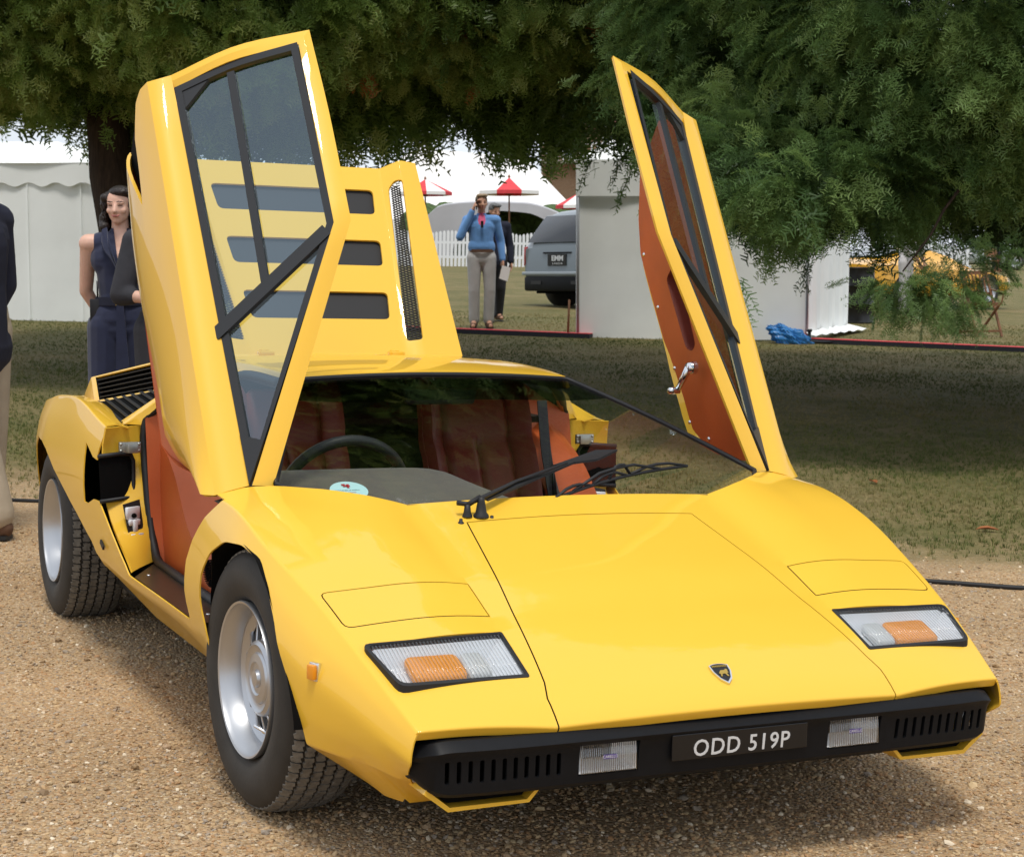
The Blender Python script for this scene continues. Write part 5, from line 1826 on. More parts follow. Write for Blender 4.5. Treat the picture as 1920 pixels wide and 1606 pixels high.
def wall_panel(bm, a, b, z0, z1, n=40, fold=.02, fscale=1.0, seed=0, m=10, sag=0.0):
    """hanging canvas between two ground points (local), gently folded"""
    r = random.Random(seed)
    a, b = Vector(a), Vector(b)
    d = (b - a); nrm = Vector((d.y, -d.x, 0)).normalized()
    ph = [r.uniform(0, 6.28) for _ in range(4)]
    G = np.zeros((n, m, 3))
    for i in range(n):
        t = i / (n - 1)
        for j in range(m):
            s = j / (m - 1)
            w_ = (.4 + .6 * (1 - s))
            f = fold * w_ * (math.sin(t * fscale * 9 + ph[0]) * .6 + math.sin(t * fscale * 23 + ph[1] + s * 1.2) * .35 + math.sin(t * fscale * 51 + ph[2]) * .18)
            p = a + d * t + nrm * f
            G[i, j] = (p.x, p.y, z0 + (z1 - z0) * s)
    grid(bm, G, None)
def valance(bm, a, b, z0, z1, scallop=.34, drop=.05, off=.04):
    a, b = Vector(a), Vector(b)
    d = b - a; L = d.length; nrm = Vector((d.y, -d.x, 0)).normalized() * off
    n = int(L / .02)
    G = np.zeros((n, 4, 3))
    for i in range(n):
        t = i / (n - 1)
        p = a + d * t + nrm + nrm * .4 * math.sin(t * L * 5)
        zb = z0 - drop * (.5 + .5 * math.cos(2 * math.pi * t * L / scallop))
        for j in range(4): G[i, j] = (p.x, p.y, zb + (z1 - zb) * j / 3)
    grid(bm, G, None)

# left marquee
r = stand(empty('marquee'), spot(-6.6, 23.3)); tag(r, 'white marquee with scalloped valance behind the woman at the left', 'tent')
bm = bm_new(); wall_panel(bm, (-3.2, 0, 0), (1.42, 0, 0), -.05, 1.80, 120, .018, 1.2, 1); from_bm('wall', bm, canvas, r, True)
bm = bm_new(); wall_panel(bm, (1.42, 0, 0), (1.42, 3.2, 0), -.05, 1.80, 60, .018, 1, 2); from_bm('wall', bm, canvas, r, True)
bm = bm_new(); valance(bm, (-3.2, 0, 0), (1.45, 0, 0), 1.80, 2.06, .36, .055); from_bm('valance', bm, canvas, r, True)
bm = bm_new()
for q in ([(-3.25, -.06, 2.05), (1.47, -.06, 2.05), (.2, 1.6, 2.45), (-2.0, 1.6, 2.45)], [(1.47, -.06, 2.05), (1.47, 3.2, 2.05), (.2, 1.6, 2.45)]):
    bm.faces.new([bm.verts.new(p) for p in q])
from_bm('canopy', bm, canvas, r)
for x in (-2.6, -1.9, -1.2, -.5, .2, .9):
    bm = bm_new(); add_box(bm, (x, -.022, .9), (.012, .006, 1.76)); from_bm('wall_seam', bm, canvas, r)

# right marquee
r = stand(empty('marquee'), spot(.81, 22.7)); tag(r, 'plain white marquee half hidden by the right-hand yew', 'tent')
bm = bm_new(); wall_panel(bm, (0, 0, 0), (2.95, .1, 0), -.04, 1.90, 90, .014, .8, 5); from_bm('wall', bm, canvas, r, True)
bm = bm_new(); wall_panel(bm, (2.95, .1, 0), (4.05, 3.0, 0), -.02, 1.90, 110, .05, 2.2, 6); from_bm('wall', bm, canvas, r, True)
bm = bm_new(); valance(bm, (-.03, 0, 0), (3.0, .1, 0), 1.80, 2.26, 9, 0, .05); from_bm('valance', bm, canvas, r, True)
bm = bm_new(); wall_panel(bm, (-.03, .0, 0), (.9, 3.0, 0), -.04, 2.26, 40, .01, 1, 8); from_bm('wall', bm, canvas, r, True)
bm = bm_new()
bm.faces.new([bm.verts.new(p) for p in ((-.05, -.06, 2.25), (3.05, .04, 2.25), (2.6, 1.6, 3.0), (1.2, 1.5, 3.0))]); bm.faces.new([bm.verts.new(p) for p in ((3.05, .04, 2.25), (4.1, 3.05, 2.25), (2.6, 1.6, 3.0))])
from_bm('canopy', bm, canvas, r)
bm = bm_new(); add_tube(bm, [(0, -.03, -.05), (0, -.03, 2.25)], .018, 8); from_bm('pole', bm, mat('tent_pole', (.35, .36, .38), .5, .5), r, True)
bm = bm_new(); add_tube(bm, [(2.96, .07, -.05), (2.96, .07, 1.9)], .018, 8); from_bm('pole', bm, MATS['tent_pole'], r, True)
bm = bm_new()        # flap spreading on the grass
G = np.zeros((30, 5, 3))
for i in range(30):
    t = i / 29
    for j in range(5):
        s = j / 4
        G[i, j] = (2.95 + 1.1 * t + .22 * s * t, .1 + 2.9 * t - .25 * s, .06 * (1 - s) + .015 + .01 * math.sin(t * 40))
grid(bm, G, None); from_bm('ground_flap', bm, canvas, r, True)
# wooden stake leaning on its left corner
bm = bm_new(); add_tube(bm, [(0, 0, 0), (.02, .02, .48)], .016, 6)
o = stand(from_bm('stake', bm, teak, None, True), spot(.68, 22.65)); tag(o, 'short brown wooden stake at the left corner of the plain marquee', 'stake')

# red and black edging boards on the lawn
mat_blk = mat('black_board', (.02, .02, .03), .7)
def edging(lat0, dep0, lat1, dep1, lb):
    a, b_ = spot(lat0, dep0), spot(lat1, dep1)
    root = empty('edging_board', (a + b_) / 2); root['_abs'] = 1
    tag(root, lb, 'edging board', 'edging boards on the lawn')
    d = (b_ - a); n_ = Vector((-d.y, d.x, 0)).normalized()
    bm = bm_new(); add_prism(bm, [a, b_, b_ + Vector((0, 0, .055)), a + Vector((0, 0, .055))], n_ * .30); from_bm('board', bm, mat_blk, root)
    bm = bm_new(); add_prism(bm, [a + Vector((0, 0, .059)) + n_ * .02, b_ + Vector((0, 0, .059)) + n_ * .02, b_ + Vector((0, 0, .059)) + n_ * .32, a + Vector((0, 0, .059)) + n_ * .32], (0, 0, .006)); from_bm('red_strip', bm, red_cloth, root)
edging(-1.5, 22.95, .95, 22.45, 'low black board with red top between the man on the phone and the marquee')
edging(3.65, 22.65, 7.2, 21.7, 'long low black board with red top on the lawn at the right')

# blue plastic bag
bm = bm_new()
bmesh.ops.create_icosphere(bm, subdivisions=5, radius=1)
for v in bm.verts:
    q = v.co.copy() * 1.0
    nz = math.sin(q.x * 7 + q.z * 5) * .10 + math.sin(q.y * 11 + q.x * 4) * .08 + math.sin(q.z * 17 + q.y * 9) * .06 + abs(math.sin(q.x * 19 + q.z * 13)) * .09 - abs(math.sin(q.y * 23 - q.x * 15)) * .07
    v.co = Vector((q.x * .26 * (1 + nz), q.y * .14 * (1 + nz), max(-.02, q.z * .15 * (1 + nz) - .10 * q.x + .06)))
o = stand(from_bm('plastic_bag', bm, mat('blue_plastic', (.05, .28, .70), .3, trans=.35), None, True, 40), spot(3.50, 22.5)); tag(o, 'crumpled blue plastic bag on the grass beside the marquee', 'bag')
bm = bm_new(); add_tube(bm, [(0, 0, 0), (.0, .0, .16)], .022, 8); add_tube(bm, [(0, 0, .155), (0, 0, .19)], .035, 8); add_tube(bm, [(-.25, 0, .02), (0, 0, .03), (.30, .05, .02)], .022, 6)
o = stand(from_bm('ground_peg', bm, dark_metal, None, True), spot(3.76, 22.5)); tag(o, 'black ground peg at the foot of the marquee corner', 'peg')

# oil drum
r = stand(empty('oil_drum'), spot(5.40, 28.0)); tag(r, 'black steel oil drum behind the hanging yew branch', 'barrel')
bm = bm_new()
prof = [(0, 0), (.285, 0), (.293, .012), (.286, .03), (.286, .275), (.297, .29), (.297, .305), (.286, .32), (.286, .565), (.297, .58), (.297, .595), (.286, .61), (.286, .85), (.294, .868), (.288, .88), (.275, .872), (.0, .865)]
add_lathe(bm, prof, seg=40); bmesh.ops.recalc_face_normals(bm, faces=bm.faces[:])
from_bm('drum', bm, mat('black_gloss_steel', (.012, .012, .013), .28), r, True, 40)
bm = bm_new(); add_lathe(bm, [(.03, 0), (.03, .012), (0, .014)], Matrix.Translation((.15, 0, .866)), 14); from_bm('bung', bm, dark_metal, r, True)

# folding chairs
def chair(loc, rz, lb, s=1.0):
    r = stand(empty('folding_chair'), loc, rz); r.scale = (s, s, s); tag(r, lb, 'chair', 'folding wooden chairs')
    def stick(nm, a, b_, w_=.035, t=.02):
        bm = bm_new(); a, b_ = Vector(a), Vector(b_); d = b_ - a
        add_box(bm, (0, 0, 0), (w_, t, d.length)); bm.transform(Matrix.Translation((a + b_) / 2) @ d.to_track_quat('Z', 'Y').to_matrix().to_4x4())
        from_bm(nm, bm, teak, r)
    for sx in (-1, 1):
        stick('leg', (sx * .22, -.22, 0), (sx * .22, .16, .92)); stick('leg', (sx * .19, .26, 0), (sx * .19, -.20, .46))
        stick('armrest', (sx * .235, -.24, .62), (sx * .235, .07, .66), .03, .02); stick('arm_post', (sx * .215, -.20, .45), (sx * .235, -.22, .62), .025, .02)
    stick('back_rail', (-.22, .155, .90), (.22, .155, .90), .02, .05); stick('back_rail', (-.22, .06, .60), (.22, .06, .60), .02, .04)
    for k in range(6): stick('back_slat', (-.165 + .066 * k, .06, .60), (-.165 + .066 * k, .155, .90), .022, .012)
    for k in range(6): stick('seat_slat', (-.20, -.20 + .07 * k, .455), (.20, -.20 + .07 * k, .455), .012, .05)
    stick('stretcher', (-.20, .23, .06), (.20, .23, .06), .02, .03); stick('stretcher', (-.22, -.19, .08), (.22, -.19, .08), .02, .03)
    return r
chair(spot(6.58, 25.0), R(25), 'brown folding wooden chair standing alone beside the hanging yew branch')
r2 = chair(spot(16.9, 63), R(10), 'distant brown folding wooden chair with a lettered back on the far lawn')
bm = bm_new(); add_box(bm, (0, .11, .76), (.40, .012, .26), Matrix.Rotation(R(-16), 3, 'X')); cp = from_bm('back_cloth', bm, teak, r2)
bm = bm_new(); add_box(bm, (7.3, 0, .45), (.05, .02, .9))
bm.free()
r = stand(empty('wooden_easel'), spot(6.98, 24.0), 0); tag(r, 'brown wooden post cut off by the right edge of the picture', 'post')
bm = bm_new(); add_box(bm, (0, 0, .42), (.07, .05, .84)); from_bm('post', bm, teak, r)
bm = bm_new(); add_box(bm, (.16, .03, .40), (.30, .02, .05)); from_bm('rail', bm, teak, r)

# picket fences far off
def picket(lat0, dep0, lat1, dep1, lb, h=.95):
    a, b_ = spot(lat0, dep0), spot(lat1, dep1)
    root = empty('picket_fence', (a + b_) / 2); root['_abs'] = 1
    tag(root, lb, 'fence', 'white picket fences')
    d = b_ - a; L = d.length; n = int(L / .135); u = d.normalized(); w_ = Vector((0, 0, 1)); nn = u.cross(w_)
    k0 = 0
    for i in range(n):
        p = a + u * (i * .135)
        if i < 90:
            bm = bm_new()
            hh = h + .10 * math.sin(math.pi * ((i % 12) / 12))
            add_prism(bm, [p, p + u * .085, p + u * .085 + w_ * (hh - .05), p + u * .0425 + w_ * hh, p + w_ * (hh - .05)], nn * .02)
            from_bm('picket', bm, white_p, root)
    for z in (.25, .70):
        bm = bm_new(); add_prism(bm, [a + w_ * z, b_ + w_ * z, b_ + w_ * (z + .08), a + w_ * (z + .08)], -nn * .03); from_bm('rail', bm, white_p, root)
    for k in range(int(L / 1.8) + 1):
        bm = bm_new(); p = a + u * min(L, k * 1.8); add_box(bm, p + w_ * .02 + nn * .15, (.06, .5, .04), Matrix.Rotation(VIEW_RZ, 3, 'Z')); from_bm('foot', bm, white_p, root)
picket(-4.2, 54, 1.2, 57, 'white picket fence behind the man on the phone', 1.02)
picket(13.6, 61, 15.4, 60, 'short run of white picket fence seen under the right-hand yew', .95)

# parasols
def parasol(loc, lb, h=2.7, rad=1.15, rz=0.4):
    r = stand(empty('parasol'), loc, rz); tag(r, lb, 'parasol', 'red and white parasols')
    bm = bm_new(); add_tube(bm, [(0, 0, 0), (0, 0, h)], .03, 8); from_bm('pole', bm, teak, r, True)
    for k in range(8):
        a0, a1 = k * math.pi / 4, (k + 1) * math.pi / 4
        bm = bm_new()
        e0 = Vector((rad * math.cos(a0), rad * math.sin(a0), h - .48)); e1 = Vector((rad * math.cos(a1), rad * math.sin(a1), h - .48)); t = Vector((0, 0, h))
        v = [bm.verts.new(p) for p in (t, e0, e1, e1 - Vector((0, 0, .12)), e0 - Vector((0, 0, .12)))]
        bm.faces.new((v[0], v[1], v[2])); bm.faces.new((v[1], v[4], v[3], v[2]))
        from_bm('canopy_panel', bm, red_cloth if k % 2 else white_cloth, r)
        bm = bm_new(); add_tube(bm, [(0, 0, h - .62), (.6 * e0.x, .6 * e0.y, h - .34)], .012, 5); from_bm('rib', bm, teak, r)
    bm = bm_new(); add_lathe(bm, [(.05, 0), (.05, .03), (0, .12)], Matrix.Translation((0, 0, h)), 10); from_bm('finial', bm, teak, r)
parasol(spot(-.26, 62), 'red and white parasol standing beyond the picket fence', 2.95, 1.12)
parasol(spot(-3.4, 66), 'red parasol just showing beside the raised engine cover', 2.9, 1.0, .1)
parasol(spot(2.35, 66), 'red parasol tip showing above the grey off-road car', 2.55, .9, .8)

# hedge, far tents, building
hedge_m = vary(mat('hedge_green', (.055, .095, .025), .9), 6, .45, bump=.9, bscale=9)
bm = bm_new()
for i in range(14):
    M = Matrix.Translation((rng.uniform(-3.4, 3.4), rng.uniform(-.5, .5), rng.uniform(.8, 1.3))) @ Matrix.Diagonal((rng.uniform(.7, 1.2), .8, rng.uniform(.7, 1.1), 1))
    bmesh.ops.create_icosphere(bm, subdivisions=3, radius=1, matrix=M)
add_box(bm, (0, 0, .9), (7.6, 1.3, 1.8))
for v in bm.verts: v.co += Vector((rng.uniform(-.07, .07), rng.uniform(-.07, .07), rng.uniform(-.07, .07)))
bm2 = bm
o = from_bm('hedge', bm2, hedge_m, None, False)
rm = o.modifiers.new('one', 'REMESH'); rm.mode = 'VOXEL'; rm.voxel_size = .07
stand(o, spot(-.55, 72)); tag(o, 'dark green hedge beyond the parasols', 'hedge')
r = stand(empty('stretch_tent'), spot(-.9, 68)); tag(r, 'low grey stretch tent beyond the picket fence', 'tent')
bm = bm_new()
top_ = crv([(-2.6, 1.55), (-2.0, 2.0), (-.5, 2.12), (1.2, 2.08), (2.4, 1.75), (3.4, 1.05)], 24)
arch_ = crv([(-1.75, -.3), (-1.45, .6), (-.9, 1.35), (.1, 1.80), (1.3, 1.72), (2.2, 1.35), (3.2, .85)], 24)
A = [bm.verts.new((x, 0, z)) for x, z in top_]; B = [bm.verts.new((x, -.02, z)) for x, z in arch_]
for k in range(23): bm.faces.new((A[k], A[k + 1], B[k + 1], B[k]))
c_ = bm.verts.new((-2.6, 0, -.3)); bm.faces.new((A[0], B[0], c_))
o = from_bm('front_wall', bm, canvas2, r, True); solidify(o, .03)
bm = bm_new()
G = np.array([[(x, 4.0 * s_, z + .5 * s_ * (1 - s_)) for s_ in np.linspace(0, 1, 7)] for x, z in top_])
grid(bm, G, (0, 0, 1)); o = from_bm('canopy', bm, canvas2, r, True); solidify(o, .03)
bm = bm_new(); add_tube(bm, [(-1.5, .1, -.2), (-1.5, .1, 2.0)], .04, 6); from_bm('pole', bm, MATS['tent_pole'], r, True)
r = stand(empty('marquee'), spot(-1.5, 92)); tag(r, 'tall white peaked marquee roof far behind the man on the phone', 'tent')
bm = bm_new()
pk = [(-9, 0, 1.5), (4.9, 0, 1.7), (4.9, 9, 1.7), (-9, 9, 1.5)]; t1, t2 = (-4, 4.5, 5.6), (2.0, 4.5, 5.0)
V = [bm.verts.new(p) for p in pk] + [bm.verts.new(t1), bm.verts.new(t2)]
for f in ((0, 1, 5, 4), (1, 2, 5), (2, 3, 4, 5), (3, 0, 4)): bm.faces.new([V[i] for i in f])
from_bm('canopy', bm, white_cloth, r)
bm = bm_new(); wall_panel(bm, (-9, 0, 0), (4.9, 0, 0), -1, 1.6, 60, .05, 1, 4); from_bm('wall', bm, white_cloth, r, True)
# brick building with a timber balcony
brick_m = bpy.data.materials.new('brown_brick'); brick_m.use_nodes = True
bt = N(brick_m, 'ShaderNodeTexBrick'); bt.inputs['Scale'].default_value = 4.5
bt.inputs['Color1'].default_value = (.30, .17, .09, 1); bt.inputs['Color2'].default_value = (.24, .13, .07, 1); bt.inputs['Mortar'].default_value = (.38, .30, .22, 1)
LK(brick_m, bt.outputs['Color'], BS(brick_m).inputs['Base Color']); BS(brick_m).inputs['Roughness'].default_value = .9
btc = N(brick_m, 'ShaderNodeTexCoord'); bmp = N(brick_m, 'ShaderNodeMapping'); bmp.inputs['Rotation'].default_value = (R(90), 0, 0)
LK(brick_m, btc.outputs['Object'], bmp.inputs['Vector']); LK(brick_m, bmp.outputs['Vector'], bt.inputs['Vector'])
r = stand(empty('brick_building'), spot(5.2, 118)); tag(r, 'brown brick building with a white balustraded balcony far behind the trees', 'building')
bm = bm_new(); add_box(bm, (1.0, 3, 4.2), (9.0, 6, 8.4)); from_bm('wall', bm, brick_m, r)
bm = bm_new(); add_box(bm, (1.0, -.5, 6.05), (9.4, 1.2, .18)); bal = from_bm('balcony', bm, vary(mat('grey_timber', (.25, .22, .19), .8), 5, .2), r)
bm = bm_new(); add_box(bm, (1.0, -1.0, 7.25), (9.4, .10, .12)); from_bm('handrail', bm, white_p, bal)
for k in range(26):
    bm = bm_new(); add_box(bm, (-3.6 + k * .37, -1.0, 6.65), (.09, .06, 1.1)); from_bm('baluster', bm, white_p, bal)
for k in range(5):
    bm = bm_new(); add_prism(bm, [(-3.2 + k * 2.1, -.1, 4.9), (-3.2 + k * 2.1, -1.0, 5.95), (-3.2 + k * 2.1, -.1, 5.95)], (.14, 0, 0)); from_bm('bracket', bm, teak, bal)
for k in range(3):
    bm = bm_new(); add_box(bm, (-1.8 + k * 2.8, -.03, 7.1), (1.0, .1, 1.5)); w1 = from_bm('window', bm, white_p, r)
    bm = bm_new(); add_box(bm, (-1.8 + k * 2.8, -.09, 7.1), (.84, .03, 1.34)); from_bm('pane', bm, mat('far_pane', (.03, .04, .05), .1) if 'far_pane' not in MATS else MATS['far_pane'], w1)
bm = bm_new(); add_prism(bm, [(-3.8, -.4, 8.4), (5.8, -.4, 8.4), (5.8, 3, 11), (-3.8, 3, 11)], (0, .3, .1)); from_bm('roof', bm, mat('roof_tile', (.16, .07, .04), .8), r)

# ------------------------------------------------------------------ far cars
def loft_car(name, loc, rz, lb, L, W, H, body_m, prof, glassline, wheel_r=.36, wheels=(.8, 3.6), extra=None):
    """simple but shaped car: side profile (y, z_low, z_belt, z_top, half width belt, half width top)"""
    r = stand(empty(name), loc, rz); tag(r, lb, 'car')
    P = np.array(prof, float)
    ys = np.linspace(P[0, 0], P[-1, 0], 60)
    c = [herm(P[:, 0], P[:, k], ys) for k in range(1, 6)]
    n = 15
    G = np.zeros((60, n, 3))
    for i in range(60):
        zl, zb, zt, wb, wt = [q[i] for q in c]
        ctl = np.array([(wb * .92, zl), (wb * .985, zl + .12 * (zb - zl)), (wb, zl + .5 * (zb - zl)), (wb * .985, zb), (wt + .25 * (wb - wt) * (zt - zb > .15), zb + .55 * (zt - zb)), (wt, zt - .02), (wt * .75, zt), (0, zt + .015)])
        u = np.linspace(0, 1, 8)
        uu = np.linspace(0, 1, n)
        G[i, :, 0] = herm(u, ctl[:, 0], uu); G[i, :, 1] = ys[i]; G[i, :, 2] = herm(u, ctl[:, 1], uu)
    bm = bm_new(); grid(bm, G, (1, 0, 0))
    for s in (0, -1):
        row = G[s]
        lo = np.array([(0, row[0][1], row[0][2])])
        bm.faces.new([bm.verts.new(p) for p in np.concatenate([row, lo])])
    bmesh.ops.remove_doubles(bm, verts=bm.verts[:], dist=1e-4)
    for (yw) in wheels:
        arch = [(yw + (wheel_r + .05) * math.cos(a), wheel_r * .9 + (wheel_r + .05) * math.sin(a)) for a in np.linspace(0, math.pi, 14)]
        arch = [(yw + wheel_r + .05, -.2)] + arch + [(yw - wheel_r - .05, -.2)]
        bmesh.ops.delete(bm, geom=score(bm, arch, (1, 2), lambda c_: c_.x > W * .30), context='FACES')
    mirror_bm(bm)
    bmesh.ops.recalc_face_normals(bm, faces=bm.faces[:])
    from_bm('body', bm, body_m, r, True, 30)
    bm = bm_new(); add_box(bm, (0, (P[0, 0] + P[-1, 0]) / 2, .42), (W * .80, (P[-1, 0] - P[0, 0]) * .92, .35)); from_bm('underbody', bm, dark_void, r)
    for yw in wheels:
        for sx in (1, -1):
            M = Matrix.Translation((sx * (W / 2 - .13), yw, wheel_r)) @ Matrix.Rotation(sx * R(90), 4, 'Y')
            bm = bm_new(); add_lathe(bm, [(wheel_r * .66, .12), (wheel_r * .9, .125), (wheel_r, .09), (wheel_r, -.09), (wheel_r * .9, -.12), (0, -.12)], M, 28); w1 = from_bm('tyre', bm, tyre_rubber, r, True)
            bm = bm_new(); add_lathe(bm, [(wheel_r * .66, .115), (wheel_r * .60, .06), (wheel_r * .25, .085), (0, .09)], M, 28); from_bm('rim', bm, alloy, w1, True)
    return r
suv_paint = mat('grey_blue_paint', (.125, .155, .175), rough=.3, coat=.6)
suv_glass = mat('dark_window_glass', (.012, .014, .018), rough=.06, spec=.6)
suv = loft_car('off_road_car', spot(.74, 30.6), R(-52), 'large grey-blue off-road car seen from behind between marquee and man', 4.6, 2.02, 1.80, suv_paint,
    [(-.02, .50, 1.02, 1.06, .90, .70), (.06, .42, 1.08, 1.22, .97, .72), (.30, .36, 1.12, 1.56, 1.0, .70), (.62, .34, 1.14, 1.70, 1.01, .70), (1.5, .34, 1.14, 1.76, 1.01, .72), (2.6, .34, 1.12, 1.72, 1.01, .70), (3.4, .36, 1.08, 1.14, 1.0, .80), (4.4, .40, .96, 1.0, .95, .80), (4.6, .5, .88, .92, .88, .7)], None, .38, (.85, 3.75))
bm = bm_new(); vs = [(-.84, -.03, 1.13), (.84, -.03, 1.13), (.68, .27, 1.60), (-.68, .27, 1.60)]
add_prism(bm, vs, (0, .06, .02)); bevel_sharp(bm, 40, .02, 2); from_bm('rear_window', bm, suv_glass, suv, True, 35)
for sx in (1, -1):
    bm = bm_new(); add_prism(bm, [(sx * .985, .60, 1.18), (sx * .985, 2.9, 1.18), (sx * .76, 2.3, 1.60), (sx * .74, .85, 1.62)], (sx * .02, 0, 0)); from_bm('side_window', bm, suv_glass, suv)
    bm = bm_new(); add_box(bm, (sx * .90, .03, .90), (.09, .10, .34)); bevel_sharp(bm, 40, .02, 2); from_bm('tail_lamp', bm, mat('red_lens', (.35, .015, .012), .15, coat=.5) if 'red_lens' not in MATS else MATS['red_lens'], suv, True, 35)
    bm = bm_new(); add_box(bm, (sx * .55, -.03, .44), (.28, .06, .06)); from_bm('exhaust', bm, dark_metal, suv)
bm = bm_new(); add_box(bm, (0, -.02, .60), (1.86, .12, .06)); bevel_sharp(bm, 40, .02, 2); from_bm('bumper_trim', bm, vary(mat('light_grey_trim', (.30, .34, .37), .3), 5, .05), suv, True, 35)
bm = bm_new(); add_box(bm, (0, .03, .42), (1.80, .16, .26)); bevel_sharp(bm, 40, .04, 2); from_bm('rear_bumper', bm, black_plastic, suv, True, 35)
bm = bm_new(); add_box(bm, (0, -.012, .955), (.76, .05, .025)); from_bm('tailgate_handle', bm, black_plastic, suv)
bm = bm_new(); add_box(bm, (0, -.02, .83), (.50, .03, .20)); sp_ = from_bm('number_plate', bm, plate_black, suv)
text_mesh('plate_text', 'EMM', .125, Matrix.Translation((.02, -.038, .855)) @ Matrix.Rotation(R(90), 4, 'X'), silver_letters, sp_, .002, sx=1.25, bold=.004)
text_mesh('plate_text', 'LONDON', .045, Matrix.Translation((.02, -.038, .765)) @ Matrix.Rotation(R(90), 4, 'X'), silver_letters, sp_, .002, spacing=1.6)
bm = bm_new()
for q in ([(-.035, 1.06), (-.025, 1.06), (-.025, 1.00), (-.035, 1.00)], [(-.005, 1.065), (.005, 1.065), (.005, 1.005), (-.005, 1.005)], [(.025, 1.06), (.035, 1.06), (.035, 1.00), (.025, 1.00)]):
    add_prism(bm, [(x, -.005, z) for x, z in q], (0, -.012, 0))
from_bm('tailgate_emblem', bm, chrome, suv)
yel2 = mat('far_yellow_paint', (.80, .40, .015), .3, coat=.7)
yc = loft_car('sports_car', spot(6.0, 33.0), R(-52), 'yellow sports car with round red tail lamp half hidden behind the hanging branch', 4.3, 1.85, 1.15, yel2,
    [(0, .38, .78, .84, .80, .66), (.3, .30, .82, .90, .92, .66), (1.0, .24, .80, 1.02, .93, .58), (1.7, .24, .76, 1.14, .90, .54), (2.4, .24, .72, 1.04, .88, .54), (3.1, .26, .70, .76, .90, .70), (3.9, .30, .60, .64, .88, .72), (4.3, .36, .50, .54, .70, .55)], None, .32, (.85, 3.35))
for sx in (1, -1):
    bm = bm_new(); M = Matrix.Translation((sx * .56, -.01, .66)) @ Matrix.Rotation(R(90), 4, 'X')
    add_lathe(bm, [(.115, 0), (.115, .03), (.065, .05), (.06, .03)], M, 24); tl_ = from_bm('tail_lamp', bm, MATS['red_lens'], yc, True)
    bm = bm_new(); add_lathe(bm, [(.06, .03), (0, .04)], M, 20); from_bm('lamp_centre', bm, white_paint, tl_, True)
bm = bm_new(); add_prism(bm, [(-.5, .55, .97), (.5, .55, .97), (.46, 1.35, 1.10), (-.46, 1.35, 1.10)], (0, 0, .02)); from_bm('rear_window', bm, suv_glass, yc)
bm = bm_new(); add_box(bm, (0, .03, .44), (1.5, .12, .18)); bevel_sharp(bm, 40, .03, 2); from_bm('rear_bumper', bm, black_plastic, yc, True, 35)
silver = mat('far_silver_paint', (.48, .52, .52), .25, metal=.3, coat=.6)
for k, (u, v, a, lb) in enumerate(((17.2, 68, 82, 'pale silver classic car far off at the right, nearest the picket fence'), (20.4, 70, 84, 'silver classic car far off, cut by the right edge of the picture'))):
    c_ = loft_car('classic_car', spot(u, v), R(a), lb, 4.2, 1.7, 1.4, silver,
        [(0, .40, .72, .76, .60, .45), (.3, .32, .80, .86, .78, .6), (1.0, .28, .84, .98, .84, .56), (1.6, .28, .86, 1.36, .85, .52), (2.5, .28, .86, 1.38, .85, .52), (3.0, .28, .84, .92, .84, .58), (3.8, .32, .78, .82, .76, .55), (4.2, .42, .66, .70, .55, .4)], None, .36, (.8, 3.3))
    c_['group'] = 'silver classic cars far off'
    for sx in (1, -1):
        bm = bm_new(); add_prism(bm, [(sx * .83, 1.35, .92), (sx * .83, 2.75, .92), (sx * .62, 2.5, 1.30), (sx * .62, 1.65, 1.30)], (sx * .03, 0, 0)); from_bm('side_window', bm, suv_glass, c_)
    bm = bm_new(); add_box(bm, (0, -.03, .50), (1.4, .08, .08)); from_bm('bumper', bm, chrome, c_)
# =================================================================== PEOPLE
skin = vary(mat('skin', (.66, .40, .30), .5), 25, .06); BS(skin).inputs['Subsurface Weight'].default_value = .12; BS(skin).inputs['Subsurface Radius'].default_value = (.02, .008, .004)
skin2 = vary(mat('tanned_skin', (.56, .30, .20), .5), 25, .06)
dark_hair = vary(mat('dark_curly_hair', (.016, .010, .008), .45), 60, .4, bump=.8, bscale=60)
fair_hair = vary(mat('fair_hair', (.32, .23, .14), .6), 60, .3, bump=.6, bscale=80)
grey_hair = vary(mat('grey_hair', (.13, .13, .13), .6), 60, .3, bump=.6, bscale=80)
navy = vary(mat('navy_cloth', (.012, .017, .050), .8, sheen=.2), 9, .15, bump=.35, bscale=14)
charcoal = vary(mat('charcoal_cloth', (.028, .028, .034), .85), 9, .2, bump=.4, bscale=16)
navy2 = vary(mat('dark_navy_wool', (.012, .014, .030), .9), 9, .15, bump=.35, bscale=14)
beige = vary(mat('beige_cotton', (.40, .33, .24), .85), 6, .1, bump=.5, bscale=14)
greyt = vary(mat('light_grey_cotton', (.42, .41, .40), .85), 6, .1, bump=.5, bscale=16)
blue_k = vary(mat('sky_blue_knit', (.13, .30, .62), .85, sheen=.2), 8, .1, bump=.4, bscale=14)
pink = mat('pink_shirt', (.70, .12, .24), .8)
suede_s = vary(mat('brown_suede_shoe', (.11, .055, .03), .8), 20, .2)
black_s = mat('black_shoe', (.012, .012, .012), .5)
white_sh = vary(mat('pale_grey_shirt', (.52, .50, .50), .85), 6, .1, bump=.4, bscale=14)
lip_m = mat('lips', (.45, .12, .11), .45); brow_m = mat('brow', (.03, .018, .012), .8); eye_m = mat('eye_line', (.03, .02, .02), .4); eyew = mat('eye_white', (.6, .58, .56), .3)

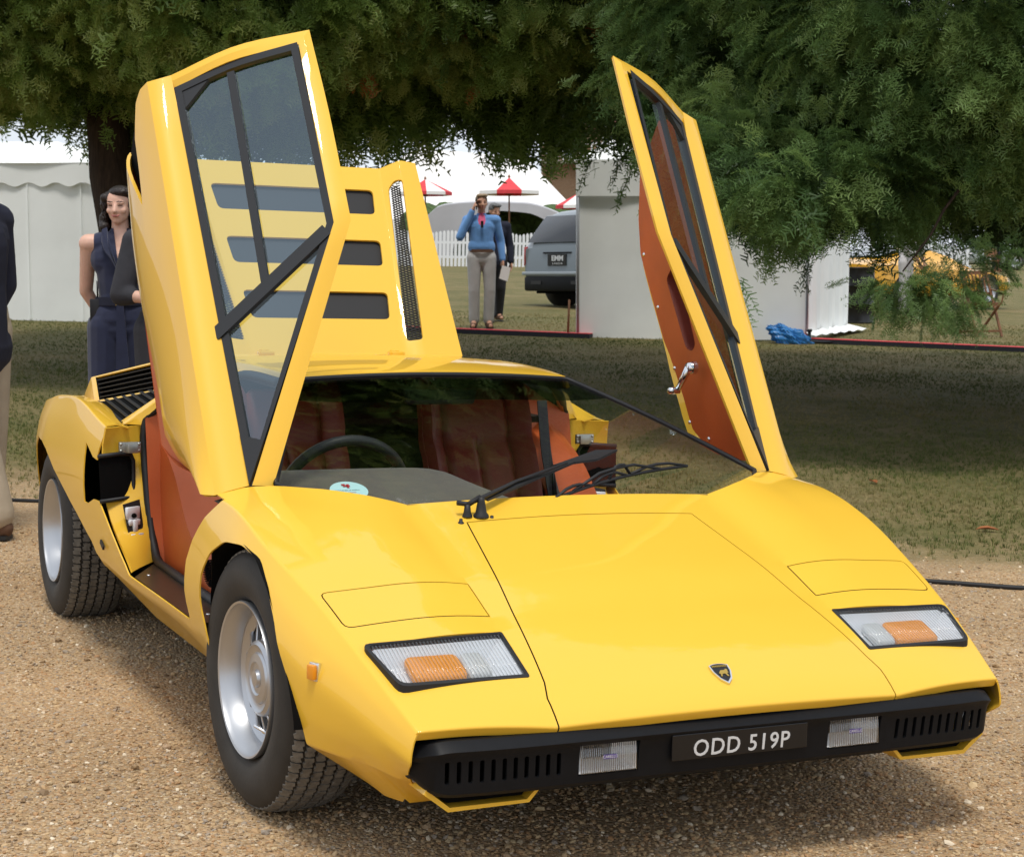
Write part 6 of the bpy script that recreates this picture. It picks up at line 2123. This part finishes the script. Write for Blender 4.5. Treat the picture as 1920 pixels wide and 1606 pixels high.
def capsule(bm, a, b, ra, rb, fl=1.0, seg=14, axis=None):
    """tapered limb segment with round ends; fl flattens it front to back"""
    a, b = Vector(a), Vector(b)
    d = b - a; L = max(d.length, 1e-5); q = d.to_track_quat('Z', 'Y').to_matrix().to_4x4() if d.length > 1e-5 else Matrix.Identity(4)
    prof = []
    for k in range(5): t = -math.pi / 2 + k * math.pi / 8; prof.append((ra * math.cos(t), ra * math.sin(t)))
    for k in range(5): t = k * math.pi / 8; prof.append((rb * math.cos(t), L + rb * math.sin(t)))
    prof[0] = (0, -ra); prof[-1] = (0, L + rb)
    n0 = len(bm.verts)
    fs = add_lathe(bm, prof, Matrix.Translation(a) @ q, seg)
    bmesh.ops.recalc_face_normals(bm, faces=fs)
    if fl != 1.0:
        mid = (a + b) / 2
        for v in {v for f in fs for v in f.verts}: v.co.y = mid.y + (v.co.y - mid.y) * fl
def ball(bm, c, r, sub=3):
    bmesh.ops.create_icosphere(bm, subdivisions=sub, radius=1.0, matrix=Matrix.Translation(Vector(c)) @ Matrix.Diagonal((r[0], r[1], r[2], 1)))
def fuse(name, bm, vox, m, parent, smooth_it=3, sub=False, noise_amt=0):
    """melt overlapping solids into one continuous skin"""
    me = bpy.data.meshes.new('tmp'); bm.to_mesh(me); bm.free()
    o = bpy.data.objects.new('tmp', me); COL.objects.link(o)
    rm = o.modifiers.new('r', 'REMESH'); rm.mode = 'VOXEL'; rm.voxel_size = vox; rm.use_smooth_shade = True
    if smooth_it:
        sm = o.modifiers.new('s', 'SMOOTH'); sm.iterations = smooth_it; sm.factor = .5
    dg = bpy.context.evaluated_depsgraph_get()
    me2 = bpy.data.meshes.new_from_object(o.evaluated_get(dg)); me2.name = name
    bpy.data.objects.remove(o); bpy.data.meshes.remove(me)
    me2.materials.clear()
    return link(name, me2, m, parent, True)
def hand(bm, wrist, d, palm_n, side, curl=.5, s=1.0):
    """palm and five bent fingers; d: pointing direction, palm_n: towards the palm side"""
    w_, d, pn = Vector(wrist), Vector(d).normalized(), Vector(palm_n).normalized()
    u = d.cross(pn).normalized() * side
    pc = w_ + d * .045 * s
    capsule(bm, w_ + u * .018 * s, pc + d * .035 * s + u * .028 * s, .020 * s, .014 * s); capsule(bm, w_ - u * .012 * s, pc + d * .035 * s - u * .026 * s, .020 * s, .014 * s); capsule(bm, w_, pc + d * .04 * s, .02 * s, .015 * s)
    for k, (off, L) in enumerate(((.030, .072), (.011, .082), (-.009, .077), (-.028, .060))):
        p0 = pc + d * .038 * s + u * off * s
        d1 = (d + pn * curl * .5).normalized(); p1 = p0 + d1 * L * .45 * s
        d2 = (d + pn * curl * 1.6).normalized(); p2 = p1 + d2 * L * .32 * s
        d3 = (d + pn * curl * 3.2).normalized(); p3 = p2 + d3 * L * .25 * s
        capsule(bm, p0, p1, .0085 * s, .008 * s, seg=8); capsule(bm, p1, p2, .008 * s, .0075 * s, seg=8); capsule(bm, p2, p3, .0075 * s, .006 * s, seg=8)
    t0 = w_ + d * .02 * s + u * .028 * s; t1 = t0 + (d * .6 + u * .6 + pn * .3).normalized() * .035 * s; t2 = t1 + (d + pn * .5 + u * .1).normalized() * .030 * s
    capsule(bm, t0, t1, .011 * s, .0095 * s, seg=8); capsule(bm, t1, t2, .0095 * s, .007 * s, seg=8)
def head(bm, c, s=1.0, yaw=0.0, pitch=0.0, jaw=1.0):
    """skull, jaw, nose, brow, cheeks, ears; face looks to local -Y; returns its matrix"""
    M = Matrix.Translation(c) @ Matrix.Rotation(yaw, 4, 'Z') @ Matrix.Rotation(pitch, 4, 'X') @ Matrix.Diagonal((s, s, s, 1))
    b = bm_new()
    ball(b, (0, .012, .030), (.074, .092, .084)); ball(b, (0, -.022, -.020), (.063, .066, .080)); ball(b, (0, -.048, -.078), (.034 * jaw, .030, .026)); ball(b, (0, -.030, -.055), (.053 * jaw, .052, .042))
    for sx in (-1, 1):
        ball(b, (sx * .036, -.062, -.022), (.024, .020, .022)); ball(b, (sx * .074, .010, -.006), (.010, .018, .030)); ball(b, (sx * .030, -.074, .022), (.024, .012, .008))
    capsule(b, (0, -.082, .012), (0, -.100, -.024), .008, .013); ball(b, (0, -.092, -.029), (.017, .012, .009)); ball(b, (0, -.080, -.053), (.023, .010, .009))
    b.transform(M)
    me = bpy.data.meshes.new('t'); b.to_mesh(me); b.free(); bm.from_mesh(me); bpy.data.meshes.remove(me)
    return M
def face_parts(M, par, brow=brow_m, smile=.004, teeth=False):
    for sx in (-1, 1):
        bm = bm_new(); pts = [M @ Vector((sx * x, y, z)) for x, y, z in ((.012, -.0885, .0285), (.024, -.0875, .0325), (.038, -.0800, .0315), (.048, -.0710, .0270))]
        add_tube(bm, pts, [.0022, .0032, .003, .0015], 6); from_bm('eyebrow', bm, brow, par, True)
        bm = bm_new(); pts = [M @ Vector((sx * x, y, z)) for x, y, z in ((.016, -.0800, .0070), (.024, -.0835, .0085), (.034, -.0810, .0085), (.043, -.0735, .0065))]
        add_tube(bm, pts, [.0014, .0026, .0026, .0012], 6); e = from_bm('eye', bm, eye_m, par, True)
    bm = bm_new(); pts = [M @ Vector((x, y, z)) for x, y, z in ((-.025, -.0790, -.0500 + smile), (-.012, -.0890, -.0530), (0, -.0915, -.0535), (.012, -.0890, -.0530), (.025, -.0790, -.0500 + smile))]
    add_tube(bm, pts, [.0018, .0042, .0046, .0042, .0018], 6); from_bm('mouth', bm, lip_m, par, True)

def person(label, loc, rz, H, pose, cloth, hairf, sk, vox=.009, group=None, face=True, headrot=(0, 0), jaw=1.0):
    """pose: dict of joint positions (metres, for a 1.75 m figure facing local -Y)"""
    root = stand(empty('person'), loc, rz)
    k = H / 1.75
    root.scale = (k, k, k)
    tag(root, label, 'person', group)
    J = dict(pel=(0, 0, .97), wai=(0, .005, 1.12), che=(0, .005, 1.30), nb=(0, .015, 1.49), hd=(0, -.012, 1.640),
             shR=(-.185, .01, 1.42), shL=(.185, .01, 1.42), elR=(-.245, .03, 1.13), elL=(.245, .03, 1.13), wrR=(-.25, -.03, .89), wrL=(.25, -.03, .89),
             hiR=(-.095, 0, .93), hiL=(.095, 0, .93), knR=(-.105, -.015, .51), knL=(.105, -.015, .51), anR=(-.11, .02, .10), anL=(.11, .02, .10))
    J.update({a: b for a, b in pose.items() if not a.startswith('hand')})
    J = {a: Vector(b) for a, b in J.items()}
    bm = bm_new()
    capsule(bm, J['pel'] + Vector((-.05, 0, 0)), J['pel'] + Vector((.05, 0, 0)), .115, .115, .85); capsule(bm, J['pel'], J['wai'], .125, .115, .8)
    capsule(bm, J['wai'], J['che'], .118, .135, .78); capsule(bm, J['che'] + Vector((-.06, 0, .03)), J['che'] + Vector((.06, 0, .03)), .105, .105, .85)
    capsule(bm, J['shR'], J['shL'], .058, .058); capsule(bm, J['che'], J['nb'], .10, .058); capsule(bm, J['nb'], J['hd'] + Vector((0, .015, -.06)), .054, .049)
    for s in 'RL':
        capsule(bm, J['sh' + s], J['el' + s], .052, .040); capsule(bm, J['el' + s], J['wr' + s], .040, .027)
        capsule(bm, J['hi' + s], J['kn' + s], .085, .057); capsule(bm, J['kn' + s], J['an' + s], .055, .038); capsule(bm, J['an' + s], J['an' + s] + Vector((.02 * (1 if s == 'L' else -1), -.15, -.06)), .038, .030)
        hdv = pose.get('hand' + s)
        sg = 1 if s == 'L' else -1
        if hdv: hand(bm, J['wr' + s], hdv[0], hdv[1], sg, hdv[2])
        else: hand(bm, J['wr' + s], (J['wr' + s] - J['el' + s]) + Vector((0, 0, -.1)), (-sg, -.2, 0), sg, .45)
    M = head(bm, J['hd'], 1.0, headrot[0], headrot[1], jaw)
    body_ = fuse('body', bm, vox, sk, root, 2)
    if face: face_parts(M, body_)
    cloth(root, J, vox)
    hairf(root, M, vox)
    return root
def legs(bm, J, ra=.105, rb=.078, rc=.066, hem=.07, top=1.03):
    capsule(bm, J['pel'] + Vector((-.05, .005, .02)), J['pel'] + Vector((.05, .005, .02)), .128, .128, .86)
    capsule(bm, J['hiR'] + Vector((.02, 0, -.02)), J['hiL'] + Vector((-.02, 0, -.02)), ra * .98, ra * .98)
    for s in 'RL':
        capsule(bm, J['hi' + s], J['kn' + s], ra, rb); capsule(bm, J['kn' + s], J['an' + s].lerp(J['kn' + s], hem), rb, rc)
def torso(bm, J, g=.014, low=.0, sl=1.0):
    capsule(bm, J['pel'] + Vector((-.05, 0, low)), J['pel'] + Vector((.05, 0, low)), .118 + g, .118 + g, .86); capsule(bm, J['pel'] + Vector((0, 0, low)), J['wai'], .126 + g, .118 + g, .82)
    capsule(bm, J['wai'], J['che'], .120 + g, .137 + g, .80); capsule(bm, J['che'] + Vector((-.06, 0, .03)), J['che'] + Vector((.06, 0, .03)), .107 + g, .107 + g, .86)
    mid = (J['shR'] + J['shL']) / 2
    capsule(bm, mid.lerp(J['shR'], sl), mid.lerp(J['shL'], sl), .060 + g * .8, .060 + g * .8); capsule(bm, J['che'], J['nb'] - Vector((0, 0, .02)), .10 + g, .062 + g * .6)
def sleeve(bm, J, s, g=.014, upto=1.0):
    capsule(bm, J['sh' + s], J['el' + s], .054 + g, .044 + g)
    if upto > 0: capsule(bm, J['el' + s], J['el' + s].lerp(J['wr' + s], upto), .044 + g, .030 + g)
def shoes(root, J, m, vox=.01):
    for s in 'RL':
        bm = bm_new(); a = J['an' + s]; o_ = .02 * (1 if s == 'L' else -1)
        capsule(bm, a + Vector((0, .02, -.035)), a + Vector((o_, -.13, -.058)), .050, .040); ball(bm, a + Vector((0, .03, -.05)), (.043, .05, .045)); 
        b_ = fuse('shoe', bm, .009, m, root, 2)
        for v in b_.data.vertices: v.co.z = max(v.co.z, .004)
        bm = bm_new(); add_prism(bm, [(a.x + x + o_ * t, a.y + y, .002) for x, y, t in ((-.038, .06, 0), (.038, .06, 0), (.045, -.06, .5), (.040, -.13, 1), (.0, -.172, 1), (-.040, -.13, 1), (-.045, -.06, .5))], (0, 0, .018)); from_bm('sole', bm, black_s, root)
def short_hair(m, grow=.010):
    def f(root, M, vox):
        bm = bm_new()
        ball(bm, (0, .018, .042), (.078 + grow * .4, .092 + grow * .5, .078 + grow)); ball(bm, (0, .045, .0), (.070, .062, .075)); ball(bm, (.025, -.045, .098), (.052, .045, .026)); ball(bm, (-.03, -.03, .095), (.045, .05, .028))
        bm.transform(M)
        o = fuse('hair', bm, .007, m, root, 1)
        inv = M.inverted()
        for v in o.data.vertices:
            q = inv @ v.co
            if q.y < -.055 and q.z < .075 or (q.y < -.02 and q.z < .03):
                q.y = max(q.y, -.02); q.z = max(q.z, .0); q.x *= .80; v.co = M @ q
    return f
def curly_hair(m):
    def f(root, M, vox):
        r_ = random.Random(4)
        bm = bm_new()
        ball(bm, (0, .026, .045), (.084, .088, .076)); ball(bm, (.02, -.02, .085), (.066, .060, .036))
        for k in range(90):
            a = r_.uniform(-.55, math.pi + .55); z = r_.uniform(-.24, .06)
            rr = .094 + .022 * max(0, -z * 6)
            p = Vector((rr * math.cos(a), .028 + .075 * math.sin(a) * 1.0, z))
            ball(bm, p, (r_.uniform(.020, .034),) * 3, 2)
        bm.transform(M)
        o = fuse('hair', bm, .006, m, root, 1)
        bm = bm_new()
        for k in range(140):
            a = r_.uniform(-.5, math.pi + .5); p = Vector((.10 * math.cos(a), .028 + .095 * math.sin(a), r_.uniform(-.08, .06)))
            pts = []
            for t in range(9):
                w_ = t * .026
                pts.append(M @ (p + Vector((.010 * math.sin(t * 1.6 + k), .010 * math.cos(t * 1.6 + k * 2), -w_))))
            add_tube(bm, pts, [.004] * 6 + [.003, .002, .001], 5)
        from_bm('curls', bm, m, o, True)['kind'] = 'stuff'
    return f
def front_cut(o, poly, m=None):
    """open a garment along a polygon in its x-z plane on the chest side"""
    bm = bm_new(); bm.from_mesh(o.data)
    fs = score(bm, poly, (0, 2), lambda c: c.y < -.01)
    bmesh.ops.delete(bm, geom=fs, context='FACES')
    bm.to_mesh(o.data); bm.free()

# woman in a navy jumpsuit
def cl_woman(root, J, vox):
    bm = bm_new(); torso(bm, J, .012, sl=.62); legs(bm, J, .112, .100, .105, .05)
    o = fuse('jumpsuit', bm, .008, navy, root, 3)
    front_cut(o, [(-.045, 1.56), (-.004, 1.29), (.006, 1.29), (.050, 1.56)])
    for sx, z0 in ((-1, 1.235), (1, 1.235)):
        bm = bm_new()
        pts = [(.0, -.132, 1.235), (sx * .030, -.130, 1.34), (sx * .062, -.085, 1.46), (sx * .075, -.02, 1.515), (sx * .105, -.02, 1.50), (sx * .100, -.095, 1.43), (sx * .085, -.128, 1.38), (sx * .05, -.140, 1.33)]
        c = bm.verts.new(np.mean(pts, axis=0)); V = [bm.verts.new(p) for p in pts]
        for i in range(len(V)): bm.faces.new((c, V[i], V[(i + 1) % len(V)]))
        l_ = from_bm('lapel', bm, navy, root, True); solidify(l_, .006, 0)
    bm = bm_new(); G = np.array([[(.150 * math.cos(a), .118 * math.sin(a) + .004, z) for z in (1.055, 1.105)] for a in np.linspace(0, 2 * math.pi, 40)])
    grid(bm, G, None); bt_ = from_bm('belt', bm, navy2, root, True); solidify(bt_, .006, 0)
    bm = bm_new()
    for (cx, cz, sx_, sz_) in ((0, 1.100, .045, .006), (0, 1.060, .045, .006), (-.022, 1.08, .006, .045), (.022, 1.08, .006, .045)): add_box(bm, (cx, -.122, cz), (sx_, .008, sz_))
    from_bm('buckle', bm, gold, bt_)
    bm = bm_new(); add_prism(bm, [(-.02, -.128, 1.07), (.02, -.128, 1.07), (.05, -.135, .66), (-.03, -.135, .62)], (0, -.006, 0)); from_bm('belt_tail', bm, navy, root)
    bm = bm_new(); add_box(bm, (-.150, -.045, 1.02), (.060, .040, .150)); bevel_sharp(bm, 40, .008, 2); rd = from_bm('radio', bm, dark_metal, root, True, 35)
    bm = bm_new(); add_tube(bm, [(-.135, -.045, 1.09), (-.135, -.045, 1.20)], .006, 6); from_bm('radio_aerial', bm, dark_metal, rd)
    shoes(root, J, black_s)
wom = person('woman in a sleeveless navy jumpsuit with long dark curly hair beside the raised door', spot(-2.15, 9.75), R(8), 1.63,
    dict(elR=(-.215, .10, 1.14), wrR=(-.12, .17, .96), elL=(.225, .08, 1.14), wrL=(.12, .17, .98)), cl_woman, curly_hair(dark_hair), skin, .0065, headrot=(R(-14), R(6)), jaw=1.0)
# person in a dark shirt, mostly behind the raised door
def cl_dark(root, J, vox):
    bm = bm_new(); torso(bm, J, .022, -.06); sleeve(bm, J, 'R', .022, .25); sleeve(bm, J, 'L', .022, .25); fuse('shirt', bm, .010, charcoal, root, 3)
    bm = bm_new(); legs(bm, J, .115, .09, .085, .04); fuse('trousers', bm, .010, charcoal, root, 3)
    shoes(root, J, black_s)
person('person in a loose charcoal shirt with folded arms, mostly hidden behind the raised door', spot(-1.79, 9.30), R(10), 1.66,
    dict(elR=(-.265, -.02, 1.13), wrR=(-.05, -.20, 1.10), elL=(.265, -.02, 1.13), wrL=(.05, -.22, 1.15), handR=((1, -.1, 0), (0, 1, 0), .4), handL=((-1, -.1, 0), (0, 1, 0), .4)), cl_dark, short_hair(dark_hair), skin, .010)
# man at the left edge: dark navy jacket, beige trousers, brown shoes
def cl_left(root, J, vox):
    bm = bm_new(); torso(bm, J, .030, -.12); sleeve(bm, J, 'R', .022, .95); sleeve(bm, J, 'L', .022, .95); fuse('jacket', bm, .009, navy2, root, 3)
    bm = bm_new(); legs(bm, J, .112, .092, .085, .03); fuse('trousers', bm, .009, beige, root, 3)
    shoes(root, J, suede_s)
person('man in a dark navy jacket and beige trousers cut by the left edge', spot(-2.40, 7.95), R(-100), 1.76,
    dict(elR=(-.235, .01, 1.13), wrR=(-.20, -.08, .93), elL=(.235, .02, 1.13), wrL=(.20, -.06, .93), anR=(-.11, -.05, .10), anL=(.11, .12, .10), knL=(.105, .02, .51)), cl_left, short_hair(grey_hair), skin2, .010)
# person in a patterned skirt behind him
def cl_skirt(root, J, vox):
    bm = bm_new(); torso(bm, J, .02, -.02); sleeve(bm, J, 'R', .018, .9); sleeve(bm, J, 'L', .018, .9); fuse('top', bm, .011, navy2, root, 3)
    pm = bpy.data.materials.new('navy_print'); pm.use_nodes = True
    v_ = N(pm, 'ShaderNodeTexVoronoi'); v_.inputs['Scale'].default_value = 38; tcx = N(pm, 'ShaderNodeTexCoord'); LK(pm, tcx.outputs['Object'], v_.inputs['Vector'])
    rp = N(pm, 'ShaderNodeValToRGB'); rp.color_ramp.elements[0].position = .30; rp.color_ramp.elements[0].color = (.45, .46, .52, 1); rp.color_ramp.elements[1].position = .36; rp.color_ramp.elements[1].color = (.02, .025, .07, 1)
    LK(pm, v_.outputs['Distance'], rp.inputs['Fac']); LK(pm, rp.outputs['Color'], BS(pm).inputs['Base Color'])
    bm = bm_new()
    G = np.array([[((.15 + .12 * t + .02 * math.sin(a * 9) * t) * math.cos(a), (.125 + .13 * t + .02 * math.sin(a * 9) * t) * math.sin(a), 1.05 - .68 * t) for t in np.linspace(0, 1, 16)] for a in np.linspace(0, 2 * math.pi, 72)])
    grid(bm, G, None); sk_ = from_bm('skirt', bm, pm, root, True); solidify(sk_, .005, 0)
    shoes(root, J, black_s)
person('person in a navy patterned skirt and black shoes at the left edge behind the man', spot(-2.72, 8.55), R(-60), 1.66, dict(), cl_skirt, short_hair(dark_hair), skin, .012)
# man in a blue jumper on the telephone
def cl_blue(root, J, vox):
    bm = bm_new(); torso(bm, J, .014, .10); capsule(bm, (-.03, .005, 1.08), J['che'] + Vector((-.05, .0, .02)), .122, .118, .9); capsule(bm, (.03, .005, 1.08), J['che'] + Vector((.05, .0, .02)), .122, .118, .9); sleeve(bm, J, 'R', .012, .92); sleeve(bm, J, 'L', .012, .95)
    o = fuse('jumper', bm, .010, blue_k, root, 3)
    front_cut(o, [(-.035, 1.58), (0, 1.38), (.035, 1.58)])
    bm = bm_new(); capsule(bm, J['che'] + Vector((0, -.02, .05)), J['nb'] + Vector((0, -.005, -.005)), .095, .060); fuse('shirt', bm, .010, pink, root, 2)
    bm = bm_new(); legs(bm, J, .102, .076, .072, .05); fuse('trousers', bm, .010, greyt, root, 3)
    bm = bm_new(); G = np.array([[(.166 * math.cos(a), .134 * math.sin(a) + .004, z) for z in (1.0, 1.04)] for a in np.linspace(0, 2 * math.pi, 40)]); grid(bm, G, None); b_ = from_bm('belt', bm, suede_s, root, True); solidify(b_, .006, 0)
    bm = bm_new(); add_box(bm, (0, -.150, 1.36), (.035, .02, .09)); from_bm('sunglasses', bm, dark_metal, root)
    bm = bm_new(); add_box(bm, J['wrR'] + Vector((.045, -.005, .075)), (.014, .07, .145), Matrix.Rotation(R(12), 3, 'X')); bevel_sharp(bm, 40, .004, 2); from_bm('telephone', bm, dark_metal, root)
    bm = bm_new(); p = J['wrL'] + Vector((.0, -.03, -.12)); add_prism(bm, [p + Vector((-.01, -.05, .05)), p + Vector((.10, -.07, .02)), p + Vector((.06, -.06, -.16)), p + Vector((-.05, -.04, -.12))], (0, .003, 0)); from_bm('paper', bm, white_cloth, root)
    shoes(root, J, suede_s)
person('man in a sky-blue jumper and light grey trousers talking on a telephone', spot(-.45, 23.9), R(4), 1.80,
    dict(elR=(-.285, -.07, 1.20), wrR=(-.115, -.085, 1.555), handR=((.35, .05, 1), (.9, .1, 0), .5), elL=(.255, .06, 1.14), wrL=(.275, .0, .90), anR=(-.10, .02, .10), anL=(.09, .03, .10), knR=(-.10, -.02, .51)), cl_blue, short_hair(fair_hair), skin2, .010, headrot=(R(8), 0))
# grey-haired man behind him
def cl_back(root, J, vox):
    bm = bm_new(); torso(bm, J, .022, -.06); sleeve(bm, J, 'R', .018, .95); sleeve(bm, J, 'L', .018, .95); fuse('jacket', bm, .012, navy2, root, 3)
    bm = bm_new(); legs(bm, J, .110, .088, .080, .03); fuse('trousers', bm, .012, charcoal, root, 3)
    shoes(root, J, suede_s)
person('grey-haired man in dark clothes walking just behind the man in blue', spot(-.30, 25.6), R(15), 1.70, dict(anR=(-.10, -.18, .12), knR=(-.10, -.12, .52), anL=(.10, .2, .12), knL=(.10, .05, .52)), cl_back, short_hair(grey_hair), skin2, .012, headrot=(R(20), R(14)))
# visitor by the far yellow car
def cl_far(root, J, vox):
    bm = bm_new(); torso(bm, J, .026, -.02); sleeve(bm, J, 'R', .022, .1); sleeve(bm, J, 'L', .022, .1); fuse('shirt', bm, .012, white_sh, root, 3)
    bm = bm_new(); legs(bm, J, .112, .09, .082, .03); fuse('trousers', bm, .012, white_sh, root, 3)
    shoes(root, J, black_s)
person('visitor in a pale shirt and trousers bending beside the far yellow car', spot(6.95, 31.5), R(60), 1.72, dict(che=(0, -.12, 1.26), nb=(0, -.22, 1.42), hd=(0, -.30, 1.54), shR=(-.185, -.16, 1.38), shL=(.185, -.16, 1.38), elR=(-.24, -.2, 1.1), elL=(.24, -.2, 1.1), wrR=(-.15, -.30, .92), wrL=(.15, -.30, .92)), cl_far, short_hair(grey_hair), skin2, .012)
person('distant visitor in dark navy standing between the silver classic cars', spot(17.9, 66), R(20), 1.75, dict(), cl_back, short_hair(dark_hair), skin2, .016)
def cl_red(root, J, vox):
    bm = bm_new(); torso(bm, J, .024, -.04); sleeve(bm, J, 'R', .02, .2); sleeve(bm, J, 'L', .02, .2); fuse('shirt', bm, .016, red_cloth, root, 3)
    bm = bm_new(); legs(bm, J, .110, .088, .080, .03); fuse('trousers', bm, .016, charcoal, root, 3)
    shoes(root, J, black_s)
person('distant visitor in a red shirt behind the silver classic cars', spot(20.5, 75), R(0), 1.75, dict(), cl_red, short_hair(grey_hair), skin2, .016)
